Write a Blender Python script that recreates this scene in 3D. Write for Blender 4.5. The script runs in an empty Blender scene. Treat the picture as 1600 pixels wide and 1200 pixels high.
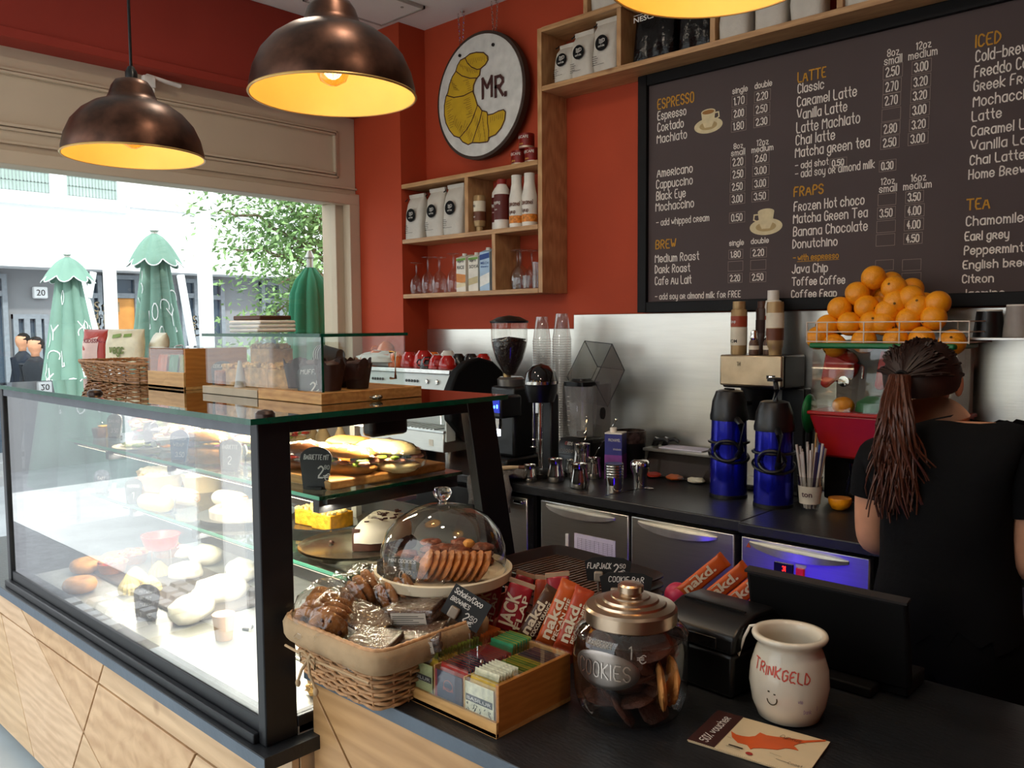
import bpy, bmesh, math, random
from mathutils import Vector, Matrix, noise
random.seed(7)
PI = math.pi
C = bpy.context.scene.collection
S = bpy.context.scene

# ---------------------------------------------------------------- camera, world, exposure
CAMH = 1.55
FPX = 1316.5
def cam_axes(yaw, pitch, roll):
    cy, sy, cp, sp = math.cos(yaw), math.sin(yaw), math.cos(pitch), math.sin(pitch)
    fwd = Vector((sy*cp, cy*cp, -sp)); right = Vector((cy, -sy, 0)); up = right.cross(fwd)
    cr, sr = math.cos(roll), math.sin(roll)
    return right*cr + up*sr, -right*sr + up*cr, fwd
AX_R, AX_U, AX_F = cam_axes(math.radians(-43.108), math.radians(4.02), math.radians(-.437))
cam = bpy.data.objects.new('camera', bpy.data.cameras.new('camera')); C.objects.link(cam)
cam.matrix_world = Matrix(((AX_R.x, AX_U.x, -AX_F.x, 0), (AX_R.y, AX_U.y, -AX_F.y, 0), (AX_R.z, AX_U.z, -AX_F.z, CAMH), (0, 0, 0, 1)))
cam.data.sensor_width = 36; cam.data.lens = FPX/1600*36; cam.data.clip_start = .02
S.camera = cam
def P(px, py, x=None, y=None, z=None, d=None):
    """the point of a real plane (x=, y= or z=) seen at a photograph pixel"""
    r = AX_R*((px-800)/FPX) - AX_U*((py-600)/FPX) + AX_F
    if x is not None: t = x/r.x
    elif y is not None: t = y/r.y
    elif z is not None: t = (z-CAMH)/r.z
    else: t = d
    return Vector((0, 0, CAMH)) + r*t

S.view_settings.view_transform = 'Standard'; S.view_settings.look = 'None'
S.view_settings.gamma = 1; S.view_settings.use_curve_mapping = False
S.view_settings.exposure = 0.0
S.cycles.use_denoising = True
S.cycles.max_bounces = 10; S.cycles.transparent_max_bounces = 24; S.cycles.glossy_bounces = 5
S.cycles.transmission_bounces = 8; S.cycles.diffuse_bounces = 4
S.cycles.sample_clamp_indirect = 6; S.cycles.caustics_reflective = False; S.cycles.caustics_refractive = False
W = bpy.data.worlds.new('overcast_sky'); S.world = W; W.use_nodes = True
nt = W.node_tree; bgn = nt.nodes['Background']
tc = nt.nodes.new('ShaderNodeTexCoord'); sx = nt.nodes.new('ShaderNodeSeparateXYZ'); rp = nt.nodes.new('ShaderNodeValToRGB')
nt.links.new(tc.outputs['Generated'], sx.inputs[0]); nt.links.new(sx.outputs['Z'], rp.inputs[0]); nt.links.new(rp.outputs[0], bgn.inputs[0])
rp.color_ramp.elements[0].position = .0; rp.color_ramp.elements[0].color = (.55, .56, .58, 1)
rp.color_ramp.elements[1].position = .35; rp.color_ramp.elements[1].color = (.9, .96, 1.0, 1)
bgn.inputs[1].default_value = 3.0

SPOTW = 6.0
CASEW = 19.0
BLUEW = 1.6
LAMPW = 1.5
def light(name, kind, loc, energy, color=(1, 1, 1), size=.1, rot=None, sizey=None, spread=None):
    l = bpy.data.lights.new(name, kind); l.energy = energy; l.color = color
    o = bpy.data.objects.new(name, l); C.objects.link(o); o.location = loc
    if kind == 'AREA':
        l.size = size
        if sizey: l.shape = 'RECTANGLE'; l.size_y = sizey
        if spread: l.spread = spread
    elif kind == 'SUN': l.angle = size
    else: l.shadow_soft_size = size
    if rot: o.rotation_euler = rot
    return o
sun = light('sun', 'SUN', (0, 0, 8), 3.0, (1, .97, .92), .05)
sun.rotation_euler = Vector((.80, -.25, .75)).to_track_quat('Z', 'Y').to_euler()

# ---------------------------------------------------------------- helpers
def L(h):
    h = h.lstrip('#'); v = [int(h[i:i+2], 16)/255 for i in (0, 2, 4)]
    return tuple(c/12.92 if c <= .04045 else ((c+.055)/1.055)**2.4 for c in v)
MATS = {}
def mat(name, col, rough=.5, metal=0, var=.12, scale=18, bump=0, bscale=None, emit=0, trans=0, alpha=1, spec=.5, coat=0, stretch=None, ior=1.45):
    """principled material with a procedural variation of its colour and relief"""
    if name in MATS: return MATS[name]
    m = bpy.data.materials.new(name); MATS[name] = m; m.use_nodes = True
    n = m.node_tree.nodes; l = m.node_tree.links; b = n['Principled BSDF']
    if isinstance(col, str): col = L(col)
    b.inputs['Roughness'].default_value = rough; b.inputs['Metallic'].default_value = metal
    b.inputs['Specular IOR Level'].default_value = spec; b.inputs['Coat Weight'].default_value = coat
    b.inputs['Transmission Weight'].default_value = trans; b.inputs['Alpha'].default_value = alpha; b.inputs['IOR'].default_value = ior
    t = n.new('ShaderNodeTexCoord'); mp = n.new('ShaderNodeMapping'); l.new(t.outputs['Object'], mp.inputs[0])
    if stretch: mp.inputs['Scale'].default_value = stretch
    nz = n.new('ShaderNodeTexNoise'); nz.inputs['Scale'].default_value = scale; nz.inputs['Detail'].default_value = 4
    l.new(mp.outputs[0], nz.inputs[0])
    r = n.new('ShaderNodeValToRGB'); r.color_ramp.elements[0].position = .3; r.color_ramp.elements[1].position = .7
    r.color_ramp.elements[0].color = tuple(c*(1-var) for c in col)+(1,); r.color_ramp.elements[1].color = tuple(min(1, c*(1+var)) for c in col)+(1,)
    l.new(nz.outputs['Fac'], r.inputs[0]); l.new(r.outputs[0], b.inputs['Base Color'])
    if emit: l.new(r.outputs[0], b.inputs['Emission Color']); b.inputs['Emission Strength'].default_value = emit
    if bump:
        nb = n.new('ShaderNodeTexNoise'); nb.inputs['Scale'].default_value = bscale or scale; nb.inputs['Detail'].default_value = 5
        l.new(mp.outputs[0], nb.inputs[0]); bp = n.new('ShaderNodeBump'); bp.inputs['Strength'].default_value = bump; bp.inputs['Distance'].default_value = .01
        l.new(nb.outputs['Fac'], bp.inputs['Height']); l.new(bp.outputs[0], b.inputs['Normal'])
    return m
def wood(name, c1, c2, scale=6, stretch=(1, 8, 8), rough=.45, knots=True):
    if name in MATS: return MATS[name]
    m = bpy.data.materials.new(name); MATS[name] = m; m.use_nodes = True
    n = m.node_tree.nodes; l = m.node_tree.links; b = n['Principled BSDF']; b.inputs['Roughness'].default_value = rough
    t = n.new('ShaderNodeTexCoord'); mp = n.new('ShaderNodeMapping'); mp.inputs['Scale'].default_value = stretch; l.new(t.outputs['Object'], mp.inputs[0])
    n1 = n.new('ShaderNodeTexNoise'); n1.inputs['Scale'].default_value = scale; n1.inputs['Detail'].default_value = 6; n1.inputs['Distortion'].default_value = 1.2; l.new(mp.outputs[0], n1.inputs[0])
    wv = n.new('ShaderNodeTexWave'); wv.inputs['Scale'].default_value = scale*.35; wv.inputs['Distortion'].default_value = 9; wv.inputs['Detail'].default_value = 3; wv.bands_direction = 'Z'; l.new(mp.outputs[0], wv.inputs[0])
    mx = n.new('ShaderNodeMix'); mx.inputs[0].default_value = .22; l.new(n1.outputs['Fac'], mx.inputs[2]); l.new(wv.outputs['Fac'], mx.inputs[3])
    r = n.new('ShaderNodeValToRGB'); r.color_ramp.elements[0].position = .3; r.color_ramp.elements[1].position = .68
    r.color_ramp.elements[0].color = L(c1)+(1,); r.color_ramp.elements[1].color = L(c2)+(1,); l.new(mx.outputs[0], r.inputs[0])
    if knots:
        vo = n.new('ShaderNodeTexVoronoi'); vo.inputs['Scale'].default_value = 3.1; l.new(t.outputs['Object'], vo.inputs[0])
        kr = n.new('ShaderNodeValToRGB'); kr.color_ramp.elements[0].position = .03; kr.color_ramp.elements[0].color = (.35, .2, .1, 1); kr.color_ramp.elements[1].position = .09; kr.color_ramp.elements[1].color = (1, 1, 1, 1)
        l.new(vo.outputs['Distance'], kr.inputs[0]); mk = n.new('ShaderNodeMix'); mk.data_type = 'RGBA'; mk.blend_type = 'MULTIPLY'; mk.inputs[0].default_value = .8
        l.new(r.outputs[0], mk.inputs[6]); l.new(kr.outputs[0], mk.inputs[7]); l.new(mk.outputs[2], b.inputs['Base Color'])
    else: l.new(r.outputs[0], b.inputs['Base Color'])
    bp = n.new('ShaderNodeBump'); bp.inputs['Strength'].default_value = .08; l.new(mx.outputs[0], bp.inputs['Height']); l.new(bp.outputs[0], b.inputs['Normal'])
    return m
def pane(name, tint=(1, 1, 1), refl=1.0, rough=0.0, bump=0, bscale=30, film=0, ior=1.5, haze=0):
    """thin glass, acrylic or cellophane: see-through, with the mirror share its angle gives"""
    if name in MATS: return MATS[name]
    m = bpy.data.materials.new(name); MATS[name] = m; m.use_nodes = True
    n = m.node_tree.nodes; l = m.node_tree.links; n.remove(n['Principled BSDF']); out = n['Material Output']
    tr = n.new('ShaderNodeBsdfTransparent'); tr.inputs[0].default_value = tint+(1,)
    gl = n.new('ShaderNodeBsdfGlossy'); gl.inputs['Roughness'].default_value = rough
    fr = n.new('ShaderNodeFresnel'); fr.inputs['IOR'].default_value = ior
    ma = n.new('ShaderNodeMath'); ma.operation = 'MULTIPLY_ADD'; ma.inputs[1].default_value = refl; ma.inputs[2].default_value = film; ma.use_clamp = True
    ge = n.new('ShaderNodeNewGeometry'); mr = n.new('ShaderNodeMapRange'); l.new(ge.outputs['Backfacing'], mr.inputs['Value']); mr.inputs['To Min'].default_value = ior; mr.inputs['To Max'].default_value = 1/ior; l.new(mr.outputs[0], fr.inputs['IOR'])
    mx = n.new('ShaderNodeMixShader'); l.new(fr.outputs[0], ma.inputs[0]); l.new(ma.outputs[0], mx.inputs[0])
    l.new(tr.outputs[0], mx.inputs[1]); l.new(gl.outputs[0], mx.inputs[2]); l.new(mx.outputs[0], out.inputs[0])
    if haze:
        df = n.new('ShaderNodeBsdfDiffuse'); df.inputs[0].default_value = (.75, .74, .72, 1); m2 = n.new('ShaderNodeMixShader'); m2.inputs[0].default_value = haze; l.new(mx.outputs[0], m2.inputs[1]); l.new(df.outputs[0], m2.inputs[2]); l.new(m2.outputs[0], out.inputs[0])
    if bump:
        t = n.new('ShaderNodeTexCoord'); nz = n.new('ShaderNodeTexNoise'); nz.inputs['Scale'].default_value = bscale; l.new(t.outputs['Object'], nz.inputs[0])
        bp = n.new('ShaderNodeBump'); bp.inputs['Strength'].default_value = bump; bp.inputs['Distance'].default_value = .01; l.new(nz.outputs['Fac'], bp.inputs['Height'])
        l.new(bp.outputs[0], gl.inputs['Normal']); l.new(bp.outputs[0], fr.inputs['Normal'])
    return m
def emis(name, col, s):
    if name in MATS: return MATS[name]
    m = bpy.data.materials.new(name); MATS[name] = m; m.use_nodes = True
    b = m.node_tree.nodes['Principled BSDF']; c = L(col) if isinstance(col, str) else col
    b.inputs['Base Color'].default_value = c+(1,); b.inputs['Emission Color'].default_value = c+(1,); b.inputs['Emission Strength'].default_value = s
    return m

class G:
    """collects shapes for ONE mesh"""
    def __init__(s): s.v = []; s.f = []; s.mi = []; s.cur = 0; s.m = Matrix()
    def add(s, vs, fs):
        o = len(s.v); s.v += [s.m @ Vector(p) for p in vs]
        for f in fs: s.f.append([o+i for i in f]); s.mi.append(s.cur)
        return s
    def bx(s, x0, x1, y0, y1, z0, z1):
        return s.add([(x0,y0,z0),(x1,y0,z0),(x1,y1,z0),(x0,y1,z0),(x0,y0,z1),(x1,y0,z1),(x1,y1,z1),(x0,y1,z1)],
                     [(0,3,2,1),(4,5,6,7),(0,1,5,4),(1,2,6,5),(2,3,7,6),(3,0,4,7)])
    def box(s, c, d, rz=0, rx=0, ry=0):
        k = s.m; s.m = k @ Matrix.Translation(c) @ Matrix.Rotation(rz,4,'Z') @ Matrix.Rotation(ry,4,'Y') @ Matrix.Rotation(rx,4,'X')
        s.bx(-d[0]/2,d[0]/2,-d[1]/2,d[1]/2,-d[2]/2,d[2]/2); s.m = k; return s
    def rings(s, rings, cap0=True, cap1=True, closed=False):
        n = len(rings[0]); vs = [p for r in rings for p in r]; fs = []; R = len(rings)
        for i in range(R if closed else R-1):
            a, b = i*n, ((i+1) % R)*n
            for j in range(n): fs.append((a+j, a+(j+1) % n, b+(j+1) % n, b+j))
        if not closed:
            if cap0: fs.append(tuple(range(n-1, -1, -1)))
            if cap1: fs.append(tuple((R-1)*n+j for j in range(n)))
        return s.add(vs, fs)
    def lathe(s, prof, c=(0,0,0), n=28, cap0=True, cap1=True, sq=None, ex=1, ey=1, wob=0):
        """prof: (radius, z); sq: squareness exponent"""
        R = []
        for r, z in prof:
            ring = []
            for i in range(n):
                a = 2*PI*i/n; ca, sa = math.cos(a), math.sin(a); k = 1
                if sq: k = (abs(ca)**sq+abs(sa)**sq)**(-1/sq)
                if wob: k *= 1+wob*math.sin(a*wobn)
                ring.append((c[0]+r*k*ca*ex, c[1]+r*k*sa*ey, c[2]+z))
            R.append(ring)
        return s.rings(R, cap0, cap1)
    def tube(s, pts, r, n=6, closed=False, cap=True):
        pts = [Vector(p) for p in pts]; N = len(pts); R = []; up = Vector((0, 0, 1))
        for i, p in enumerate(pts):
            a = pts[(i-1) % N] if closed or i else p; b = pts[(i+1) % N] if closed or i < N-1 else p
            t = (b-a); t = t.normalized() if t.length > 1e-9 else Vector((0, 0, 1))
            u = t.cross(up); u = u.normalized() if u.length > .05 else t.cross(Vector((1, 0, 0))).normalized()
            w = t.cross(u); rr = r[i] if isinstance(r, (list, tuple)) else r
            R.append([p+(u*math.cos(2*PI*k/n)+w*math.sin(2*PI*k/n))*rr for k in range(n)])
        return s.rings(R, cap, cap, closed)
    def prism(s, poly, z0, z1):
        n = len(poly)
        return s.add([(x, y, z0) for x, y in poly]+[(x, y, z1) for x, y in poly],
                     [tuple(range(n-1, -1, -1)), tuple(range(n, 2*n))]+[(i, (i+1) % n, n+(i+1) % n, n+i) for i in range(n)])
    def wall(s, poly, y0, y1):
        """a prism whose outline lies in the x-z plane"""
        k = s.m; s.m = k @ Matrix(((1,0,0,0),(0,0,-1,0),(0,1,0,0),(0,0,0,1))); s.prism(poly, -y1, -y0); s.m = k; return s
    def blob(s, c, r, n=14, rough=0, fr=3, seed=0, flat=0):
        if not isinstance(r, (tuple, list)): r = (r, r, r)
        R = []; m = max(6, n//2+1)
        for i in range(m+1):
            th = PI*i/m; th = min(max(th, .02), PI-.02); ring = []
            for j in range(n):
                a = 2*PI*j/n; d = Vector((math.sin(th)*math.cos(a), math.sin(th)*math.sin(a), math.cos(th)))
                k = 1+rough*noise.noise(d*fr+Vector((seed*7.3, seed*3.1, 0)))
                z = d.z*r[2]*k
                if flat and z < -r[2]*flat: z = -r[2]*flat
                ring.append((c[0]+d.x*r[0]*k, c[1]+d.y*r[1]*k, c[2]+z))
            R.append(ring[::-1])
        return s.rings(R)
    def obj(s, name, mats, parent=None, bev=0, ang=35, loc=None, kind=None, seg=2, sub=0):
        me = bpy.data.meshes.new(name); me.from_pydata([tuple(p) for p in s.v], [], s.f)
        if not isinstance(mats, (list, tuple)): mats = [mats]
        for m in mats: me.materials.append(m)
        me.polygons.foreach_set('material_index', s.mi); me.polygons.foreach_set('use_smooth', [True]*len(s.f))
        me.update(); me.set_sharp_from_angle(angle=math.radians(ang))
        o = bpy.data.objects.new(name, me); C.objects.link(o)
        if parent is not None: o.parent = parent
        if loc is not None: o.location = loc
        if kind: o['kind'] = kind
        if bev:
            b = o.modifiers.new('bevel', 'BEVEL'); b.width = bev; b.segments = seg; b.limit_method = 'ANGLE'; b.angle_limit = math.radians(40); b.harden_normals = False
        if sub:
            b = o.modifiers.new('sub', 'SUBSURF'); b.levels = sub; b.render_levels = sub
        return o
wobn = 24
def T(name, label, cat, loc=(0, 0, 0), rz=0, group=None):
    o = bpy.data.objects.new(name, None); C.objects.link(o); o.empty_display_size = .05
    o.location = loc; o.rotation_euler = (0, 0, rz); o['label'] = label; o['category'] = cat
    if group: o['group'] = group
    return o
def tag(o, label, cat, group=None, kind=None):
    o['label'] = label; o['category'] = cat
    if group: o['group'] = group
    if kind: o['kind'] = kind
    return o
KIDS = {}
def copy_tree(o, label=None, loc=None, rz=None, group=None, parent=None, top=True):
    kids = [c for c in o.children]
    c = o.copy(); C.objects.link(c)
    if parent is not None: c.parent = parent
    if top:
        if label: c['label'] = label
        if loc is not None: c.location = loc
        if rz is not None: c.rotation_euler = (0, 0, rz)
        if group: c['group'] = group
    for k in kids: copy_tree(k, parent=c, top=False)
    return c
def struct(name, g, m, **k): return g.obj(name, m, kind='structure', **k)

# a single-stroke hand for chalk and marker writing: x digit + y letter/digit tokens, a=-1 b=-2
GL = {'A':'002640 1232','B':'00062635342303 2332312000','C':'3526160501102031','D':'00061634321000','E':'36060030 0323','F':'360600 0323','G':'352616050110203133 3323','H':'0006 3036 0333','I':'0006','J':'3631201001','K':'0006 360330','L':'060030','M':'0006234640','N':'00063036','O':'160501102031352616','P':'00062635342303','Q':'160501102031352616 2230','R':'00062635342303 1330','S':'352616050413233231201001','T':'0646 2620','U':'060110203136','V':'062046','W':'0610243046','X':'0630 3600','Y':'0623 462320','Z':'06360030',
'a':'34140301102031 3430','b':'0600 0314243331201001','c':'3324140301102031','d':'3630 3324140301102031','e':'02323324140301102031','f':'36261510 0424','g':'34140301102031 343a2b1b0a','h':'0600 0314243330','i':'0500','j':'151a0b','k':'0600 340230','l':'0600','m':'0400 03142320 23344340','n':'0400 0314243330','o':'140301102031332414','p':'040b 0314243331201001','q':'343b 3324140301102031','r':'000424332202 1230','s':'33241403122231201001','t':'161120 0424','u':'040110203134 3430','v':'041034','w':'0410233044','x':'0430 3400','y':'040110203134 343a2b1b','z':'04340030',
'0':'160501102031352616','1':'051610','2':'05162635340030','3':'0516263534233231201001','4':'260232 2420','5':'360603243331201001','6':'260301102031322303','7':'063610','8':'13040516263534231302011020313223','9':'34231304051626353310','.':'0001','-':'0333','/':'0026','*':'0212 0313','%':'0036 0605 3130','€':'35261505011020 31 0424 0222','!':'0602 0001',':':'0001 0304',"'":'0605','>':'053301','ä':'34140301102031 3430 1525','_':'0040','@':'0004'}
GL = {k: [[(int(t[i]), {'a': -1, 'b': -2}[t[i+1]] if t[i+1] in 'ab' else int(t[i+1])) for i in range(0, len(t)-1, 2)] for t in v.split()] for k, v in GL.items()}
GL['€'] = [[(3,5),(2,6),(1,5),(0,4),(0,2),(1,0),(2,0),(3,1)],[(-1,4),(2,4)],[(-1,2.6),(2,2.6)]]
GL['.'] = [[(0,0),(0,.7)]]
def strokes(s, gap=1.5):
    x = 0; out = []
    for ch in s:
        if ch == ' ': x += 2.4; continue
        g = GL.get(ch) or GL.get(ch.upper()) or []
        w = max([p[0] for l_ in g for p in l_] or [1]) 
        for l_ in g: out.append([(x+p[0], p[1]) for p in l_])
        x += w+gap
    return out, max(x-gap, .5)
def ribbon(g, pts, w, fn):
    for a, b in zip(pts, pts[1:]):
        dx, dy = b[0]-a[0], b[1]-a[1]; ln = math.hypot(dx, dy)
        if ln < 1e-7: continue
        dx /= ln; dy /= ln; e = w*.45
        a2 = (a[0]-dx*e, a[1]-dy*e); b2 = (b[0]+dx*e, b[1]+dy*e); nx, ny = -dy*w/2, dx*w/2
        q = [fn(a2[0]-nx, a2[1]-ny), fn(b2[0]-nx, b2[1]-ny), fn(b2[0]+nx, b2[1]+ny), fn(a2[0]+nx, a2[1]+ny)]
        nn = (q[1]-q[0]).cross(q[3]-q[0]); nn = nn.normalized()*(5e-5*(len(g.f) % 5)) if nn.length > 0 else nn
        g.add([v+nn for v in q], [(0, 1, 2, 3)])
def smooth_line(pts):
    if len(pts) < 3: return pts
    out = [pts[0]]
    for a, b in zip(pts, pts[1:]):
        out += [(a[0]*.75+b[0]*.25, a[1]*.75+b[1]*.25), (a[0]*.25+b[0]*.75, a[1]*.25+b[1]*.75)]
    return out+[pts[-1]]
def write(g, s, u0, v0, h, fn, width=None, sw=None, slant=.0, soft=True, gap=1.5, jit=0):
    """handwriting from (u0, v0): h is the capital height, fn maps (u, v) to the surface"""
    ls, w = strokes(s, gap); k = h/6; kx = k*.72 if width is None else width/w; sw = sw or h*.11
    for l_ in ls:
        l_ = smooth_line(l_) if soft else l_
        ribbon(g, [(u0+p[0]*kx+p[1]*k*slant, v0+p[1]*k+(jit*k*math.sin(p[0]*1.7) if jit else 0)) for p in l_], sw, fn)
    return w*kx
def type_mesh(g, s, u0, v0, h, fn, width=None, align='LEFT', bold=0.0):
    """printed lettering: the built-in face turned into a mesh and laid on a surface"""
    cu = bpy.data.curves.new('t', 'FONT'); cu.body = s; cu.size = 1; cu.offset = bold; cu.resolution_u = 3
    ob = bpy.data.objects.new('t', cu); C.objects.link(ob)
    me = bpy.data.meshes.new_from_object(ob.evaluated_get(bpy.context.evaluated_depsgraph_get()))
    bpy.data.objects.remove(ob); 
    if not me.vertices: return
    xs = [v.co.x for v in me.vertices]; x0, x1 = min(xs), max(xs); k = h/.69
    kx = k if width is None else width/(x1-x0)
    off = {'LEFT': 0, 'CENTER': -(x1-x0)*kx/2, 'RIGHT': -(x1-x0)*kx}[align]
    g.add([fn(u0+off+(v.co.x-x0)*kx, v0+v.co.y*k) for v in me.vertices], [tuple(p.vertices) for p in me.polygons])
def flat(o, ux=(1, 0, 0), uz=(0, 0, 1)):
    o, ux, uz = Vector(o), Vector(ux), Vector(uz)
    return lambda u, v: o+ux*u+uz*v
def cyl(r, z0=0, a0=-PI/2, c=(0, 0), rf=None):
    """wraps (u along the girth, v up) round an upright cylinder of radius r; rf(z) gives a varying radius"""
    def f(u, v):
        R = (rf(z0+v) if rf else r); a = a0+u/R
        return Vector((c[0]+R*math.cos(a), c[1]+R*math.sin(a), z0+v))
    return f
# ---------------------------------------------------------------- materials of the setting
RED = mat('red_paint', (.46, .055, .015), .75, var=.05, scale=3, bump=.03, bscale=120)
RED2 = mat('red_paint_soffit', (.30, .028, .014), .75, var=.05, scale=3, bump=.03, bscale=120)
WHITE_P = mat('white_paint', '#e9e6e0', .7, var=.03, scale=4, bump=.02, bscale=90)
BEIGE = mat('cream_joinery', '#c9b69c', .5, var=.04, scale=3)
FLOORM = mat('grey_floor', '#aeb8bb', .35, var=.05, scale=5, bump=.02)
OUTW = mat('render_white', (.93, .94, .95), .9, var=.03, scale=.6, bump=.05, bscale=8)
OAK = wood('oak', '#c29a6c', '#e0bd8f', 5, (1.2, 3, 9))
PINE = wood('pine', '#a97c4f', '#c79a69', 5, (1.5, 8, 8))
PINEV = wood('pine_upright', '#a97c4f', '#c79a69', 5, (8, 8, 1.5))
BAMB = wood('bamboo', '#b98a4e', '#cf9f60', 7, (2, 9, 9), knots=False)
BAMD = wood('bamboo_end', '#a96a2c', '#bd7c38', 7, (9, 2, 9), knots=False)
SLATE = mat('dark_slate', '#1e1f21', .36, var=.25, scale=9, bump=.12, bscale=55, stretch=(1, 3, 1))
SLATE_E = mat('slate_edge', '#525d68', .5, var=.1, scale=9, bump=.1, bscale=60)
SATIN = mat('black_powder_metal', '#1a1b1e', .38, .3, var=.1, scale=30, bump=.02, bscale=300)
BLACKP = mat('black_plastic', '#101011', .33, var=.1, scale=30)
BLACKM = mat('black_matt', '#0a0909', .7, var=.1, scale=30, spec=.2)
STEEL = mat('brushed_steel', '#d2cfc8', .32, 1, var=.05, scale=8, bump=.02, bscale=40, stretch=(1, 1, 30))
STEELH = mat('brushed_steel_wall', '#e0ddd4', .30, 1, var=.04, scale=4, bump=.025, bscale=14, stretch=(1, 1, 14))
CHROME = mat('polished_steel', '#cfcbc4', .1, 1, var=.03, scale=8)
CHALK = mat('chalk_white', '#d8d2c8', .8, var=.1, scale=80)
GLASS = pane('clear_glass', (.97, .99, .98)); ACR = pane('acrylic', (.96, .97, .97), 1.0)
GEDGE = mat('green_glass_edge', '#0f5a44', .15, var=.2, scale=20, trans=.35)
GLASSW = pane('drinking_glass', (.93, .94, .94), 1.6, .02, film=.03)
FILM = pane('cellophane', (.97, .96, .93), 1.1, .07, bump=.7, bscale=60, film=.025)

# ---------------------------------------------------------------- the room
WX = -3.93      # plane of the window
struct('floor', G().bx(-4.0, 1.6, -.38, 3.2, -.1, 0), FLOORM)
g = G().bx(-4.0, 1.6, -.42, 3.2, 3.14, 3.3); struct('ceiling', g, WHITE_P)
ap = G(); ap.bx(-3.60, -3.27, 2.40, 2.86, 3.128, 3.1395); ap.cur = 1
ap.bx(-3.61, -3.26, 2.39, 2.402, 3.124, 3.1395); ap.bx(-3.61, -3.26, 2.858, 2.87, 3.124, 3.1395); ap.bx(-3.61, -3.598, 2.39, 2.87, 3.124, 3.1395); ap.bx(-3.272, -3.26, 2.39, 2.87, 3.124, 3.1395)
ap.lathe([(.008, -.003), (.008, 0)], (-3.33, 2.78, 3.128), 12)
struct('trim_1', ap, [WHITE_P, mat('panel_edge', '#a9a39a', .6)])
struct('wall_back', G().bx(-4.0, 1.6, 3.1, 3.25, 0, 3.14), RED)
struct('wall_corner', G().bx(-3.95, -3.53, 2.92, 3.1, 0, 3.14), RED)
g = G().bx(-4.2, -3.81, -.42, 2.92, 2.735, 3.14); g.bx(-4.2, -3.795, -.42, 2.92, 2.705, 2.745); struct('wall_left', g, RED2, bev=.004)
struct('wall_right', G().bx(1.6, 1.75, -.42, 3.25, 0, 3.14), RED)
g = G(); g.bx(-4.2, 1.75, -.42, -.30, 2.75, 3.3); g.bx(-4.2, -3.93, -.42, -.30, 0, 2.75); g.bx(-.75, 1.75, -.42, -.30, 0, 2.75); g.bx(-2.5, -2.42, -.42, -.30, 0, 2.75)
struct('wall_front', g, OUTW)
# window: cream frame, panelled transom, pane
w = T('window_1', 'large shop window with panelled cream transom above the pane', 'window'); w['kind'] = 'structure'
del w['category']
g = G(); Y0, Y1, ZT, ZB = -.3, 2.92, 2.235, .55
g.bx(WX-.02, WX+.0, Y0, Y1, ZT, 2.71)                                  # transom board
g.bx(WX-.03, WX+.035, 2.85, Y1, ZB, ZT+.05); g.bx(WX-.03, WX+.02, 1.0, Y1, ZB-.1, ZB); g.bx(WX-.05, WX+.02, .93, 1.0, 0, ZT); g.bx(WX-.029, WX+.036, Y0, Y1-.001, ZT-.012, ZT+.045)
g.bx(WX-.16, WX-.03, 2.80, Y1, ZB, ZT); g.bx(WX-.16, WX-.03, Y0, Y1, ZT, ZT+.05)
g.obj('frame', BEIGE, w, bev=.004)
g = G()
for ya, yb in ((-.25, .12), (.22, 2.80)):                                # raised mouldings round the sunk fields
    for o, hh in ((0, .012), (.016, .02)):
        a, b, c, d = ya+o, yb-o, ZT+.13+o, 2.62-o
        for q in ((a, b, c, c+.012), (a, b, d-.012, d)): g.bx(WX-.001, WX+hh, *q)
        for q in ((a, a+.012, c, d), (b-.012, b, c, d)): g.bx(WX-.001, WX+hh, *q)
g.bx(WX-.001, WX+.014, Y0, Y1, ZT+.075, ZT+.087)
g.obj('moulding', BEIGE, w, bev=.002)
G().bx(WX-.075, WX-.065, 1.0, 2.85, ZB, ZT).obj('pane', GLASS, w)
struct('wall_left_sill', G().bx(-4.2, WX+.02, 1.0, 2.92, 0, .45), RED)
c = T('motion_sensor', 'small white plastic clip holder on a wedge under the red soffit', 'sensor', P(232, 128, x=-3.86))
G().box((0, 0, 0), (.03, .055, .05)).box((0, 0, -.035), (.02, .05, .02)).obj('body', mat('white_plastic', '#e4e0d8', .4), c, bev=.004)
G().box((0, .07, .018), (.02, .16, .012), rx=-.12).obj('arm', MATS['white_plastic'], c)

for i, (x, y) in enumerate(((-2.5, 1.5), (-1.3, 1.15), (-.1, 1.1))):
    cs = T('ceiling_spot', ('recessed ceiling spot nearest the window', 'recessed ceiling spot over the serving counter', 'recessed ceiling spot over the till')[i], 'lamp', (x, y, 3.138)); G().lathe([(.07, -.004), (.085, -.006), (.09, 0)], n=28, cap0=False).obj('ring', CHROME, cs); G().lathe([(.068, -.003), (0, -.003)], n=24, cap0=False, cap1=False).obj('lens', emis('spot_lens', (1, .86, .66), 3), cs)
    light('ceiling_spot_light', 'AREA', (x, y, 3.128), SPOTW, (1, .84, .66), .13).data.shape = 'DISK'

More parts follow.
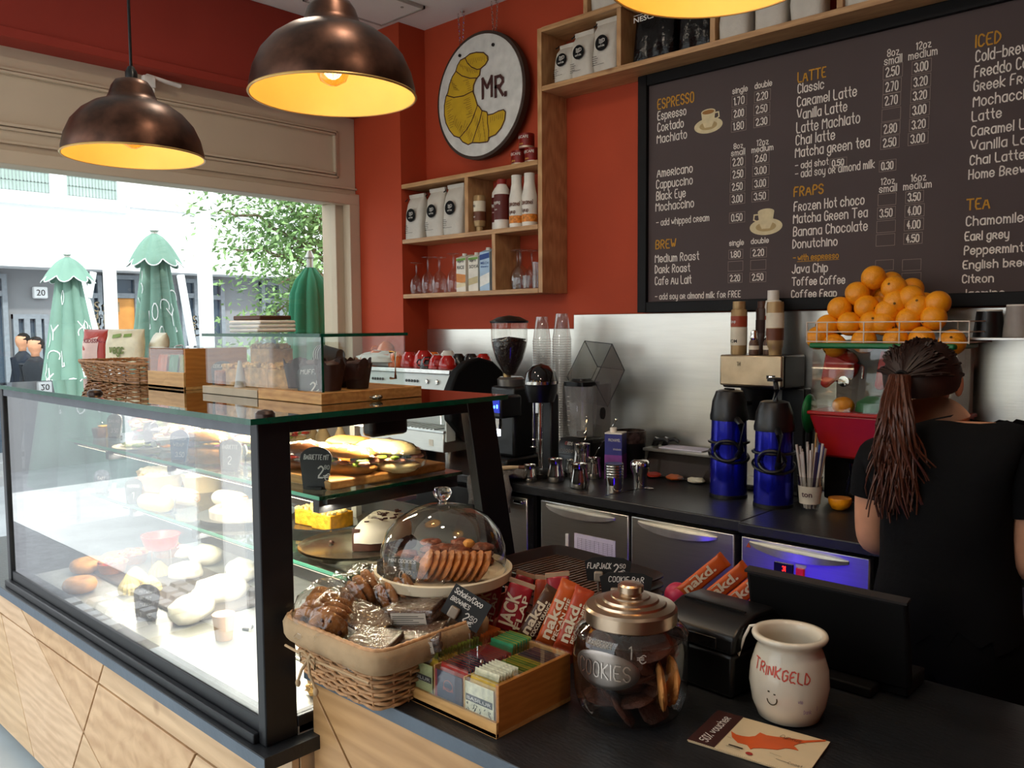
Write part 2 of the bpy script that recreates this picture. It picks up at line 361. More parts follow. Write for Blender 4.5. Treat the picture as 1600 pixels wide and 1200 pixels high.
# back counter and steel splashback
zb = .92
sp = T('steel_splashback', 'brushed stainless steel splashback sheets below the red wall and menu board', 'splashback', (0, 3.1, 0))
G().bx(-3.53, -2.485, -.012, -.002, zb, 1.53).obj('steel_sheet', STEELH, sp, bev=.002)
G().bx(-2.485, 1.5, -.02, -.002, zb, 1.595).obj('steel_sheet', STEELH, sp, bev=.002)
bc = T('back_worktop', 'long black stone worktop along the back wall above the fridges', 'worktop', (0, 0, 0))
G().bx(-3.90, -1.28, 2.43, 2.915, zb-.035, zb).bx(-3.525, -1.28, 2.915, 3.08, zb-.035, zb).obj('slab', SLATE, bc, bev=.004)
G().bx(-1.275, 1.5, 2.40, 3.08, zb-.03, zb+.002).obj('slab', SLATE, bc, bev=.004)
fr = T('counter_fridge', 'low stainless counter fridge under the back worktop with drawers and handles', 'fridge', (0, 2.46, 0))
G().bx(-2.18, 1.5, .03, .6, .12, .874).obj('body', BLACKM, fr)
FD = [(-2.143, -1.727), (-1.715, -1.312), (-1.287, -.882), (-.849, -.44), (-.42, .1)]
for i, (a, b) in enumerate(FD):
    d = G().bx(a, b, -.012, .03, .32, .868).obj('door', STEEL, fr, bev=.004)
    h = G(); n = 12; up, lo, fr_ = [], [], []
    R = []
    for k in range(n+1):
        t = k/n; x = a+.03+(b-a-.09)*t; dd = .028*math.sin(PI*t)**.6+.004; hh = .008+.02*math.sin(PI*t)**.7
        zt_ = .856-.006*t
        R.append([(x, -.012, zt_), (x, -.012-dd, zt_-.002), (x, -.012-dd, zt_-hh), (x, -.012, zt_-hh-.004)])
    h.rings(R); h.obj('handle', mat('pale_steel', '#e0ddd4', .28, .85), d, ang=50)
    if i == 0:
        s_ = G().bx(a+.17, a+.36, -.0145, -.0125, .695, .765); s_.obj('paper_chart', mat('paper', '#d9d4e4', .8), d)
        s_ = G()
        for k in range(7): s_.bx(a+.185, a+.35, -.0152, -.0147, .705+k*.007, .7057+k*.007)
        for k in range(9): s_.bx(a+.185+k*.02, a+.1857+k*.02, -.0152, -.0147, .705, .75)
        s_.obj('printed_grid', mat('ink_grey', '#8a8698', .8), d)
        G().bx(a+.128, a+.142, -.016, -.0125, .69, .755).obj('clip', mat('white_plastic', '#e4e0d8', .4), d)
    if i == 2:
        G().bx(a+.115, a+.175, -.018, -.012, .775, .806).obj('display', BLACKP, d)
        q = G(); write(q, '31', a+.143, .783, .015, flat((0, -.0185, 0)), sw=.002, soft=False); q.obj('red_digits', emis('red_led', '#ff2418', 4), d)
        q = G().bx(a+.187, a+.21, -.02, -.012, .772, .8); q.cur = 1; q.lathe([(.006, 0), (.006, .004)], (a+.198, 0, 0), 10); q.obj('switch', [mat('red_switch', '#a0140c', .3, emit=.6), MATS['red_led']], d)
        G().bx(a+.183, a+.217, -.0135, -.012, .803, .812).obj('label_strip', MATS['paper'], d)
        q = G().wall([(a+.018, .835), (a+.034, .835), (a+.026, .851)], -.0135, -.012); q.obj('warning_sticker', mat('warning_orange', '#c4501c', .6), d)
cb = T('steel_cabinet', 'narrow pale steel cabinet beside the fridge under the worktop end', 'cabinet', (0, 2.46, 0))
G().bx(-3.9, -2.2, .03, .45, 0, .874).obj('body', BLACKM, cb); G().bx(-2.50, -2.215, -.012, .03, .3, .862).obj('door', STEEL, cb, bev=.004)
G().bx(-3.0, -2.52, -.012, .03, .3, .862).obj('door', BLACKP, cb, bev=.004)
G().box((-2.25, -.02, .845), (.05, .02, .015)).obj('handle', CHROME, cb, bev=.004)

# front counters: case base with faceted oak panels, slate slabs
def split(poly, a, b):
    """cuts a convex polygon along the line a-b"""
    def side(p): return (b[0]-a[0])*(p[1]-a[1])-(b[1]-a[1])*(p[0]-a[0])
    l_, r_ = [], []
    for p, q in zip(poly, poly[1:]+poly[:1]):
        sp_, sq_ = side(p), side(q)
        (l_ if sp_ >= 0 else r_).append(p)
        if sp_*sq_ < -1e-12:
            t = sp_/(sp_-sq_); x = (p[0]+(q[0]-p[0])*t, p[1]+(q[1]-p[1])*t); l_.append(x); r_.append(x)
    return [p for p in (l_, r_) if len(p) > 2]
def inset(poly, e):
    cx = sum(p[0] for p in poly)/len(poly); cz = sum(p[1] for p in poly)/len(poly); n = len(poly)
    ar = sum(poly[i][0]*poly[(i+1) % n][1]-poly[(i+1) % n][0]*poly[i][1] for i in range(n)); sg = 1 if ar > 0 else -1
    out = []
    for i in range(n):
        p0, p1, p2 = Vector(poly[i-1]), Vector(poly[i]), Vector(poly[(i+1) % n])
        d1, d2 = (p1-p0).normalized(), (p2-p1).normalized(); n1 = Vector((-d1.y, d1.x))*sg; n2 = Vector((-d2.y, d2.x))*sg
        b = n1+n2; k = e/max(.2, 1+n1.dot(n2)); out.append(tuple(p1+b*k))
    return out
def facets(parent, x0, x1, z0, z1, cuts, y, tones):
    ps = [[(x0, z0), (x1, z0), (x1, z1), (x0, z1)]]
    for a, b, cond in cuts:
        nx = []
        for p in ps:
            cz = sum(q[1] for q in p)/len(p); nx += split(p, a, b) if cond is None or cond(cz) else [p]
        ps = nx
    for i, p in enumerate(ps):
        q = inset(p, .0035)
        G().wall(q, y, y+.018).obj('oak_panel', tones[i % len(tones)], parent, bev=.0015)
OAKS = [wood('oak_panel_a', '#bd9972', '#d8b68d', 3, (1, 3, 7)), wood('oak_panel_b', '#b89068', '#d3ae84', 3, (3.5, 3, 5)), wood('oak_panel_c', '#c39f7a', '#dbb994', 3, (2, 3, 9))]
XE = -1.51
ba = T('display_case_base', 'oak fronted counter base with diagonal grooves under the pastry case', 'counter', (0, 0, 0))
G().bx(-3.9, XE-.005, .95, 1.62, .06, .655).obj('carcass', mat('groove_brown', '#7d5530', .8), ba)
facets(ba, -3.9, XE, .05, .655, [((-4, .50), (-1, .50), None), ((-2.45, .66), (-2.85, .08), None), ((-3.42, .66), (-2.2, .06), None), ((-3.47, .50), (-3.15, .02), lambda z: z < .5), ((-1.95, .5), (-2.3, .05), lambda z: z < .5)], .93, OAKS)
q = G(); q.bx(XE-.02, XE, .95, .985, .05, .655); q.obj('end_panel', OAKS[0], ba)
G().bx(XE-.004, XE+.0, .985, 1.62, .05, .655).obj('end_panel', OAKS[1], ba)
sl = G().bx(-3.9, XE+.035, .845, 1.64, .66, .69); sl.cur = 1; sl.bx(-3.9, XE+.036, .8435, .8455, .66, .688)
tag(sl.obj('case_plinth_slab', [SLATE, SLATE_E], bev=.003), 'dark slate slab that carries the glass pastry case', 'slab')
zc = .838
sc = T('serving_counter', 'oak fronted serving counter in the foreground under the black stone top', 'counter', (0, 0, 0))
G().bx(XE+.01, 1.0, 1.0, 1.72, .05, zc-.03).obj('carcass', MATS['groove_brown'], sc)
facets(sc, XE+.008, .9, .05, zc-.03, [((-1.53, .82), (-1.30, .59), None), ((-1.30, .59), (-.2, .62), None), ((-1.30, .59), (-1.38, .05), lambda z: z < .6), ((-.9, .83), (-1.4, .3), lambda z: False)], .975, [wood('oak_panel_e', '#a67c4e', '#bf9463', 3, (1, 3, 9)), wood('oak_panel_d', '#a0774a', '#b98d5c', 3, (1, 3, 12))])
cp = G().bx(XE+.002, 1.0, .962, 1.752, zc-.03, zc); cp.cur = 1; cp.bx(XE+.002, 1.0, .9605, .9625, zc-.029, zc-.001)
tag(cp.obj('serving_worktop', [SLATE, SLATE_E], bev=.002), 'black stone worktop with a grey front edge on the serving counter', 'worktop')
# ---------------------------------------------------------------- across the street
ZS = -.6
struct('ground_street', G().bx(-16, 9, -12, 20, ZS-.1, ZS-.03), mat('asphalt', '#8d9094', .9, var=.1, scale=2, bump=.2, bscale=40))
struct('ground_pavement', G().bx(-9, 6, -9, -.43, -.2, -.03), mat('pavement_pale', '#c2c4c4', .85, var=.08, scale=3, bump=.1, bscale=30))
ZK = -.02
struct('ground_kerb', G().bx(-9, -4.22, -.425, .75, -.2, -.03), mat('cobble_joint', '#77787c', .9))
g = G(); random.seed(3)
y = -2.2
while y < .6:
    x = -5.1+random.uniform(-.1, .1); dy = .115
    while x < (1.5 if y < -.62 else -4.5):
        dx = random.uniform(.10, .17); h = random.uniform(-.008, .006); e = .006; t = .016
        x0, x1, y0, y1 = x+e, x+dx-e, y+e, y+dy-e
        g.add([(x0,y0,ZK-.04),(x1,y0,ZK-.04),(x1,y1,ZK-.04),(x0,y1,ZK-.04),(x0+t,y0+t,ZK+.02+h),(x1-t,y0+t,ZK+.02+h),(x1-t,y1-t,ZK+.02+h),(x0+t,y1-t,ZK+.02+h)],[(4,5,6,7),(0,1,5,4),(1,2,6,5),(2,3,7,6),(3,0,4,7)])
        x += dx
    y += dy
tag(g.obj('cobblestones', mat('cobble_granite', '#a3a4a5', .8, var=.25, scale=3, bump=.3), kind='stuff'), 'grey granite cobbles of the street before the shop', 'paving')
XF = -14.0
fb = T('street_building', 'white rendered building with grey shopfronts across the street', 'building', (0, 0, 0))
def F(px, py): return P(px, py, x=XF)
ztp = F(200, 422).z
G().bx(XF-1, XF, -4, 20, ztp, 9).obj('wall', OUTW, fb)
G().bx(XF-.3, XF+.45, -4, 20, ztp-.04, ztp+.05).obj('canopy_ledge', OUTW, fb)
GREYB = mat('shopfront_grey', '#8b8d90', .7, var=.05, scale=1)
G().bx(XF-1, XF-.2, -4, 20, ZS-.05, ztp).obj('shopfront_wall', GREYB, fb)
DKG = mat('dark_shop_glass', '#42505e', .08, var=.3, scale=.5)
FRG = mat('shopfront_frame', '#868d94', .5)
def opening(xa, xb, ytop, ybot, name='shop_window', glass=DKG, bars=(), tb=None):
    a, b = P(xa, 500, x=XF-.15).y, P(xb, 500, x=XF-.15).y; zt = P((xa+xb)/2, ytop, x=XF-.15).z; zz = ZS if ybot is None else P((xa+xb)/2, ybot, x=XF-.15).z
    f = G(); t = .07
    f.bx(XF-.2, XF-.1, a, a+t, zz, zt); f.bx(XF-.2, XF-.1, b-t, b, zz, zt); f.bx(XF-.2, XF-.102, a, b, zt-t, zt); f.bx(XF-.2, XF-.102, a, b, zz, zz+t)
    for q in bars: yy = a+(b-a)*q; f.bx(XF-.19, XF-.104, yy-.04, yy+.04, zz, zt)
    if tb: zq = P((xa+xb)/2, tb, x=XF-.15).z; f.bx(XF-.19, XF-.106, a, b, zq-.04, zq+.04)
    o = f.obj(name, FRG, fb); G().bx(XF-.19, XF-.17, a+.01, b-.01, zz+.01, zt-.01).obj('pane', glass, o); return o, a, b, zz, zt
opening(-60, 12, 427, None, bars=(.5,), tb=458)
opening(19, 75, 491, None, 'shop_door', bars=(.38, .70))
opening(139, 160, 430, None, tb=462)
opening(163, 217, 430, None, tb=462)
opening(283, 309, 436, None, tb=462)
opening(326, 350, 438, None, tb=465)
opening(408, 440, 440, None, tb=470)
opening(470, 560, 445, None, tb=470)
a_ = P(34, 523, d=12.0); G().bx(XF-.1, XF+.95, a_.y-.6, a_.y+1.0, ZS-.05, P(34, 523, d=12.0).z-1.76).obj('doorstep', GREYB, fb, bev=.01)
# poster, shop lettering and house number
o = G(); o.bx(XF-.165, XF-.15, P(178, 500, x=XF-.15).y, P(211, 500, x=XF-.15).y, P(190, 535, x=XF-.15).z, P(190, 466, x=XF-.15).z)
m = mat('poster_orange', '#e0954a', .5, var=.5, scale=1.1); o.obj('poster', m, fb)
ff = lambda u, v: Vector((XF-.14, u, v))
o = G()
for s_, px, py, h in (('Stud', 146, 487, .16), ('deny', 146, 498, .10), ('üdi', 148, 508, .16), ('Rote', 148, 517, .13)):
    q = P(px, py, x=XF-.14); type_mesh(o, s_, q.y, q.z, h, lambda u, v: Vector((XF-.1, u, v)))
for s_, px, py in (('ISEN', 296, 506), ('in de', 296, 516), ('CT', 299, 525)):
    q = P(px, py, x=XF-.14); type_mesh(o, s_, q.y, q.z, .14, lambda u, v: Vector((XF-.1, u, v)), bold=.01)
o.obj('shop_lettering', mat('lettering_tan', '#8a7a60', .7), fb)
q = F(57, 466); o = G().bx(XF-.2, XF-.1, q.y, q.y+.20, q.z, q.z+.18).obj('house_number_plate', OUTW, fb, bev=.02)
n_ = G(); type_mesh(n_, '20', q.y+.035, q.z+.045, .09, lambda u, v: Vector((XF-.095, u, v))); n_.obj('digits', BLACKM, o)
# upper window
a, b, z0 = F(-60, 300).y, F(192, 320).y, F(192, 325).z
f = G(); f.bx(XF-.1, XF+.1, a, b, z0, z0+.1); f.bx(XF-.1, XF+.104, b-.12, b-.001, z0+.001, z0+1.8); yy = F(90, 300).y; f.bx(XF-.1, XF+.106, yy-.14, yy+.1, z0, z0+1.8); f.bx(XF-.1, XF+.14, a, b+.05, z0-.09, z0-.002)
o = f.obj('upper_window', mat('window_pvc', '#d9dde0', .5), fb)
G().bx(XF-.05, XF+.05, a, b-.1, z0+.1, z0+1.8).obj('pane', mat('greenish_pane', '#a9bdb4', .3, var=.15, scale=2), o)
f = G()
for k in range(46): f.bx(XF+.05, XF+.056, a+(b-a)*k/46, a+(b-a)*k/46+.016, z0+.1, z0+1.8)
for k in range(12): f.bx(XF+.05, XF+.056, a, b-.1, z0+.1+k*.15, z0+.116+k*.15)
f.obj('wire_mesh', mat('mesh_grey', '#8f9c98', .6), o)
f = G().bx(XF, XF+.06, F(195, 322).y, F(560, 345).y, F(300, 331).z-.03, F(300, 331).z); f.obj('cornice', mat('cornice_grey', '#c9cacc', .7), fb)  # thin cornice strip in pale grey
# building behind the viewer, seen mirrored in the case glass
rb = T('rear_street_building', 'white building with shutters mirrored in the case glass', 'building', (0, 0, 0))
G().bx(-14, 8, -9.6, -9, ZS-.05, 4.2).obj('wall', OUTW, rb)
for i, x in enumerate((-12, -9.6, -6.8, -4.2, -1.4, 1.6)):
    f = G()
    for k in range(14): f.box((x+.5, -8.94, .0+k*.14), (.9, .03, .11), rx=.5)
    o = G().bx(x-.05, x+1.05, -9.02, -8.97, -.2, 2.1).obj('shutter_frame', mat('shutter_cream', '#d8c8a8', .6), rb); f.obj('louvre', MATS['shutter_cream'], o)

# white frames of the awning
AWN = mat('awning_white', '#f2f4f4', .5, var=.02)
def awn(xt, yt, yb, d, braces, lab):
    a = P(xt, yt, d=d); t = T('awning_post', lab, 'post', (a.x, a.y, ZS)); H = a.z-ZS
    G().bx(-.045, .045, -.045, .045, 0, H).obj('post', AWN, t, bev=.01)
    for p, q in braces:
        p, q = P(*p, d=d), P(*q, d=d); G().tube([(p-Vector((a.x, a.y, ZS))), (q-Vector((a.x, a.y, ZS)))], .03, 6).obj('brace', AWN, t)
awn(169, 372, 530, 7.4, [((125, 428), (152, 530)), ((146, 425), (139, 465))], 'white awning post with a slanted brace behind the first folded parasol')
awn(317, 334, 560, 6.6, [((282, 430), (302, 545))], 'white awning post with a slanted brace right of the tall folded parasol')

# parasols: folded cloth with a pleated skirt and line drawings of fruit
PGR = mat('parasol_green', '#76998a', .8, var=.08, scale=6); PDG = mat('parasol_deep_green', '#187453', .8, var=.12, scale=5)
def parasol(px, py, d, rb_, label, m=PGR, base=ZS, marks=True, zb_=None, lean=0):
    a = P(px, py, d=d); H = a.z-base; t = T('folded_parasol', label, 'parasol', (a.x, a.y, base))
    n = 80; R = []
    def rad(z, ph, k):
        return (rb_[0]+(rb_[1]-rb_[0])*(max(0, z-.15)/1.0) if z > .15 else rb_[0]*(.25+.75*(z/.15)**.6))*(.80+.30*abs(math.sin(4*ph+.4))**.8)
    for i in range(24):
        z = i/23*1.75; R.append([(rad(z, 2*PI*j/n, 0)*math.cos(2*PI*j/n), rad(z, 2*PI*j/n, 0)*math.sin(2*PI*j/n), H-.05-z) for j in range(n)])
    G().rings(R, True, True).obj('canopy', m, t, ang=60)
    if marks:
        R = []
        for i in range(9):
            u = i/8; R.append([((.02+rb_[2]*u**.75)*(.82+.26*abs(math.sin(4*2*PI*j/n+.4)))*math.cos(2*PI*j/n), (.02+rb_[2]*u**.75)*(.82+.26*abs(math.sin(4*2*PI*j/n+.4)))*math.sin(2*PI*j/n), H-.01-rb_[3]*u-.05*u*u*abs(math.sin(4*2*PI*j/n+.4))) for j in range(n)])
        o_ = G().rings(R, True, False).obj('cap_skirt', m, t, ang=60)
        G().tube([((.02+rb_[2])*(.82+.26*abs(math.sin(4*2*PI*j/n+.4)))*math.cos(2*PI*j/n), (.02+rb_[2])*(.82+.26*abs(math.sin(4*2*PI*j/n+.4)))*math.sin(2*PI*j/n), H-.01-rb_[3]-.05*abs(math.sin(4*2*PI*j/n+.4))) for j in range(n)], .004, 5, closed=True).obj('white_piping', AWN, o_)
    G().lathe([(.012, -H+.02), (.02, 0), (.03, .01), (.012, .05)], (0, 0, H), 10).obj('pole', mat('pole_grey', '#b9b9b4', .4, .6), t)
    if marks:
        g = G(); random.seed(int(px)); am = math.atan2(-a.y, -a.x)
        for k in range(26):
            z = random.uniform(.22, 1.15); an = am+random.uniform(-1.3, 1.3); r = rad(z, an, 0)+.006; s_ = .055
            T_ = random.choice(('o', 'c', 'l', 'v')); ps = {'o': [(math.cos(q)*.6, math.sin(q)) for q in [i*PI/5 for i in range(11)]], 'c': [(math.cos(q), math.sin(q)*.8) for q in [i*.5-.5 for i in range(9)]], 'l': [(-.2, 1), (0, 0), (.1, -1.1), (.5, -1), (.4, -.6)], 'v': [(-.8, 1), (0, .2), (.9, 1), (.1, .1), (.2, -1)]}[T_]
            fn = lambda u, v, an=an, z=z: Vector((math.cos(an+u/.25)*(rad(z-v, an+u/.25, 0)+.006), math.sin(an+u/.25)*(rad(z-v, an+u/.25, 0)+.006), H-.05-z+v))
            ribbon(g, [(p[0]*s_, p[1]*s_) for p in ps], .009, fn)
        g.obj('printed_fruit', AWN, t)
    return t
parasol(105, 400, 6.6, (.085, .235, .16, .15), 'folded pale green parasol, the smaller one beside the grey door')
parasol(241, 363, 5.6, (.080, .205, .145, .17), 'folded pale green parasol, the tall one behind the snack basket')
parasol(484, 405, 5.0, (.11, .19, 0, 0), 'folded deep green parasol behind the tree branches', PDG, marks=False)

# tree: trunk and boughs, leaves
tr = T('street_tree', 'leafy young tree with pale green leaves outside the shop window', 'tree', P(620, 600, d=8.4))
base = tr.location.copy(); tr.location.z = ZS; base.z = ZS
g = G(); pts = [P(600, 560, d=8.5), P(585, 430, d=8.5), P(560, 300, d=8.5)]
g.tube([Vector((base.x, base.y, ZS))-base]+[p-base for p in pts]+[P(540, 150, d=8.5)-base], [.1, .08, .06, .05, .02], 7); g.obj('trunk', mat('bark', '#7a6a5a', .9, bump=.4, scale=20), tr)
g = G(); tips = []
random.seed(11)
for (a, b) in (((575, 470), (400, 300)), ((570, 440), (440, 300)), ((575, 480), (355, 395)), ((560, 400), (470, 310)), ((575, 500), (415, 500)), ((580, 520), (440, 440)), ((580, 540), (385, 545)), ((575, 500), (450, 350)), ((560, 390), (520, 280)), ((570, 470), (345, 330)), ((575, 450), (400, 400))):
    A, B = P(*a, d=8.5), P(*b, d=8.5+random.uniform(-.7, .7)); pts = []
    for i in range(9):
        t = i/8; pts.append(A.lerp(B, t)+Vector((0, 0, .25*math.sin(PI*t)))+Vector((random.uniform(-.05, .05),)*3))
    g.tube([p-base for p in pts], [.03*(1-.8*i/8)+.003 for i in range(9)], 5); tips += pts[3:]
g.obj('boughs', MATS['bark'], tr)
g = G()
for p in tips:
    for k in range(120):
        q = p+Vector((random.gauss(0, .22), random.gauss(0, .22), random.gauss(0, .16)))-base
        s_ = random.uniform(.026, .05); d = Vector((random.uniform(-1, 1), random.uniform(-1, 1), random.uniform(-.8, .3))).normalized(); u = d.cross(Vector((random.random(), random.random(), 1))).normalized()
        g.add([q-d*s_, q+u*s_*.42, q+d*s_, q-u*s_*.42], [(0, 1, 2, 3)])
g.obj('foliage', mat('leaf_green', '#86a86c', .6, var=.3, scale=2), tr, kind='stuff')

# passers-by, and two figures that stand in for door reflections
def passer(px, py, d, h, label, shirt, trousers, cat='person'):
    a = P(px, py, d=d); k = min(1, (a.z-ZS)/1.75); t = T('pedestrian', label, cat, (a.x, a.y, a.z-1.75*k)); t.rotation_euler[2] = random.uniform(0, 3)
    g = G(); b = G()
    def limb(gg, pts, rs): gg.tube([Vector(p)*k for p in pts], [r*k for r in rs], 8)
    sk = mat('skin', '#c98f6d', .6)
    R = [(.0, 1.5), (.05, 1.52), (.05, 1.56), (.075, 1.6), (.09, 1.66), (.08, 1.72), (.03, 1.755)]
    g.lathe([(r*k, z*k) for r, z in R], n=12); g.obj('head', sk, t, ang=80)
    s_ = G(); s_.lathe([(.15*k, .88*k), (.15*k, 1.0*k), (.165*k, 1.2*k), (.19*k, 1.38*k), (.12*k, 1.47*k), (.055*k, 1.52*k)], n=14, ey=.62)
    for sx_ in (-1, 1): limb(s_, [(.19*sx_, 0, 1.42), (.23*sx_, .02, 1.18), (.22*sx_, -.06, .92)], [.055, .045, .035])
    s_.obj('jacket', shirt, t, ang=80)
    l_ = G()
    for sx_ in (-1, 1): limb(l_, [(.09*sx_, 0, .92), (.1*sx_, .03*sx_, .48), (.11*sx_, .08*sx_, .06)], [.09, .065, .045]); l_.box(Vector((.11*sx_, .08*sx_-.04, .035))*k, Vector((.09, .24, .07))*k)
    l_.obj('trousers', trousers, t, ang=60)
    for sx_ in (-1, 1): g2 = G().blob(Vector((.22*sx_, -.08, .86))*k, tuple(Vector((.035, .04, .07))*k), 8)
    hh = G().blob(Vector((0, .02, 1.68))*k, tuple(Vector((.095, .1, .1))*k), 10); hh.obj('hair', BLACKM, t)
passer(34, 523, 12.0, 1.7, 'dark clothed figure standing in for a reflection in the grey shop door', mat('navy_cloth', '#1c2430', .9), BLACKM)  # this dark pair is modelled in place of reflections in the door glass
passer(54, 529, 10.9, 1.65, 'dark coated figure right of the other, also standing in for a reflection', mat('dark_cloth', '#22262c', .9), MATS['navy_cloth'])
passer(459, 490, 10.0, 1.7, 'person in a white shirt beside the deep green parasol', mat('white_cloth', '#e8e8e4', .9), mat('grey_cloth', '#70757a', .9))
# ---------------------------------------------------------------- wall shelves
YF = 2.92
sh = T('wall_shelf', 'open pine wall shelving in an L shape around the menu board', 'shelf', (0, 0, 0))
def brd(x0, x1, z0, z1, up=False): G().bx(x0, x1, YF, 3.098, z0, z1).obj('upright' if up else 'shelf_board', PINEV if up else PINE, sh, bev=.0015)
t = .022
brd(-3.528, -2.565, 1.695, 1.695+t); brd(-3.528, -2.565, 1.985, 1.985+t); brd(-3.528, -2.565, 2.275, 2.275+t)
brd(-2.563, -2.538, 1.695, 2.873, True)
brd(-3.045, -3.02, 2.007, 2.275, True); brd(-2.86, -2.837, 1.717, 1.985, True)
zl, zu, zw = 2.595, 2.853, 3.09
brd(-2.537, .3, zl, zl+t); brd(-2.537, .3, zu, zu+t)
for x in (-2.125, -1.69, -1.205, -.72, -.2): brd(x, x+t, zl+t, zu, True)
for x in (-2.30, -1.75, -1.2, -.6): brd(x, x+t, zu+t, 3.1, True)
brd(-2.278, .3, 3.1, 3.12)

# coffee bags
BAG = mat('white_coffee_bag', '#c9c1b4', .55, var=.06, scale=20, bump=.5, bscale=22)
def coffee_bag(x, z, w, h, label, d=.09, logo=True, rz=0, lean=0, y=2.975, grp='white bags of coffee beans'):
    t_ = T('coffee_bag', label, 'bag', (x, y, z), rz, grp); t_.rotation_euler[0] = lean
    R = []; n = 28; sd = int(abs(x*100))
    prof = [(0, .94, 1), (.04, 1, 1), (.3, 1.02, 1.02), (.6, 1, .95), (.8, .97, .72), (.92, .93, .3), (.97, .9, .12), (1, .9, .1)]
    for u, kx, ky in prof:
        ring = []
        for j in range(n):
            a = 2*PI*j/n; ca, sa = math.cos(a), math.sin(a); k = (abs(ca)**5+abs(sa)**5)**(-.2)
            q = Vector((ca*k*w/2*kx, sa*k*d/2*ky, u*h)); nn = noise.noise(Vector((q.x*25+sd, q.y*25, q.z*22)))*.006
            ring.append(q+Vector((nn, nn, 0)))
        R.append(ring)
    G().rings(R).obj('bag', BAG, t_, ang=50)
    g = G().box((0, -.004, h*.985), (w*.9, .016, .02), rx=.15); g.obj('folded_top', BAG, t_, bev=.002)
    if logo:
        r = min(.036, w*.26); cz = h*.53; yy = -d/2-.0085
        g = G(); k_ = g.m; g.m = Matrix.Translation((0, yy, cz)) @ Matrix.Rotation(PI/2, 4, 'X'); g.lathe([(r, 0), (r, .0012)], n=32); g.m = k_
        o = g.obj('round_logo', BLACKM, t_)
        g = G(); f = flat((0, yy-.0022, cz))
        for k in range(4): ribbon(g, [(-.011, .016-k*.005), (-.002, .013-k*.005), (.009, .016-k*.005)], .0022, f)
        ribbon(g, [(.011, .015), (.017, .013), (.017, .005), (.010, .002)], .0022, f); write(g, 'cafolie', -.016, -.016, .008, f, width=.032, sw=.0012); g.obj('cup_emblem', CHALK, o)
        g = G(); f = flat((0, yy-.001, 0))
        for k, l_ in enumerate((.03, .04, .032, .036, .02)): ribbon(g, [(-w*.38, h*.3-k*.009), (-w*.38+l_*.7, h*.3-k*.009)], .002, f)
        ribbon(g, [(-w*.38, h*.14), (w*.1, h*.14)], .0015, f)
        ribbon(g, [(-w*.3, h*.86), (-w*.3+.012, h*.87), (-w*.3+.015, h*.9)], .006, f); g.obj('small_print', BLACKM, t_)
    return t_
def px_x(px, py): return P(px, py, y=2.95).x
coffee_bag(px_x(648, 320), 2.007, .132, .232, 'white coffee bag on the middle shelf next to the red column')
coffee_bag(px_x(680, 315), 2.007, .130, .245, 'white coffee bag, middle one of three on the middle shelf')
coffee_bag(px_x(709, 310), 2.007, .135, .25, 'white coffee bag on the middle shelf next to the upright divider')
coffee_bag(P(884, 100, y=2.95).x-.01, zl+t, .11, .17, 'white coffee bag in the upper shelf, leftmost and lowest of three', lean=-.1)
coffee_bag(P(910, 80, y=2.95).x, zl+t, .115, .195, 'white coffee bag in the upper shelf, between two others')
coffee_bag(P(945, 70, y=2.95).x, zl+t, .125, .22, 'white coffee bag in the upper shelf against the divider', d=.08)
for i, (px, lb) in enumerate(((945, 'white bag in the topmost shelf above three logo bags'), (1148, 'pale coffee bag behind the nearest yellow lamp shade'), (1205, 'pale coffee bag on the long shelf right of the black bags'), (1262, 'pale coffee bag on the long shelf beside the divider'), (1345, 'pale coffee bag on the long shelf at the frame edge'))):
    coffee_bag(P(px, 30, y=2.95).x, (zl if i else zu)+t, .12 if i else .14, .2, lb, logo=False, grp='plain pale coffee bags')
BLKF = mat('black_foil', '#0b0b0c', .18, .2, var=.2, bump=.9, bscale=18)
for i, (px, w_, lb) in enumerate(((1020, .19, 'shiny black foil coffee bag with white lettering on the upper shelf'), (1085, .15, 'shiny black foil bag without lettering in view beside the lettered one'))):
    x = P(px, 70, y=2.95).x; b = T('foil_bag', lb, 'bag', (x, 2.99, zl+t)); R = []
    for u, kx, ky in [(0, 1, .9), (.05, 1.03, 1), (.4, 1.02, 1.05), (.8, 1, .8), (.95, .98, .25), (1, .98, .06)]:
        ring = []
        for j in range(36):
            a = 2*PI*j/36; ca, sa = math.cos(a), math.sin(a); k = (abs(ca)**4+abs(sa)**4)**(-.25); q = Vector((ca*k*w_/2*kx, sa*k*.05*ky, u*.225)); nn = noise.noise(q*30+Vector((i*9, 0, 0)))*.014; ring.append(q+Vector((nn*.5, nn, 0)))
        R.append(ring)
    G().rings(R).obj('bag', BLKF, b, ang=60)
    if i == 0:
        g = G(); type_mesh(g, 'NESCAFE', -.075, .155, .02, flat((0, -.066, 0)), width=.15, bold=.02); type_mesh(g, 'EXCLUSIVE', -.03, .185, .008, flat((0, -.066, 0)), width=.06); ribbon(g, [(-.075, .182), (.06, .182)], .002, flat((0, -.066, 0))); g.obj('lettering', CHALK, b)
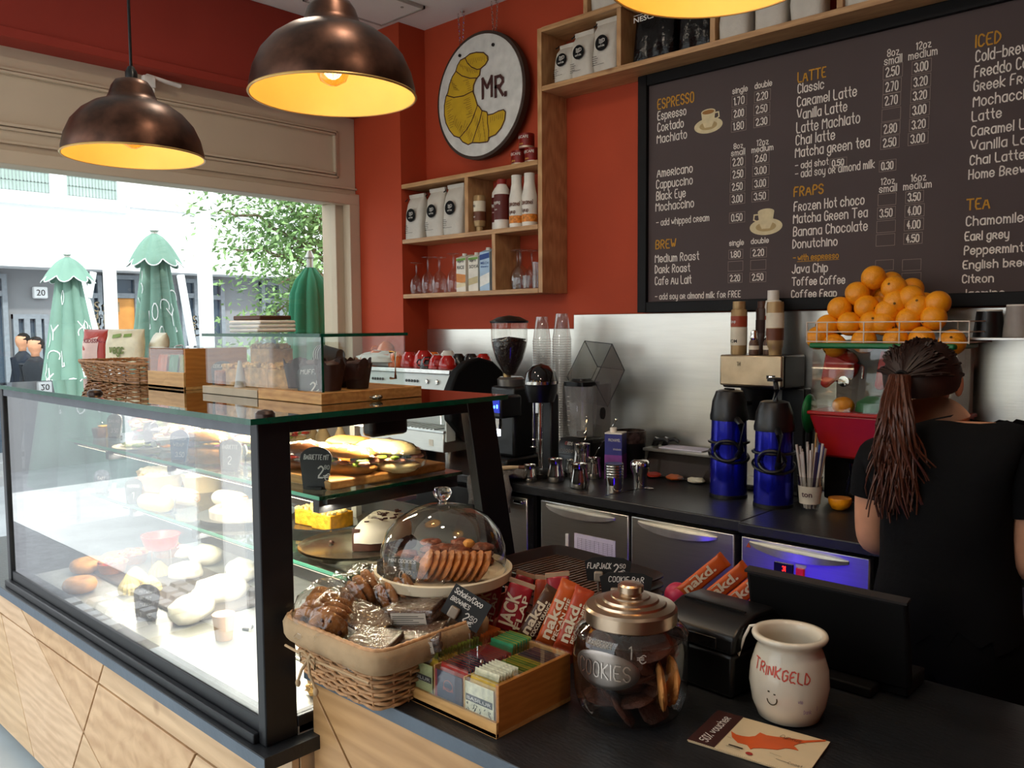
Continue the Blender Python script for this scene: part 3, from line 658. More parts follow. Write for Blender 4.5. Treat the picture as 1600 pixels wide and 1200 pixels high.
# bottles on the middle shelf
def bottle(name, label, x, y, z, prof, m, cap=None, mcap=None, bands=(), text=(), n=28, grp=None, cat='bottle', rz=0):
    b = T(name, label, cat, (x, y, z), rz, grp)
    o = G().lathe(prof, n=n).obj('body', m, b, ang=40)
    def rf(zz):
        for (r0, z0), (r1, z1) in zip(prof, prof[1:]):
            if z0 <= zz <= z1 and z1 > z0: return r0+(r1-r0)*(zz-z0)/(z1-z0)
        return prof[-1][0]
    if cap: G().lathe(cap, n=n).obj('cap', mcap, b, ang=40)
    for za, zb__, mm in bands: G().lathe([(rf(za)+.0008, za), (rf((za+zb__)/2)+.0009, (za+zb__)/2), (rf(zb__)+.0008, zb__)], n=n, cap0=False, cap1=False).obj('label_band', mm, b)
    for s_, u, v, h, mm, kind in text:
        g = G(); f = cyl(1, 0, -PI/2-.35 - rz, rf=lambda zz: rf(zz)+.0018)
        (write(g, s_, u, v, h, f, sw=h*.14) if kind == 'w' else type_mesh(g, s_, u, v, h, f, bold=.01)); g.obj('lettering', mm, b)
    return b
GOLDP = mat('gold_plastic', '#a98a5e', .35, .3); BRN = mat('label_brown', '#6a3a22', .5); CRM = mat('label_cream', '#e2d6bc', .6); WHP = mat('bottle_white', '#e4ddd0', .35)
bottle('sauce_bottle', 'gold sauce bottle standing on its cap, middle shelf by the divider', px_x(746, 330), 2.965, 2.007, [(.017, 0), (.018, .026), (.026, .028), (.030, .045), (.030, .17), (.027, .178), (.0, .18)], GOLDP, bands=((.10, .15, CRM), (.055, .098, BRN)), text=(('VIN', -.016, .12, .012, BLACKM, 't'), ('caramel', -.016, .07, .008, CHALK, 'w')))
CHOC = mat('label_chocolate', '#5d1a14', .45); REDC = mat('cap_red', '#8c2318', .4)
pr_ = [(.036, 0), (.038, .01), (.038, .16), (.036, .19), (.022, .215), (.0215, .218)]
for i, (px, yy, lb) in enumerate(((766, 3.03, 'white chocolate sauce bottle half hidden behind its twin'), (781, 2.965, 'white bottle with a chocolate brown label and red cap'))):
    bottle('topping_bottle', lb, px_x(px, 320)+(0 if i else -.015), yy, 2.007, pr_, WHP, [(.0225, .213), (.0225, .238), (.0, .24)], REDC, ((.045, .165, CHOC),), (('topping', -.01, .12, .014, CHALK, 'w'), ('cocoa', 0, .09, .007, CHALK, 'w')))
ORL = mat('label_caramel', '#d9822e', .5, var=.5, scale=60)
for i, px in enumerate((804, 824, 838)):
    bottle('syrup_bottle', ('white syrup bottle with orange script label next to the brown labelled bottle', 'white syrup bottle with orange script label, middle of three', 'white syrup bottle with orange script label against the upright board')[i], min(px_x(px, 310), -2.604), 2.965 + (0, 0, .075)[i], 2.007, [(.034, 0), (.036, .01), (.036, .14), (.03, .17), (.0245, .205), (.0245, .245), (.0, .247)], WHP, bands=((.02, .055, ORL),), text=(('Caramel', -.012, .1, .02, BRN, 'w'), ('Syrup', -.006, .066, .016, BRN, 'w')), grp='white syrup bottles')
# instant coffee tins stacked on the top board
TIN = mat('tin_red', '#7e1a12', .35, .1, var=.3, scale=40)
for i, (px, k, lb) in enumerate(((812, 0, 'small red instant coffee tin, lower front of the stack'), (833, 0, 'small red instant coffee tin, lower one by the upright board'), (824, 1, 'small red instant coffee tin on top of the stack'))):
    z = 2.297+k*.072
    bottle('coffee_tin', lb, P(px, 240 if not k else 215, y=2.99).x, 2.985, z, [(.036, 0), (.037, .003), (.037, .066), (.036, .07), (0, .07)], TIN, bands=((.004, .012, mat('tin_rim', '#c9b9a0', .3, .6)),), text=(('NESCAFE', -.02, .047, .012, CHALK, 't'), ('classic', .0, .018, .008, mat('tin_gold', '#d9a24a', .4), 'w')), grp='stacked red coffee tins', cat='tin')
# glasses upside down
def goblet(x, y, z, label, k=1, wide=1, up=False, grp='upturned stemmed glasses'):
    b = T('stemmed_glass', label, 'glass', (x, y, z), 0, grp)
    pr = [(.032, 0), (.036, .02), (.037, .05), (.030, .085), (.014, .105), (.005, .115), (.0045, .165), (.008, .172), (.034, .178), (.034, .180), (.006, .1815)]
    if up: pr = [(r, .1815-zz) for r, zz in pr][::-1]
    pr = [(r*wide, zz*k) for r, zz in pr]
    G().lathe(pr, n=24, cap0=False).obj('glass', GLASSW, b, ang=80); return b
ym = 2.97; zs = 1.717
for px, py, k, wd, lb in ((651, 455, .93, 1.0, 'small upturned stemmed glass at the column end of the lower shelf'), (669, 455, 1.06, 1.0, 'tall upturned stemmed glass, second from the column'), (687, 453, 1.03, 1.15, 'wide upturned stemmed glass, third from the column'), (709, 450, 1.1, 1.0, 'tall upturned stemmed glass touching the milk cartons')):
    goblet(P(px, py, y=ym).x, ym, zs, lb, k, wd)
goblet(P(793, 445, y=ym).x+.01, 3.03, zs, 'upturned glass just behind the lower divider', 1.05); goblet(P(812, 445, y=ym).x+.01, 2.965, zs, 'upturned round wine glass beside the tumblers', 1.03, 1.25)
goblet(P(828, 445, y=3.04).x, 3.055, zs, 'upturned stemmed glass behind the tumblers', 1.05)
def tumbler(x, y, z, lb, h=.062, r=.019):
    b = T('tumbler', lb, 'glass', (x, y, z), 0, 'small tumblers on the lower shelf'); G().lathe([(r*.8, 0), (r, h), (r*.9, h), (r*.72, .006)], n=16, cap0=True, cap1=True).obj('glass', GLASSW, b, ang=50)
tx = P(820, 450, y=2.945).x
for c_, (dx, dy) in enumerate(((0, 0), (.042, .0), (.084, .0))):
    for k in range((1, 2, 3)[c_]): tumbler(tx+dx+.005, 2.95+dy+.02*(c_ > 0), zs+k*.0625, ('small tumbler standing singly by the wine glass', 'small tumbler in the pair next to the single tumbler', 'small tumbler in the stack by the upright board')[c_] + (', %s' % ('lowest', 'second up', 'topmost')[k] if c_ else ''))
# cartons
def carton(px, py, lb, cm, txt, tc_, w_=.062, h=.19, y=2.975, art=None):
    x = P(px, py, y=y-.03).x; b = T('milk_carton', lb, 'carton', (x, y, zs), .1)
    g = G(); g.add([(-w_/2, -w_/2, 0), (w_/2, -w_/2, 0), (w_/2, w_/2, 0), (-w_/2, w_/2, 0), (-w_/2, -w_/2, h*.9), (w_/2, -w_/2, h*.9), (w_/2, w_/2, h), (-w_/2, w_/2, h)], [(0,3,2,1),(4,5,6,7),(0,1,5,4),(1,2,6,5),(2,3,7,6),(3,0,4,7)])
    g.obj('box', cm, b, bev=.001)
    G().lathe([(.012, 0), (.012, .014), (0, .015)], (0, 0, h*.945), 14).obj('cap', CHALK, b)
    f = flat((0, -w_/2-.001, 0))
    for col, za, zb__, wv in art or ():
        g = G(); g.wall([(-w_/2+.001, za), (w_/2-.001, za+wv), (w_/2-.001, zb__), (-w_/2+.001, zb__-wv)], -w_/2-.0008, -w_/2-.0002); g.obj('printed_band', mat('print_'+col.strip('#'), col, .5), b)
    g = G()
    for s_, u, v, hh in txt: type_mesh(g, s_, u, v, hh, f, bold=.015)
    g.obj('lettering', tc_, b)
    return b
CW = mat('carton_white', '#e6dfd0', .5); TBL = mat('ink_blue', '#234a8c', .5)
carton(720, 455, 'white rice drink carton next to the glasses, orange bowl picture', CW, (('alpro', -.022, .148, .014), ('RICE', -.024, .115, .016)), BLACKM, art=(('#6f9a3c', .155, .170, .003), ('#d98a3e', .05, .085, -.008), ('#e9d9b0', .02, .05, .01)))
carton(739, 455, 'white soya drink carton between the rice and the blue carton', CW, (('alpro', -.022, .148, .014), ('SOYA', -.024, .115, .016)), BLACKM, art=(('#6f9a3c', .155, .170, .003), ('#c9b88a', .03, .075, .012)))
carton(757, 455, 'blue and pale milk carton against the lower divider', mat('carton_pale_blue', '#a9c4dc', .5), (('MILCH', -.024, .13, .012), ('laktosefrei', -.024, .115, .008)), TBL, h=.21, art=(('#1c3f86', .15, .186, .01), ('#f2f0e8', .02, .09, .02)))

# round hanging sign
SR = .298; sc_ = P(750, 150, y=3.03)
sg = T('hanging_sign', 'round white sign with a croissant and the letters MR hung on chains', 'sign', sc_)
def ydisc(g, r, y0, y1, n=72, c=(0, 0)):
    g.rings([[(c[0]+r*math.cos(2*PI*i/n), yy, c[1]+r*math.sin(2*PI*i/n)) for i in range(n)] for yy in (y0, y1)]); return g
ydisc(G(), SR+.012, -.005, .03).obj('rim', mat('sign_brown', '#3a2a20', .6), sg); ydisc(G(), SR-.004, -.009, -.004).obj('face', mat('sign_white', '#d3d0c8', .6), sg)
def sgn(X, Y):
    q = P(400+X/4, Y/4, y=3.02)-sc_; return (q.x, q.z)
OUT = [(1450,352),(1425,330),(1380,328),(1340,338),(1310,362),(1280,378),(1262,410),(1250,450),(1230,480),(1212,530),(1202,580),(1190,605),(1180,660),(1180,720),(1190,770),(1212,815),(1240,850),(1275,862),(1295,888),(1330,905),(1355,892),(1400,893),(1450,886),(1460,860),(1500,842),(1535,800),(1556,750),(1562,700),(1550,686),(1520,694),(1485,712),(1450,720),(1445,700),(1415,692),(1400,670),(1385,655),(1372,610),(1360,575),(1362,535),(1378,495),(1400,470),(1405,430),(1435,405),(1452,375)]
g = G().wall([sgn(*p) for p in OUT][::-1], -.0125, -.009); g.obj('croissant', mat('croissant_yellow', '#c9a21e', .6, var=.08), sg)
g = G(); f = flat((0, -.0138, 0)); ln = [sgn(*p) for p in OUT+OUT[:1]]; ribbon(g, ln, .0055, f)
for seg in (((1310,362),(1325,395),(1350,420),(1385,435),(1405,432)), ((1255,448),(1290,475),(1340,490),(1380,488)), ((1195,598),(1240,610),(1300,600),(1362,568)), ((1275,862),(1320,810),(1350,760),(1388,658)), ((1355,892),(1375,830),(1400,760),(1416,692)), ((1455,868),(1458,820),(1450,770),(1450,720))): ribbon(g, [sgn(*p) for p in seg], .005, f)
g.obj('croissant_outline', mat('sign_dark_line', '#43201a', .6), sg)
g = G(); random.seed(5)
for (x0, y0, x1, y1, n_, lx, ly) in ((1330,370,1440,350,11,6,28),(1275,400,1380,440,12,8,26),(1215,500,1240,560,7,26,8),(1330,500,1350,560,6,-28,6),(1190,640,1215,800,12,30,-14),(1340,610,1360,720,10,-34,14),(1235,770,1290,850,9,16,-40),(1300,800,1340,880,8,16,-36),(1365,740,1400,880,7,10,-42),(1420,720,1440,870,8,-4,26),(1470,730,1545,710,7,-2,30)):
    for k in range(n_):
        t_ = k/max(1, n_-1); x = x0+(x1-x0)*t_; y = y0+(y1-y0)*t_; ribbon(g, [sgn(x, y), sgn(x+lx*random.uniform(.6, 1.3), y+ly*random.uniform(.6, 1.3))], .0016, f)
g.obj('croissant_hatching', MATS['sign_dark_line'], sg)
a, b = sgn(1414, 628), sgn(1478, 618); fs_ = flat((0, -.0138, 0))
for s_, pa, pb_ in (('M', (1420, 622), (1476, 618)), ('R', (1500, 612), (1545, 606)), ('.', (1562, 602), (1564, 602))):
    a = sgn(*pa); b = sgn(*pb_); g = G(); write(g, s_, a[0], a[1]+.006, .092, fs_, width=b[0]-a[0] if s_ != '.' else None, sw=.0155 if s_ != '.' else .017, soft=False)
    g.obj('lettering', MATS['sign_dark_line'], sg)
for px, pt in ((719, 87), (771, 70)):
    a = P(px, pt, y=3.02)-sc_; top = Vector((a.x+.01, 0, 3.14-sc_.z))
    ch = G(); n_ = int((top.z-a.z)/.017)
    for side in (-1, 1):
        for k in range(n_):
            c0 = Vector((a.x+side*(.004+.018*(k/n_)), .0, a.z+.017*k)); ax = Vector((1, 0, 0)) if k % 2 else Vector((0, 1, 0))
            ch.tube([c0+ax*.0045*math.cos(2*PI*j/8)+Vector((0, 0, .0115*math.sin(2*PI*j/8))) for j in range(8)], .0013, 4, closed=True)
    o = ch.obj('chain', CHROME, sg); o['kind'] = 'stuff'
    ydisc(G(), .008, -.016, -.009, 14, (a.x, a.z)).obj('ring_bolt', BLACKP, sg); G().lathe([(.012, -.012), (.004, -.02), (.003, -.03)], (a.x+.01, 0, 3.14-sc_.z), 10).obj('ceiling_hook', CHROME, sg)

# ---------------------------------------------------------------- menu board
YB = 3.055
mb = T('menu_board', 'large dark framed menu board with chalk style drinks list', 'board', (0, YB, 0))
X0, X1, Z0, Z1 = -2.10, .9, 1.598, 2.594
SLB = mat('board_slate', '#4d403e', .75, var=.12, scale=1.6)
G().bx(X0+.03, X1-.03, 0, .03, Z0+.03, Z1-.03).obj('panel', SLB, mb)
fm = mat('frame_black', '#0c0a0a', .55, spec=.25)
fw = .045
for q in ((X0, X0+fw, Z0, Z1), (X1-fw, X1, Z0, Z1), (X0+fw, X1-fw, Z0, Z0+fw), (X0+fw, X1-fw, Z1-fw, Z1)): G().bx(q[0], q[1], -.018, .035, q[2], q[3]).obj('frame_side', fm, mb, bev=.003)
fb_ = flat((0, -.0015, 0)); WH, GO = mat('board_white', '#e6dccf', .8), mat('board_gold', '#c08a2a', .8); BXM = mat('board_box_line', '#8d7d72', .8)
def bw(g, s_, xa, ya, xb, ytop, sw=None):
    """one line: left end and baseline pixel, right end pixel, pixel of the capitals' top"""
    a = P(xa, ya, y=YB); b = P(xb, ya, y=YB); h = P(xa, ytop, y=YB).z-a.z
    q = G(); write(q, s_, a.x, a.z, h, fb_, width=b.x-a.x, sw=sw or .0041); q.obj('menu_heading' if g is GO else 'menu_line', g, mb)
def price(s_, xa, yb_, xb, yt_, digits=True):
    a = P(xa, yb_, y=YB); b = P(xb, yb_, y=YB); top = P(xa, yt_, y=YB).z; w_ = b.x-a.x; h = top-a.z
    bq = G()
    for q in (((0, 0), (w_, 0)), ((w_, 0), (w_, h)), ((w_, h), (0, h)), ((0, h), (0, 0))): ribbon(bq, [(a.x+p[0], a.z+p[1]) for p in q], .0018, fb_)
    bo = bq.obj('price_box', BXM, mb)
    if s_: q = G(); write(q, s_, a.x+w_*.14, a.z+h*.17, h*.66, fb_, width=w_*.68, sw=.0038); q.obj('price', WH, bo)
for s_, xa, ya, xb, yt in (('ESPRESSO', 1028, 171, 1084, 156),): bw(GO, s_, xa, ya, xb, yt, .005)
for s_, xa, ya, xb, yt in (('Espresso', 1028, 188, 1072, 175), ('Cortado', 1028, 206, 1068, 193), ('Machiato', 1027, 224, 1073, 211), ('Americano', 1027, 277, 1082, 264), ('Cappuccino', 1026, 295, 1082, 282), ('Black Eye', 1026, 313, 1071, 300), ('Mochaccino', 1025, 330, 1084, 317), ('Medium Roast', 1024, 410, 1092, 398), ('Dark Roast', 1024, 427, 1078, 415), ('Cafe Au Lait', 1024, 445, 1080, 433),
    ('Classic', 1247, 146, 1287, 132), ('Caramel Latte', 1246, 167, 1338, 152), ('Vanilla Latte', 1246, 187, 1323, 172), ('Latte Machiato', 1245, 208, 1343, 192), ('Chai latte', 1244, 227, 1304, 212), ('Matcha green tea', 1243, 246, 1358, 231),
    ('Frozen Hot choco', 1241, 330, 1350, 316), ('Matcha Green Tea', 1240, 349, 1355, 335), ('Banana Chocolate', 1240, 369, 1355, 355), ('Donutchino', 1239, 388, 1308, 375), ('Java Chip', 1238, 427, 1293, 414), ('Toffee Coffee', 1238, 446, 1320, 434), ('Coffee Frap', 1237, 465, 1307, 454),
    ('Cold-brew', 1525, 97, 1606, 80), ('Freddo Cappuccino', 1523, 121, 1684, 104), ('Greek Frappe', 1522, 143, 1640, 127), ('Mochaccino', 1521, 167, 1622, 151), ('Latte', 1519, 190, 1564, 175), ('Caramel Latte', 1518, 213, 1640, 198), ('Vanilla Latte', 1517, 236, 1634, 221), ('Chai Latte', 1516, 258, 1600, 244), ('Home Brew', 1514, 280, 1603, 266),
    ('Chamomile', 1510, 353, 1598, 339), ('Earl grey', 1508, 376, 1576, 363), ('Peppermint', 1507, 398, 1598, 385), ('English breakfast', 1505, 420, 1660, 408), ('Citron', 1504, 442, 1552, 430), ('Jasmine', 1503, 464, 1569, 453)): bw(WH, s_, xa, ya, xb, yt)
for s_, xa, ya, xb, yt in (('LATTE', 1247, 129, 1290, 114), ('BREW', 1025, 389, 1056, 376), ('FRAPS', 1241, 307, 1286, 293), ('ICED', 1525, 74, 1563, 56), ('TEA', 1511, 328, 1546, 312)): bw(GO, s_, xa, ya, xb, yt, .005)
for s_, xa, ya, xb, yt in (('- add whipped cream', 1026, 353, 1108, 343), ('- add soy or almond milk for FREE', 1024, 468, 1157, 459), ('- add shot', 1243, 264, 1294, 254), ('- add soy or almond milk', 1243, 278, 1366, 266), ('single', 1145, 147, 1168, 138), ('double', 1180, 139, 1206, 130), ('8oz', 1147, 233, 1161, 225), ('small', 1143, 244, 1164, 235), ('12oz', 1183, 228, 1201, 219), ('medium', 1175, 239, 1208, 230), ('8oz', 1387, 89, 1405, 78), ('small', 1382, 102, 1409, 90), ('12oz', 1432, 78, 1455, 67), ('medium', 1420, 94, 1464, 82), ('single', 1140, 384, 1162, 376), ('double', 1174, 381, 1201, 373), ('12oz', 1377, 289, 1398, 279), ('small', 1374, 301, 1401, 290), ('16oz', 1424, 284, 1447, 273), ('medium', 1412, 297, 1455, 286)): bw(WH, s_, xa, ya, xb, yt, .0032)
bw(GO, 'with espresso', 1247, 407, 1310, 398, .0032); a, b = P(1246, 409, y=YB), P(1311, 406, y=YB); q = G(); ribbon(q, [(a.x, a.z), (b.x, a.z)], .002, fb_); q.obj('underline', GO, mb); bw(GO, '-', 1240, 406, 1243, 400)
for s_, xa, yb_, xb, yt_ in (('1.70', 1144, 168, 1167, 151), ('2.20', 1179, 161, 1204, 144), ('2.00', 1144, 187, 1166, 171), ('2.50', 1178, 181, 1203, 164), ('1.80', 1143, 207, 1166, 190), ('2.30', 1178, 200, 1203, 184),
    ('2.20', 1142, 263, 1165, 246), ('2.60', 1177, 257, 1202, 241), ('2.50', 1142, 282, 1165, 265), ('3.00', 1176, 276, 1202, 260), ('2.50', 1141, 301, 1164, 285), ('3.00', 1176, 296, 1201, 280), ('3.00', 1141, 320, 1164, 304), ('3.50', 1175, 316, 1201, 300), ('0.50', 1140, 349, 1164, 333), ('1.80', 1139, 405, 1161, 391), ('2.20', 1173, 403, 1198, 388), ('', 1138, 424, 1161, 409), ('', 1173, 422, 1197, 407), ('2.20', 1138, 442, 1160, 428), ('2.50', 1172, 441, 1197, 426),
    ('2.50', 1380, 125, 1410, 104), ('3.00', 1425, 117, 1455, 97), ('2.70', 1380, 148, 1408, 127), ('3.20', 1424, 140, 1454, 120), ('2.70', 1379, 169, 1407, 149), ('3.20', 1423, 161, 1453, 142), ('', 1378, 191, 1407, 172), ('3.00', 1422, 184, 1452, 164), ('2.80', 1377, 213, 1406, 193), ('3.20', 1421, 206, 1451, 187), ('2.50', 1376, 234, 1405, 215), ('3.00', 1419, 228, 1450, 209), ('0.50', 1297, 263, 1323, 249), ('0.30', 1374, 269, 1400, 252),
    ('', 1372, 322, 1400, 304), ('3.50', 1415, 318, 1443, 300), ('3.50', 1371, 343, 1399, 325), ('4.00', 1414, 340, 1444, 321), ('', 1370, 364, 1399, 346), ('4.00', 1413, 361, 1443, 343), ('', 1369, 385, 1398, 367), ('4.50', 1412, 382, 1441, 365), ('', 1368, 423, 1396, 407), ('', 1410, 423, 1439, 406), ('', 1367, 444, 1396, 428), ('', 1409, 443, 1439, 427)): price(s_, xa, yb_, xb, yt_)
# printed cups (flat print on the board)
CPC = mat('print_cream', '#d9c79c', .7, var=.1, scale=40); CPS = mat('print_cream_dark', '#b59a68', .7); COF = mat('print_coffee', '#9a6a34', .7)  # the saucer well is printed in a darker cream
def ell(g, cx, cz, rx, rz, y, n=28, tilt=0):
    g.add([(cx+rx*math.cos(2*PI*i/n), y, cz+rz*math.sin(2*PI*i/n)+tilt*rx*math.cos(2*PI*i/n)) for i in range(n)], [tuple(range(n))])
for px, py, k, coffee in ((1107, 186, 1, True), (1197, 343, 1.05, False)):
    c_ = P(px, py, y=YB); x, z = c_.x, c_.z
    o = G(); ell(o, x, z-.026*k, .064*k, .030*k, -.0012); o = o.obj('printed_saucer', CPC, mb)
    q = G(); ell(q, x, z-.026*k, .04*k, .017*k, -.0016); q.obj('saucer_well', CPS, o)
    q = G().add([(x-.032*k, -.002, z+.028*k), (x+.032*k, -.002, z+.028*k), (x+.026*k, -.002, z-.012*k), (x+.016*k, -.002, z-.033*k), (x-.016*k, -.002, z-.033*k), (x-.026*k, -.002, z-.012*k)], [(0, 1, 2, 3, 4, 5)]); q.obj('cup_print', CPC, o)
    q = G(); ell(q, x, z+.028*k, .032*k, .0115*k, -.0024); q.obj('cup_rim_print', CPC, o)
    q = G(); ell(q, x, z+.027*k, .027*k, .0085*k, -.0028); q.obj('drink_print', COF if coffee else CPC, o)
    s2 = 1 if coffee else -1; q = G(); ribbon(q, [(x+s2*.03*k, z+.02*k), (x+s2*.046*k, z+.02*k), (x+s2*.048*k, z+.002*k), (x+s2*.027*k, z-.008*k)], .005, flat((0, -.002, 0))); q.obj('handle_print', CPC, o)

# ---------------------------------------------------------------- pendant lamps
COP = mat('aged_copper', '#4c3226', .36, .8, var=.85, scale=14, bump=.04, bscale=9)
INN = mat('lamp_gold_inside', '#e2bd74', .45, var=.08, scale=4)
PR = [(.028, .205), (.042, .200), (.052, .185), (.060, .162), (.066, .15), (.074, .146), (.100, .136), (.130, .115), (.156, .085), (.172, .05), (.180, .015), (.181, 0)]
def pendant(c_, k, label):
    t_ = T('pendant_lamp', label, 'lamp', (c_.x, c_.y, c_.z))
    G().lathe([(r*k, z*k) for r, z in PR[::-1]], n=64, cap0=False, cap1=True).obj('shade', COP, t_, ang=50)
    G().lathe([((r-.003)*k, z*k-.001) for r, z in PR[::-1][:-3]]+[(.03*k, .15*k)], n=64, cap0=False, cap1=False).obj('shade_lining', INN, t_, ang=60)
    G().tube([(.181*k*math.cos(2*PI*i/64), .181*k*math.sin(2*PI*i/64), 0) for i in range(64)], .0028*k, 6, closed=True).obj('rim', mat('rim_gold', '#c9a15c', .3, .5), t_)
    H = 3.14-c_.z
    G().tube([(0, 0, .235*k), (0, 0, H)], .0042, 8).obj('cable', BLACKP, t_); G().lathe([(.016*k, .203*k), (.016*k, .225*k), (.008*k, .24*k)], n=14).obj('cable_grip', BLACKP, t_); G().lathe([(.05, 0), (.05, .02)], (0, 0, H-.02), 24).obj('ceiling_rose', COP, t_)
    s_ = G().lathe([(.02*k, .12*k), (.02*k, .17*k)], n=16).obj('socket', BLACKP, t_)
    G().lathe([(.012*k, .125*k), (.02*k, .10*k), (.036*k, .075*k), (.038*k, .055*k), (.028*k, .032*k), (.008*k, .022*k)], n=24).obj('bulb', pane('amber_bulb', (1, .82, .5), 1.5, .02, film=.04), t_, ang=80)
    g = G(); 
    for j in range(5): a = 2*PI*j/5; g.tube([(.005*k*math.cos(a), .005*k*math.sin(a), .1*k), (.016*k*math.cos(a), .016*k*math.sin(a), .06*k), (.006*k*math.cos(a+.5), .006*k*math.sin(a+.5), .1*k)], .0009, 4)
    g.obj('filament', emis('filament_glow', (1, .62, .22), 60), t_)
    light('pendant_bulb', 'POINT', (c_.x, c_.y, c_.z+.06*k), LAMPW, (1, .84, .56), .03)
pendant(P(210, 245, d=2.30), 1.0, 'aged copper dome pendant lamp, the farthest, before the window')
pendant(P(521, 150, d=1.86), 1.0, 'aged copper dome pendant lamp, the large one in front of the column')
pendant(P(1114, -32, d=1.46), 1.0, 'pendant lamp nearest the camera, only its golden inside rim showing')
# ---------------------------------------------------------------- glass pastry case
CX0, CY0, CY1, CZ0, CZ1 = -3.14, .87, 1.57, .69, 1.37
dc = T('pastry_case', 'long black framed glass pastry display case with lit shelves', 'display case', (0, 0, 0))
pw = .03
g = G().bx(XE-pw, XE, CY0, CY0+.075, CZ0, CZ1-.012); g.obj('corner_post', SATIN, dc, bev=.003)
G().bx(CX0, CX0+pw, CY0, CY0+.05, CZ0, CZ1-.012).obj('corner_post', SATIN, dc, bev=.003)
def slant(x0, x1, w_): return G().add([(x0, 1.45, CZ1-.012), (x1, 1.45, CZ1-.012), (x1, 1.45+w_, CZ1-.012), (x0, 1.45+w_, CZ1-.012), (x0, 1.57, CZ0), (x1, 1.57, CZ0), (x1, 1.57+w_*1.1, CZ0), (x0, 1.57+w_*1.1, CZ0)], [(0,1,2,3),(7,6,5,4),(0,4,5,1),(1,5,6,2),(2,6,7,3),(3,7,4,0)])
slant(XE-.03, XE, .09).obj('rear_post', SATIN, dc, bev=.002); slant(CX0, CX0+.03, .09).obj('rear_post', SATIN, dc, bev=.002)
g = G(); g.cur = 0
g.bx(CX0, XE-pw, CY0+.004, CY0+.04, CZ0, CZ0+.055); g.obj('front_sill', SATIN, dc, bev=.004)
G().bx(CX0, XE-pw, CY0-.012, CY0+.004, CZ0, CZ0+.022).obj('front_sill', SATIN, dc, bev=.003)
G().bx(XE-.03, XE, CY0+.075, 1.57, CZ0, CZ0+.04).obj('end_sill', SATIN, dc, bev=.003)
G().bx(CX0, XE-pw, CY0+.003, CY0+.02, CZ1-.04, CZ1-.012).obj('top_rail', mat('grey_anodised', '#5a5e64', .4, .5), dc, bev=.001)
G().bx(XE-.022, XE-.002, CY0+.075, 1.46, CZ1-.038, CZ1-.012).obj('top_rail', SATIN, dc, bev=.001)
G().bx(CX0, XE, CY0+.075, 1.62, CZ0, CZ0+.018).obj('deck', mat('case_deck', '#b7b7b2', .35, .6), dc)
CASEG = pane('case_front_glass', (.96, .98, .97), 2.8, 0)
G().bx(CX0+pw, XE-pw, CY0+.008, CY0+.014, CZ0+.055, CZ1-.012).obj('front_pane', CASEG, dc)
G().bx(XE-.014, XE-.009, CY0+.075, 1.47, CZ0+.04, CZ1-.012).obj('end_pane', pane('case_end_glass', (.98, .99, .98), .6), dc)
# top: thick glass sheet, dark tinted with green edge
tp = G().bx(CX0-.02, XE+.02, CY0-.025, 1.575, CZ1-.012, CZ1); 
TOPG = pane('case_top_glass', (.30, .33, .32), 2.6, 0)
tp.obj('top_pane', TOPG, dc)
g = G(); e = .0015
g.bx(CX0-.022, XE+.0225, CY0-.0268, CY0-.0252, CZ1-.0118, CZ1-.0003); g.bx(XE+.0202, XE+.0218, CY0-.025, 1.575, CZ1-.0118, CZ1-.0003); g.obj('glass_edge', GEDGE, dc)
for x, y in ((XE-.02, CY0+.03), (XE-.9, CY0+.03)): G().lathe([(.02, 0), (.02, .004), (.015, .010), (0, .013)], (x, y, CZ1), 24).obj('stud', mat('stud_bronze', '#4a3f3a', .35, .8), dc)
# shelves
G1, G2 = 1.17, .972
EL = mat('shelf_edge_green', '#5fae8c', .2, var=.1, emit=.12)
for z, yf, x1 in ((G1, 1.062, XE-.075), (G2, 1.13, XE-.075)):
    s_ = G().bx(CX0+.04, x1, yf, 1.50, z-.008, z).obj('glass_shelf', pane('shelf_glass', (.93, .97, .95), 1.3), dc)
    G().bx(CX0+.04, x1, yf-.0015, yf-.0001, z-.008, z).obj('front_edge', EL, s_); G().bx(x1+.0001, x1+.0016, yf, 1.50, z-.008, z).obj('end_edge', GEDGE, s_)
    for x in (CX0+.35, -2.35, x1-.03): G().bx(x-.012, x+.012, yf+.01, 1.5, z-.042, z-.009).obj('bracket', mat('bracket_dark', '#3a3b3d', .4, .4), s_)
    G().bx(CX0+.04, x1, yf+.02, yf+.045, z-.022, z-.009).obj('light_strip_housing', mat('bracket_dark', '#3a3b3d', .4), s_)
G().bx(CX0+.04, XE-.06, 1.215, 1.245, 1.315, 1.335).obj('lamp_housing', mat('lamp_white', '#d8d2c8', .4), dc, bev=.004)
G().bx(XE-.075, XE-.035, 1.18, 1.29, 1.293, 1.357).obj('lamp_bracket', BLACKP, dc, bev=.01)
LED = emis('case_led', (1, .86, .62), 7)
G().bx(CX0+.06, XE-.09, 1.222, 1.238, 1.309, 1.3145).obj('led_tube', LED, dc)
for z, yf in ((G1, 1.062), (G2, 1.13)): G().bx(CX0+.06, XE-.1, yf+.026, yf+.04, z-.0255, z-.0225).obj('led_tube', LED, dc)
light('case_led_top', 'AREA', ((CX0+XE)/2, 1.23, 1.306), CASEW, (1, .84, .6), 1.5, (0, 0, 0), .02)
light('case_led_mid', 'AREA', ((CX0+XE)/2, 1.095, G1-.027), CASEW*.55, (1, .9, .74), 1.5, (0, 0, 0), .02)
light('case_led_low', 'AREA', ((CX0+XE)/2, 1.163, G2-.027), CASEW*.7, (1, .94, .84), 1.5, (0, 0, 0), .02)
G().bx(CX0+.03, XE-.03, 1.535, 1.545, CZ0+.02, CZ0+.35).obj('rear_panel', mat('rear_sheet', '#3a3a3a', .4, .3), dc)
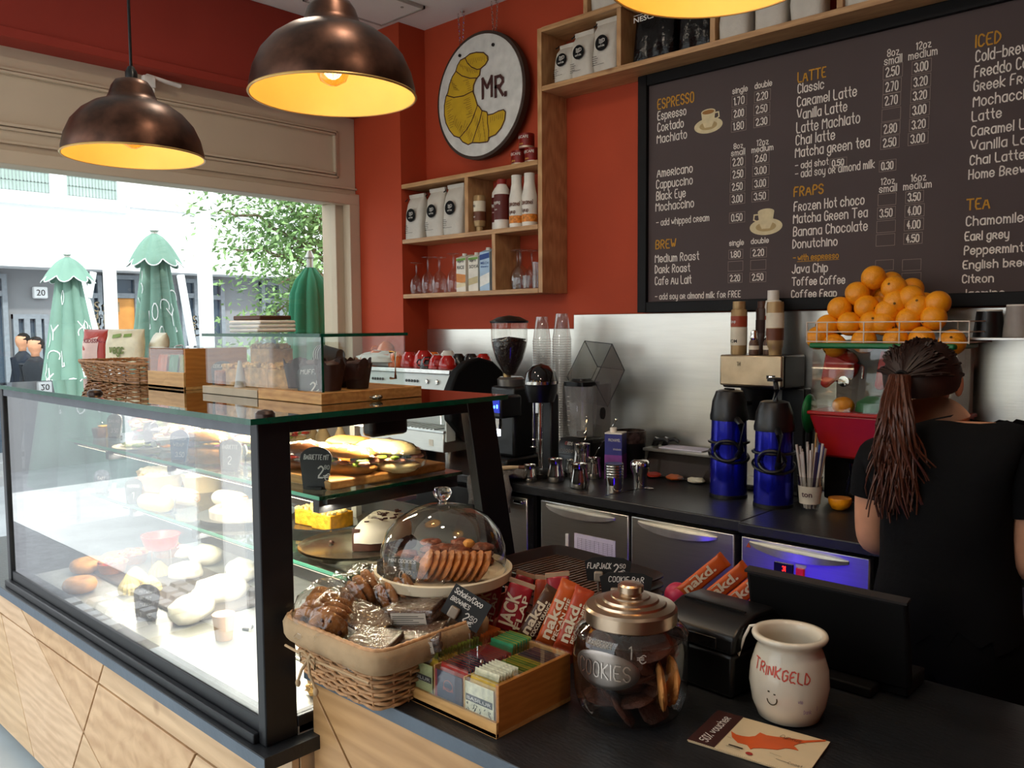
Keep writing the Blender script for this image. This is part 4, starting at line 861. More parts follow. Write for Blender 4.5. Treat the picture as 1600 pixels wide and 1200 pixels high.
for x in (CX0+.55, CX0+1.08): G().bx(x-.012, x+.012, 1.50, 1.52, CZ0+.02, CZ1-.03).obj('rear_mullion', mat('rear_alu', '#cfcfc8', .35, .6), dc)

G().bx(-2.95, -2.05, 1.585, 1.74, .995, 1.01).obj('rear_ledge', STEEL, dc, bev=.002)

# price signs
SIGN = mat('chalk_sign', '#242321', .6); CLIPM = pane('clear_clip', (.9, .9, .88), 1.4, .05, film=.12)
def tombstone(p, label, lines, w_=.062, h=.085, rz=.47, lean=-.12, shape='round', grp=None, m=None, clip=False):
    b = T('price_sign', label, 'sign', p, rz, grp)
    if shape == 'round': pl = [(-w_*.36, 0), (w_*.36, 0), (w_/2, h*.72)]+[(w_/2*math.cos(a), h*.72+h*.28*math.sin(a)) for a in [i*PI/10 for i in range(1, 10)]]+[(-w_/2, h*.72)]
    else: pl = shape
    g = G().wall(pl, -.0015, .0015); k = Matrix.Rotation(lean, 4, 'X'); g.v = [k @ v for v in g.v]; g.obj('board', m or SIGN, b)
    t_ = G(); f = lambda u, v: k @ Vector((u, -.0022, v))
    for s_, u, v, hh, ww in lines: write(t_, s_, u, v, hh, f, width=ww, sw=hh*.13, slant=.08)
    if lines: t_.obj('chalk_writing', CHALK, b)
    G().box((0, .008, .004), (w_*.5, .03, .007)).box((0, .004, .012), (.012, .006, .02)).obj('foot', SIGN if not clip else CLIPM, b)
    return b
# food
PAS = mat('pastry_gold', '#c98a3c', .5, var=.35, scale=30, bump=.3); CRU = mat('bread_crust', '#c58a45', .6, var=.4, scale=14, bump=.35, bscale=30); BRD = mat('pale_dough', '#e6cf9a', .6, var=.15, scale=20, bump=.2)
CRE = mat('cream', '#f3ead2', .55, var=.04, scale=20, bump=.1); LET = mat('lettuce', '#7f9a35', .5, var=.4, scale=30); TOM = mat('tomato', '#b8321c', .35, var=.25, scale=30); MEAT = mat('ham_pink', '#c9907a', .45, var=.3, scale=25)
DARKC = mat('chocolate', '#3a1a10', .5, var=.3, scale=30, bump=.4); NUT = mat('nut_caramel', '#8a4a20', .35, var=.5, scale=60, bump=.6, bscale=70)
WOODT = wood('serving_board', '#b07a40', '#cf9c5c', 6, (2, 9, 9), knots=False); TINM = mat('tray_steel', '#a39a88', .22, .95, var=.08)
PLAST = pane('thin_plastic', (.97, .97, .96), 1.3, .03, film=.05)
def bowl(p, r, label, fill, lid=True, grp='salad bowls with clear lids'):
    b = T('salad_bowl', label, 'bowl', p, 0, grp)
    G().lathe([(r*.55, 0), (r*.62, .003), (r*.93, .055), (r, .062), (r*1.06, .064)], n=28, cap0=True, cap1=False).obj('bowl', PLAST, b, ang=60)
    g = G(); random.seed(int(abs(p.x)*1000))
    cols = fill
    for k in range(46):
        a = random.uniform(0, 2*PI); q = r*.86*math.sqrt(random.random()); zz = random.uniform(.035, .075)-.02*(q/r); g.cur = random.randrange(len(cols))
        g.blob((q*math.cos(a), q*math.sin(a), zz), (random.uniform(.008, .018), random.uniform(.008, .018), random.uniform(.004, .009)), 7, .3, 2, k)
    g.cur = 0; g.lathe([(r*.6, .004), (r*.84, .045), (0, .05)], n=18)
    g.obj('salad', cols, b, kind='stuff')
    if lid: G().lathe([(r*1.07, .064), (r*1.06, .07), (r*.98, .082), (r*.7, .098), (r*.2, .104), (0, .104)], n=28, cap0=False, cap1=False).obj('lid', PLAST, b, ang=60)
    return b
def roll(p, l_, r, rz, label, m=CRU, wrap=True, fillers=(LET, TOM), grp=None, cat='sandwich', name='filled_baguette'):
    b = T(name, label, cat, p, rz, grp); n = 14
    for zz, nm, s_ in ((r*.42, 'lower_bread', -1), (r*1.15, 'upper_bread', 1)):
        R = []
        for i in range(n+1):
            t_ = i/n*2-1; k = max(.12, (1-abs(t_)**3.2))**.55; R.append([Vector((t_*l_/2, math.cos(q)*r*k, zz+math.sin(q)*r*(.62 if (math.sin(q)*s_ > 0) else .2)*k)) for q in [2*PI*j/12 for j in range(12)]])
        G().rings(R).obj(nm, m, b, ang=80)
    g = G(); random.seed(int(p.x*777))
    for k in range(26):
        g.cur = k % len(fillers); x = random.uniform(-l_*.46, l_*.46); g.blob((x, random.choice((-1, 1))*r*random.uniform(.4, .95), r*.78+random.uniform(-.004, .006)), (random.uniform(.01, .02), .014, .005), 7, .4, 3, k)
    g.obj('filling', list(fillers), b, kind='stuff')
    if wrap:
        R = []
        for i in range(15):
            t_ = i/14*2-1; k = max(.2, (1-abs(t_)**3))**.5; ring = []
            for j in range(18):
                q = 2*PI*j/18; v = Vector((t_*l_*.56, math.cos(q)*r*1.12*k, r*.82+math.sin(q)*r*1.02*k)); v += Vector((0, 1, 1))*noise.noise(v*45)*.006; ring.append(v)
            R.append(ring)
        G().rings(R).obj('wrap', FILM, b, ang=30)
    return b
def sd(px, py, z): p = P(px, py, z=z); p.x = max(p.x, -3.03); return p
# upper shelf
g1 = G1+.0005
bowl(sd(178, 682, g1)+Vector((.05, .12, 0)), .085, 'salad bowl with red peppers under a clear lid, upper shelf', [LET, TOM, MEAT])
bowl(sd(238, 690, g1)+Vector((0, .13, 0)), .085, 'salad bowl with pale noodles, middle of the upper shelf', [BRD, LET, CRE])
bowl(sd(262, 704, g1)+Vector((0, .03, 0)), .078, 'salad bowl of shredded cheese at the shelf front', [CRE, PAS, BRD])
bowl(sd(128, 678, g1)+Vector((0, .17, 0)), .08, 'salad bowl with olives at the far end of the upper shelf', [TOM, BRD, DARKC], True)
GRN = T('garnish_plate', 'flat plate of cucumber and lettuce slices on the upper shelf', 'plate', sd(215, 700, g1)+Vector((0, .02, 0)))
G().lathe([(.05, 0), (.09, .006), (.092, .008), (.05, .004)], n=28).obj('plate', CRE, GRN)
g = G()
for k in range(26): a = k*2.4; q = .012*math.sqrt(k); g.cur = k % 2; g.blob((q*math.cos(a)*1.2, q*math.sin(a), .012), (.014, .012, .004), 8, .3, 3, k)
g.obj('garnish', [LET, mat('cucumber', '#b7c46a', .5)], GRN, kind='stuff')
bx = T('dip_cup', 'small clear cup of yellow dip at the far end of the upper shelf', 'cup', sd(139, 680, g1)+Vector((0, .02, 0))); G().lathe([(.018, 0), (.024, .04)], n=18).obj('dip', mat('mustard', '#d8a52c', .5), bx); G().lathe([(.020, -.0), (.026, .05), (.027, .052)], n=18, cap0=False, cap1=False).obj('cup', PLAST, bx)
bx = T('butter_cup', 'small dark square cup beside the yellow dip cup', 'cup', sd(121, 679, g1)+Vector((0, .02, 0))); G().lathe([(.018, 0), (.022, .03), (.022, .034)], n=20, sq=4).obj('cup', mat('brown_cup', '#6a5044', .5), bx, bev=.001)
roll(sd(309, 712, g1)+Vector((0, .03, 0)), .15, .042, .5, 'purple and yellow filled bun in film near the blue sign', CRU, True, (mat('red_cabbage', '#6a3050', .5, var=.3), LET, mat('egg_yellow', '#d9a63a', .5)), name='filled_bun')
for i, (px, py, dy, lb) in enumerate(((352, 705, .14, 'wrapped bright baguette behind the dark sign by the corner post'), (340, 700, .23, 'wrapped baguette at the back of the upper shelf'), (378, 716, .06, 'wrapped baguette half hidden by the corner post'))):
    roll(sd(px, py, g1)+Vector((0, dy, 0)), .2, .036, .25, lb, BRD, True, grp='wrapped baguettes')
# wooden board with baguettes at the end
wb = T('wooden_board', 'oak serving board with baguettes at the glass end of the upper shelf', 'board', (-1.735, 1.245, g1))
G().bx(-.16, .115, -.13, .23, 0, .022).obj('board', WOODT, wb, bev=.004)
for i, (x, y, rz, l_, lb) in enumerate(((-1.655, 1.31, .15, .20, 'film wrapped ham baguette on the wooden board, by the end glass'), (-1.70, 1.215, .35, .17, 'film wrapped baguette in the middle of the wooden board'), (-1.82, 1.19, .5, .15, 'film wrapped dark crusted baguette on the board behind the corner post'), (-1.83, 1.33, .2, .17, 'round bread roll at the back of the wooden board'))):
    roll(Vector((x, y, g1+.0225)), l_, .038 if i != 0 else .042, rz, lb, (BRD, CRU, mat('dark_crust', '#8a5128', .6, var=.4, scale=25, bump=.4), CRU)[i], i < 3, (MEAT, LET) if i != 2 else (MEAT, LET, TOM), grp='baguettes on the wooden board')
tombstone(sd(178, 685, g1), 'grey chalk sign with rounded top before the red peppers', [('SALAD', -.022, .055, .01, .042), ('3.50', -.012, .02, .014, .028)], m=mat('sign_grey', '#7a7c7c', .6), rz=.51)
tombstone(sd(235, 700, g1), 'dark chalk sign standing between the two salad bowls', [('NOODLE', -.02, .055, .01, .04)], rz=.53, w_=.055)
tombstone(sd(279, 722, g1), 'blue grey chalk sign with small squares, before the filled bun', [('CHICKEN', -.022, .062, .009, .044), ('WRAP', -.018, .044, .01, .034), ('3.50', -.01, .015, .013, .028)], m=mat('sign_blue', '#2c4a66', .6), rz=.49, h=.092)
tombstone(sd(352, 738, g1)+Vector((0, .012, 0)), 'dark brown chalk sign next to the round white tag by the post', [('BAGUETTE', -.024, .06, .01, .046), ('2', -.006, .02, .02, .01)], rz=.47, w_=.07, m=mat('sign_brown_grey', '#4d4440', .6))
rt = T('round_tag', 'small round white plastic tag standing by the corner post', 'tag', sd(374, 722, g1)+Vector((0, .02, 0)), -.2); ydisc(G(), .017, -.003, 0, 28, (0, .03)).obj('disc', mat('tag_white', '#b9b9b4', .4), rt); G().bx(-.003, .003, -.003, 0, 0, .02).obj('stem', SIGN, rt)
tombstone(P(492, 765, z=g1)+Vector((0, .0, 0)), 'black chalk sign reading Baguette 2.80 before the wooden board', [('BAGUETTE MIT', -.03, .07, .011, .062), ('2', .006, .028, .026, .012), ('80', .022, .048, .009, .012), ('€', .024, .022, .016, .012)], w_=.08, h=.1, rz=.55, lean=-.15)
# middle shelf
g2 = G2+.0005
def tart(p, r, label, top, rimm=PAS, h=.03, grp=None, name='tart', cat='cake', bumps=22, bm=None):
    b = T(name, label, cat, p, random.uniform(0, 1), grp); n = 40
    global wobn
    wobn = 20; G().lathe([(r*.8, 0), (r*.98, h), (r*1.02, h*1.05), (r*.93, h*1.02), (r*.88, h*.8), (0, h*.8)], n=n, wob=.02).obj('crust', rimm, b, ang=50)
    g = G(); g.lathe([(r*.9, h*.75), (r*.7, h*1.15), (0, h*1.3)], n=24)
    for k in range(bumps):
        a = k*2.399; q = r*.78*math.sqrt(k/bumps); g.cur = 0 if bm is None else k % 2; g.blob((q*math.cos(a), q*math.sin(a), h*1.15), (.009, .009, .007), 7, .3, 3, k)
    g.obj('topping', [top] if bm is None else [top, bm], b); return b
BERRY = mat('berry_red', '#b53a22', .25, var=.4, scale=60, bump=.3); CHS = mat('cheesecake', '#f0d680', .5, var=.1, scale=30, bump=.15)
for i, (px, py, dy, r, m_, lb) in enumerate(((215, 770, .09, .075, CRE, 'white cream cake, left one on the middle shelf'), (258, 775, .14, .075, CRE, 'white cream cake, right one on the middle shelf'), (172, 760, .12, .07, CRE, 'white cream bowl beside the berry tart, middle shelf'))):
    tart(sd(px, py, g2)+Vector((0, dy, 0)), r, lb, m_, BRD, .055, grp='white cream cakes')
tart(sd(150, 752, g2)+Vector((0, .16, 0)), .08, 'berry topped tart at the far part of the middle shelf', BERRY, PAS, .03)
tart(sd(112, 745, g2)+Vector((0, .14, 0)), .08, 'flat berry cake at the far end of the middle shelf', TOM, PAS, .03)
for i, (px, py, dy, lb) in enumerate(((262, 792, .05, 'pale rolled cake behind the grey sign, middle shelf'), (318, 800, .09, 'pale rolled cake, nearer the corner post'), (236, 800, .015, 'small cut roll showing its brown side, middle shelf'))):
    b = T('rolled_cake', lb, 'cake', sd(px, py, g2)+Vector((0, dy, 0)), .2, 'pale rolled cakes'); R = []
    for k in range(11):
        t_ = k/10*2-1; q = max(.3, 1-abs(t_)**6)**.5; R.append([(t_*.07, math.cos(a)*.03*q, .027+math.sin(a)*.027*q) for a in [2*PI*j/16 for j in range(16)]])
    G().rings(R).obj('sponge', CRE if i < 2 else CHS, b, ang=70)
    g = G(); ribbon(g, [(.02*math.cos(a*1.2)*(a/7), .02*math.sin(a*1.2)*(a/7)) for a in range(8)], .003, lambda u, v: Vector((.0715 if i < 2 else .062, u, .027+v))); g.obj('swirl', PAS, b)
pl = T('cake_platter', 'dark round platter with a flat cake near the corner post, middle shelf', 'platter', Vector((-2.02, 1.27, g2)))
G().lathe([(.10, 0), (.14, .008), (.145, .012), (.10, .005)], n=40).obj('platter', mat('platter_grey', '#6a6a68', .3, .5), pl)
G().lathe([(.11, .006), (.11, .028), (.1, .033), (0, .035)], n=32).obj('cake', mat('grey_crumb', '#b0a79a', .7, var=.3, scale=50, bump=.5), pl)
tombstone(sd(208, 788, g2), 'dark chalk sign with tilted top, before the white cakes', [('MUFFINS', -.022, .055, .009, .042), ('1', -.004, .02, .02, .006)], rz=.59)
tombstone(sd(262, 800, g2), 'grey chalk sign in front of the pale rolled cakes', [('CHEESE', -.02, .05, .009, .04)], m=MATS['sign_grey'], rz=.49)
tombstone(sd(152, 770, g2), 'patterned chalk sign beside the berry tart on the middle shelf', [('TART', -.016, .05, .01, .03)], m=mat('sign_pattern', '#5a626c', .5, var=.8, scale=120), rz=.55)
rbw = T('red_bowl', 'small red plastic scoop bowl under the middle shelf', 'bowl', sd(222, 822, .90)+Vector((.0, .06, -.0)))
rbw.location.z = .71; G().lathe([(.03, .10), (.05, .11), (.062, .15), (.058, .15), (.045, .115), (0, .108)], n=28).obj('bowl', mat('red_plastic', '#c22a22', .35), rbw, ang=60); G().lathe([(.035, 0), (.03, .1)], n=20).obj('stand', PLAST, rbw)
# big cake pans at the end glass
pn = T('cake_pan', 'large round steel pan with a half chocolate cake, by the end glass', 'pan', Vector((-1.75, 1.285, g2)))
for k in range(2): G().lathe([(.11, k*.006), (.135, .002+k*.006), (.148, .014+k*.006), (.151, .016+k*.006), (.146, .012+k*.006), (.133, .004+k*.006), (0, .003+k*.006)], n=56).obj('pan', TINM, pn, ang=60)
mc = T('chocolate_meringue_cake', 'half a chocolate cake with cream topping on the large steel pan', 'cake', Vector((-1.775, 1.345, g2+.0105)), -.95)
g = G(); n = 24; r = .105
def half(rr, z): return [(rr*math.cos(a), rr*math.sin(a), z) for a in [PI*i/n-.1 for i in range(n+1)]]
g.rings([half(r, 0), half(r*1.0, .03), half(r*.95, .05)]); g.bx(-r, r, -.016, .004, 0, .056); g.obj('sponge', DARKC, mc, ang=40)
g = G()
R = []
for z, k in ((.02, 1.03), (.04, 1.03), (.058, .95), (.068, .6), (.071, .2)): R.append([Vector(p)+Vector((0, 0, .006*noise.noise(Vector(p)*30))) for p in half(r*k, z)])
g.rings(R); g.obj('cream_topping', CRE, mc, ang=60)
g = G()
for k in range(26): a = random.uniform(.1, 3.0); q = r*random.uniform(.2, .85); g.box((q*math.cos(a), q*math.sin(a), .07), (.012, .004, .003), random.uniform(0, 3), random.uniform(-.5, .5))
g.obj('chocolate_shavings', DARKC, mc, kind='stuff')
cr = T('cake_crumb', 'dark cake crumb lying on the large steel pan', 'crumb', Vector((-1.83, 1.26, g2+.0105))); G().blob((0, 0, .004), (.008, .006, .004), 8, .5, 3).obj('crumb', DARKC, cr)
pn2 = T('cake_tin', 'dark round tin with a yellow crumble cake behind the corner post', 'tin', Vector((-2.0, 1.42, g2)))
pn2.location = Vector((-2.06, 1.40, g2)); pl.location.x = -2.33; pl.location.y = 1.30
G().lathe([(.10, 0), (.13, .014), (.134, .016), (.128, .012), (.10, .004), (0, .003)], n=48).obj('tin', mat('dark_tin', '#5c5954', .25, .8), pn2, ang=60)
for i, (dx, lb) in enumerate(((-.03, 'yellow crumble cake block in the dark tin, left piece'), (.055, 'yellow crumble cake block in the dark tin, right piece'))):
    yc = T('crumble_cake', lb, 'cake', Vector((-2.06+dx, 1.385, g2+.0035)), .15); YC = mat('yellow_cake', '#d99a1c', .6, var=.3, scale=50, bump=.5, bscale=60)
    G().box((0, 0, .022), (.078, .09, .044)).obj('sponge', YC, yc, bev=.003); g = G()
    for k in range(40): g.blob((random.uniform(-.036, .036), random.uniform(-.042, .042), .047), (.007, .007, .006), 6, .4, 3, k)
    g.obj('crumble', mat('crumble', '#efd08a', .6, var=.2), yc, kind='stuff')
# deck
g3 = CZ0+.0185
tr_ = T('black_tray', 'long black tray with tarts on the case floor', 'tray', sd(215, 905, g3)+Vector((.05, .06, 0)), .0)
G().bx(-.32, .5, -.14, .14, 0, .012).obj('tray', mat('tray_dark', '#4a4038', .4), tr_, bev=.004)
gt = g3+.0125
BT = mat('tart_case_brown', '#a8642a', .55, var=.2)
for i, (px, py, r, lb) in enumerate(((208, 878, .052, 'berry tart, middle one, on the case floor tray'), (262, 868, .05, 'berry tart nearest the white pastries on the tray'), (176, 893, .05, 'berry tart at the left front of the tray'))):
    tart(sd(px, py, gt), r, lb, BERRY, BT, .032, grp='berry tarts on the case floor', bm=mat('nut_bits', '#c9954a', .5))
for i, (px, py) in enumerate(((203, 915), (226, 930), (240, 905), (192, 930))):
    b = T('meringue', ('ridged yellow meringue, largest of the cluster', 'ridged yellow meringue before the menu leaf', 'ridged yellow meringue behind the others', 'ridged yellow meringue at the cluster front')[i], 'pastry', sd(px, py, g3)+Vector((0, .02, .0)), i, 'ridged meringues')
    wobn = 14; k = .8+.1*(i == 0)
    G().lathe([(.034*k, 0), (.04*k, .012), (.036*k, .028), (.022*k, .045), (.005, .058)], n=56, wob=.09).obj('meringue', mat('meringue_yellow', '#e6cf86', .6, var=.1), b, ang=30)
for i, (px, py, s_) in enumerate(((322, 880, .07), (290, 905, .06), (345, 940, .085), (300, 968, .075), (378, 905, .07), (285, 872, .05), (120, 885, .06), (150, 870, .055), (125, 925, .05))):
    b = T('iced_pastry', ('white iced pastry ball, back row of the case floor', 'white iced pastry, beside the berry tarts', 'large white iced pastry in the front corner', 'white iced pastry at the front, behind the sill', 'white iced pastry right behind the corner post', 'small white iced pastry touching the berry tart', 'glazed ring pastry far along the case floor', 'glazed ring pastry, farther of the pair', 'glazed ring pastry nearest the far post')[i], 'pastry', sd(px, py, g3), i*.7, 'iced pastries on the case floor')
    wobn = 9
    if i < 6: G().blob((0, 0, s_*.42), (s_, s_*.75, s_*.55), 18, .18, 2, i, flat=.75).obj('pastry', CRE, b, ang=70)
    else:
        G().tube([(s_*.6*math.cos(a), s_*.6*math.sin(a), .024) for a in [2*PI*j/20 for j in range(20)]], .022, 10, closed=True).obj('dough', PAS, b, ang=80)
tombstone(sd(228, 970, g3), 'tall brown chalk sign with white writing at the case front', [('PISTACHIO', -.024, .078, .008, .048), ('OR NUT', -.02, .06, .009, .036), ('MUFFIN', -.02, .042, .009, .036), ('1', -.02, .012, .012, .004), ('€', .006, .01, .014, .012)], m=mat('sign_umber', '#4a3a30', .6), w_=.085, h=.105, rz=.55)
for k, (px, py) in enumerate(((290, 960), (385, 985))):
    tombstone(sd(px, py, g3), ('small white card before the iced pastries on the case floor', 'small white card next to the corner post on the case floor')[k], [], m=CRE, w_=.035, h=.04, rz=.51)
pc = T('paper_cone', 'peach paper cup standing at the front corner of the case floor', 'cup', sd(345, 1000, g3)+Vector((0, .01, 0))); G().lathe([(.022, 0), (.03, .07), (.028, .07)], n=18).obj('cup', mat('peach_paper', '#e3b58e', .7), pc)
fp = T('foil_pastry', 'foil wrapped chocolate pastry behind the end glass', 'pastry', Vector((-1.60, 1.07, g3))); G().blob((0, 0, .022), (.05, .035, .024), 16, .5, 6, 2).obj('foil', mat('gold_foil', '#9a7440', .25, .9, bump=.9, bscale=40), fp, ang=25)
st_ = T('silver_tray', 'silver tray under the shelves at the end glass', 'tray', Vector((-1.72, 1.30, g3))); G().bx(-.14, .13, -.16, .16, 0, .008).obj('tray', STEEL, st_, bev=.003)
for k in range(3):
    b = T('foil_cup_cake', ('cake in a gold foil cup at the end glass front', 'cake in a gold foil cup behind the first', 'cake in a gold foil cup at the back')[k], 'cake', Vector((-1.59-.03*k, 1.16+.1*k, g3+.0085)), 0, 'foil cup cakes'); wobn = 18; G().lathe([(.024, 0), (.036, .03), (.034, .03), (0, .028)], n=54, wob=.05).obj('foil_cup', MATS['gold_foil'], b); G().blob((0, 0, .03), (.032, .032, .016), 12, .2, 3, k).obj('cake', PAS, b)
# ---------------------------------------------------------------- on top of the pastry case
zt = CZ1+.0008
WICK = mat('wicker', '#9a6b40', .6, var=.35, scale=60); WICKL = mat('wicker_pale', '#b3875c', .6, var=.3, scale=60)
def wicker(t_, w_, d, h, rows, taper, m, r=.0035, n=72, sq=6):
    g = G()
    for k in range(rows):
        z = r+(h-2*r)*k/(rows-1); s_ = taper+(1-taper)*z/h; pts = []
        for j in range(n):
            a = 2*PI*j/n; ca, sa = math.cos(a), math.sin(a); q = (abs(ca)**sq+abs(sa)**sq)**(-1/sq); o = .0028*math.sin(j*PI/2+(PI if k % 2 else 0)+PI/4)*1.6
            pts.append((ca*q*w_/2*s_+ca*o, sa*q*d/2*s_+sa*o, z+.0022*math.cos(j*PI/2+(PI if k % 2 else 0))))
        g.tube(pts, r*.85, 5, closed=True)
    o = g.obj('woven_wicker', m, t_, ang=80); o['kind'] = 'stuff'
    g = G()
    for j in range(0, n, 3):
        a = 2*PI*j/n; ca, sa = math.cos(a), math.sin(a); q = (abs(ca)**sq+abs(sa)**sq)**(-1/sq); g.tube([(ca*q*w_/2*taper, sa*q*d/2*taper, 0), (ca*q*w_/2, sa*q*d/2, h)], .0022, 5)
    o = g.obj('stakes', m, t_); o['kind'] = 'stuff'
    pts = []
    for rr, zz in ((1.0, h), ):
        for kk in range(2):
            pts = [(math.cos(a)*q*(w_/2+.002), math.sin(a)*q*(d/2+.002), h+.004+.002*math.sin(a*30+kk*PI)) for a, q in [(2*PI*j/n, (abs(math.cos(2*PI*j/n))**sq+abs(math.sin(2*PI*j/n))**sq)**(-1/sq)) for j in range(n)]]
            G().tube(pts, .0045, 6, closed=True).obj('rim', m, t_, ang=80)
    G().lathe([(1, 0), (1, .004)], n=48, sq=sq, ex=w_/2*taper*.97, ey=d/2*taper*.97).obj('bottom', m, t_)
bk = T('wicker_basket', 'brown wicker bread basket holding snack bags on the pastry case', 'basket', (-2.87, 1.215, zt))
wicker(bk, .54, .22, .062, 9, .86, WICK)
def snack(c_, w_, h, rz, label, m, txt=(), lean=-.15, art=None, stripe=None, d=.05, grp=None, tm=None, seed=1):
    b = T('snack_bag', label, 'bag', c_, rz, grp); k_ = Matrix.Rotation(lean, 4, 'X'); R = []; n = 30
    for i in range(13):
        u = i/12; th = math.sin(PI*min(1, max(0, u)))**.5; ring = []
        for j in range(n):
            a = 2*PI*j/n; ca, sa = math.cos(a), math.sin(a); q = Vector((math.copysign(abs(ca)**.45, ca)*w_/2*(1-.03*th), math.copysign(abs(sa)**.8, sa)*(d/2*th+.0015), u*h)); q.y += noise.noise(q*28+Vector((seed*5, 0, 0)))*.007*th; q.x += noise.noise(q*20+Vector((0, seed*5, 0)))*.005; ring.append(k_ @ q)
        R.append(ring)
    g = G(); g.rings(R); g.obj('bag', m, b, ang=50)
    f = lambda u, v: k_ @ Vector((u, -d/2*math.sin(PI*min(1, max(0, v/h)))**.5*(max(0, 1-(2*u/w_)**2))**.4-.0075, v))
    for nm, mm, quad in stripe or ():
        g = G(); N = 8
        for a in range(N):
            for c2 in range(N):
                def pp(i, j):
                    s_, t_ = i/N, j/N; x = (quad[0][0]*(1-s_)+quad[1][0]*s_)*(1-t_)+(quad[3][0]*(1-s_)+quad[2][0]*s_)*t_; z = (quad[0][1]*(1-s_)+quad[1][1]*s_)*(1-t_)+(quad[3][1]*(1-s_)+quad[2][1]*s_)*t_; return f(x, z)+Vector((0, .002, 0))
                g.add([pp(a, c2), pp(a+1, c2), pp(a+1, c2+1), pp(a, c2+1)], [(0, 1, 2, 3)])
        g.obj(nm, mm, b, ang=60)
    if txt:
        g = G()
        for s_, u, v, hh, kind in txt: (write(g, s_, u, v, hh, f, sw=hh*.16) if kind == 'w' else type_mesh(g, s_, u, v, hh, f, bold=.02))
        g.obj('lettering', tm or BLACKM, b)
    return b
SNR = mat('snack_red', '#a8382c', .3, var=.1, bump=.3, scale=25); SNP = mat('snack_pink', '#d8b8ae', .35, var=.1); SNW = mat('snack_cream', '#cfc6a8', .35, var=.12, bump=.4, scale=22); SNG = mat('snack_green', '#6f8a3c', .4)
zk = zt+.02
snack(P(142, 570, z=zk)+Vector((.0, .02, 0)), .125, .155, .6, 'red and white snack bag leaning at the outer end of the basket', SNR, (('KIDSSNACK', -.045, .092, .017, 't'),), stripe=(('white_field', SNP, ((-.055, .01), (.02, .01), (.028, .12), (-.055, .10))),), tm=mat('ink_red', '#7a2430', .5), seed=2)
snack(P(190, 575, z=zk)+Vector((.02, .0, 0)), .18, .155, .45, 'cream vegetable snack bag with green lettering, front of the basket', SNW, (('vegc', -.048, .055, .034, 'w'), ('0.80%', .02, .025, .009, 't'), ('vegane', .02, .012, .008, 't')), stripe=(('green_label', SNG, ((-.045, .115), (-.005, .12), (-.005, .135), (-.045, .13))), ('green_label', SNG, ((.01, .118), (.045, .122), (.045, .135), (.01, .132)))), tm=mat('ink_green', '#5e6f2a', .5), seed=4)
snack(P(230, 575, z=zk)+Vector((.02, .03, 0)), .15, .14, -.15, 'pale snack bag at the back of the basket', SNW, seed=6)
snack(P(165, 575, z=zk)+Vector((0, .08, 0)), .14, .13, .2, 'pale crumpled snack bag behind the cream one', SNP, seed=9)
snack(P(243, 578, z=zk)+Vector((.0, .05, .0)), .13, .105, -.5, 'dark red snack bag near the small wooden box', mat('snack_maroon', '#7a2a20', .3, var=.5, scale=50), lean=-.5, seed=11)
snack(Vector((-2.68, 1.24, zk)), .12, .09, .4, 'dark red crinkled snack bag at the near end of the basket', MATS['snack_maroon'], lean=-.4, seed=14)
# tea box with clear front (small one on the case)
def tea_box(name, label, c_, w_, d, h, cols, rows, rz=0, open_top=False, txt=True, fr=.42):
    b = T(name, label, 'box', c_, rz); t_ = .008
    g = G(); g.bx(0, w_, 0, d, 0, t_); g.obj('base', BAMB, b)
    G().bx(0, w_, 0, t_*.8, 0, h*fr if not open_top else h*.30).obj('front_board', BAMB, b, bev=.001)
    G().bx(0, t_, t_*.8, d, t_, h).obj('side_board', BAMD, b, bev=.001); G().bx(w_-t_, w_, t_*.8, d, t_, h).obj('side_board', BAMD, b, bev=.001); G().bx(t_, w_-t_, d-t_, d, t_, h).obj('back_board', BAMB, b, bev=.001)
    G().bx(0.001, w_-.001, .0005, .0025, h*.30, h-.002).obj('clear_front', ACR, b)
    if not open_top: G().bx(0, w_, 0, d, h, h+.003).obj('clear_lid', ACR, b)
    cw = (w_-2*t_)/cols; cd = (d-1.8*t_)/rows
    for i in range(1, cols): G().bx(t_+cw*i-.0015, t_+cw*i+.0015, t_, d-t_, t_, h*.9).obj('divider', ACR if not open_top else BAMB, b)
    for j in range(1, rows): G().bx(t_, w_-t_, t_*.8+cd*j-.0015, t_*.8+cd*j+.0015, t_, h*.9).obj('divider', BAMB, b)
    return b, t_, cw, cd
def sachets(t_, x, y, w_, d, h, n, colors, group, label, front=None):
    proto = None
    for k in range(n):
        lb = label if k else label+', foremost'
        m = colors[k % len(colors)]; key = 'sachet_'+m.name; dz = random.uniform(-.003, .003); loc = t_+Vector((x+random.uniform(-.0008, .0008), y+d*(k+.5)/n, dz*.3))
        s_ = T('tea_sachet', label if n > 1 else lb, 'sachet', loc, random.uniform(-.03, .03), group); s_.rotation_euler[0] = -.13
        if key not in KIDS:
            g = G(); R = []
            for u, q in ((0, .1), (.06, .2), (.12, 1), (.88, 1), (.94, .2), (1, .1)): R.append([(-w_/2, -.0016*q, u*h), (w_/2, -.0016*q, u*h), (w_/2, .0016*q, u*h), (-w_/2, .0016*q, u*h)])
            g.rings(R); o = g.obj('sachet', m, s_, ang=30); KIDS[key] = o.data
        else: o = bpy.data.objects.new('sachet', KIDS[key]); C.objects.link(o); o.parent = s_
        if k == 0 and front:
            q = G(); type_mesh(q, front[0], -w_*.42, h*.55, h*.1, flat((0, -.0022, 0)), width=w_*.84, bold=.02); q.obj('lettering', front[1], s_)
            if front[2]: q = G().bx(-w_*.46, w_*.46, -.0020, -.0017, h*.52, h*.68); q.obj('label_strip', front[2], s_)
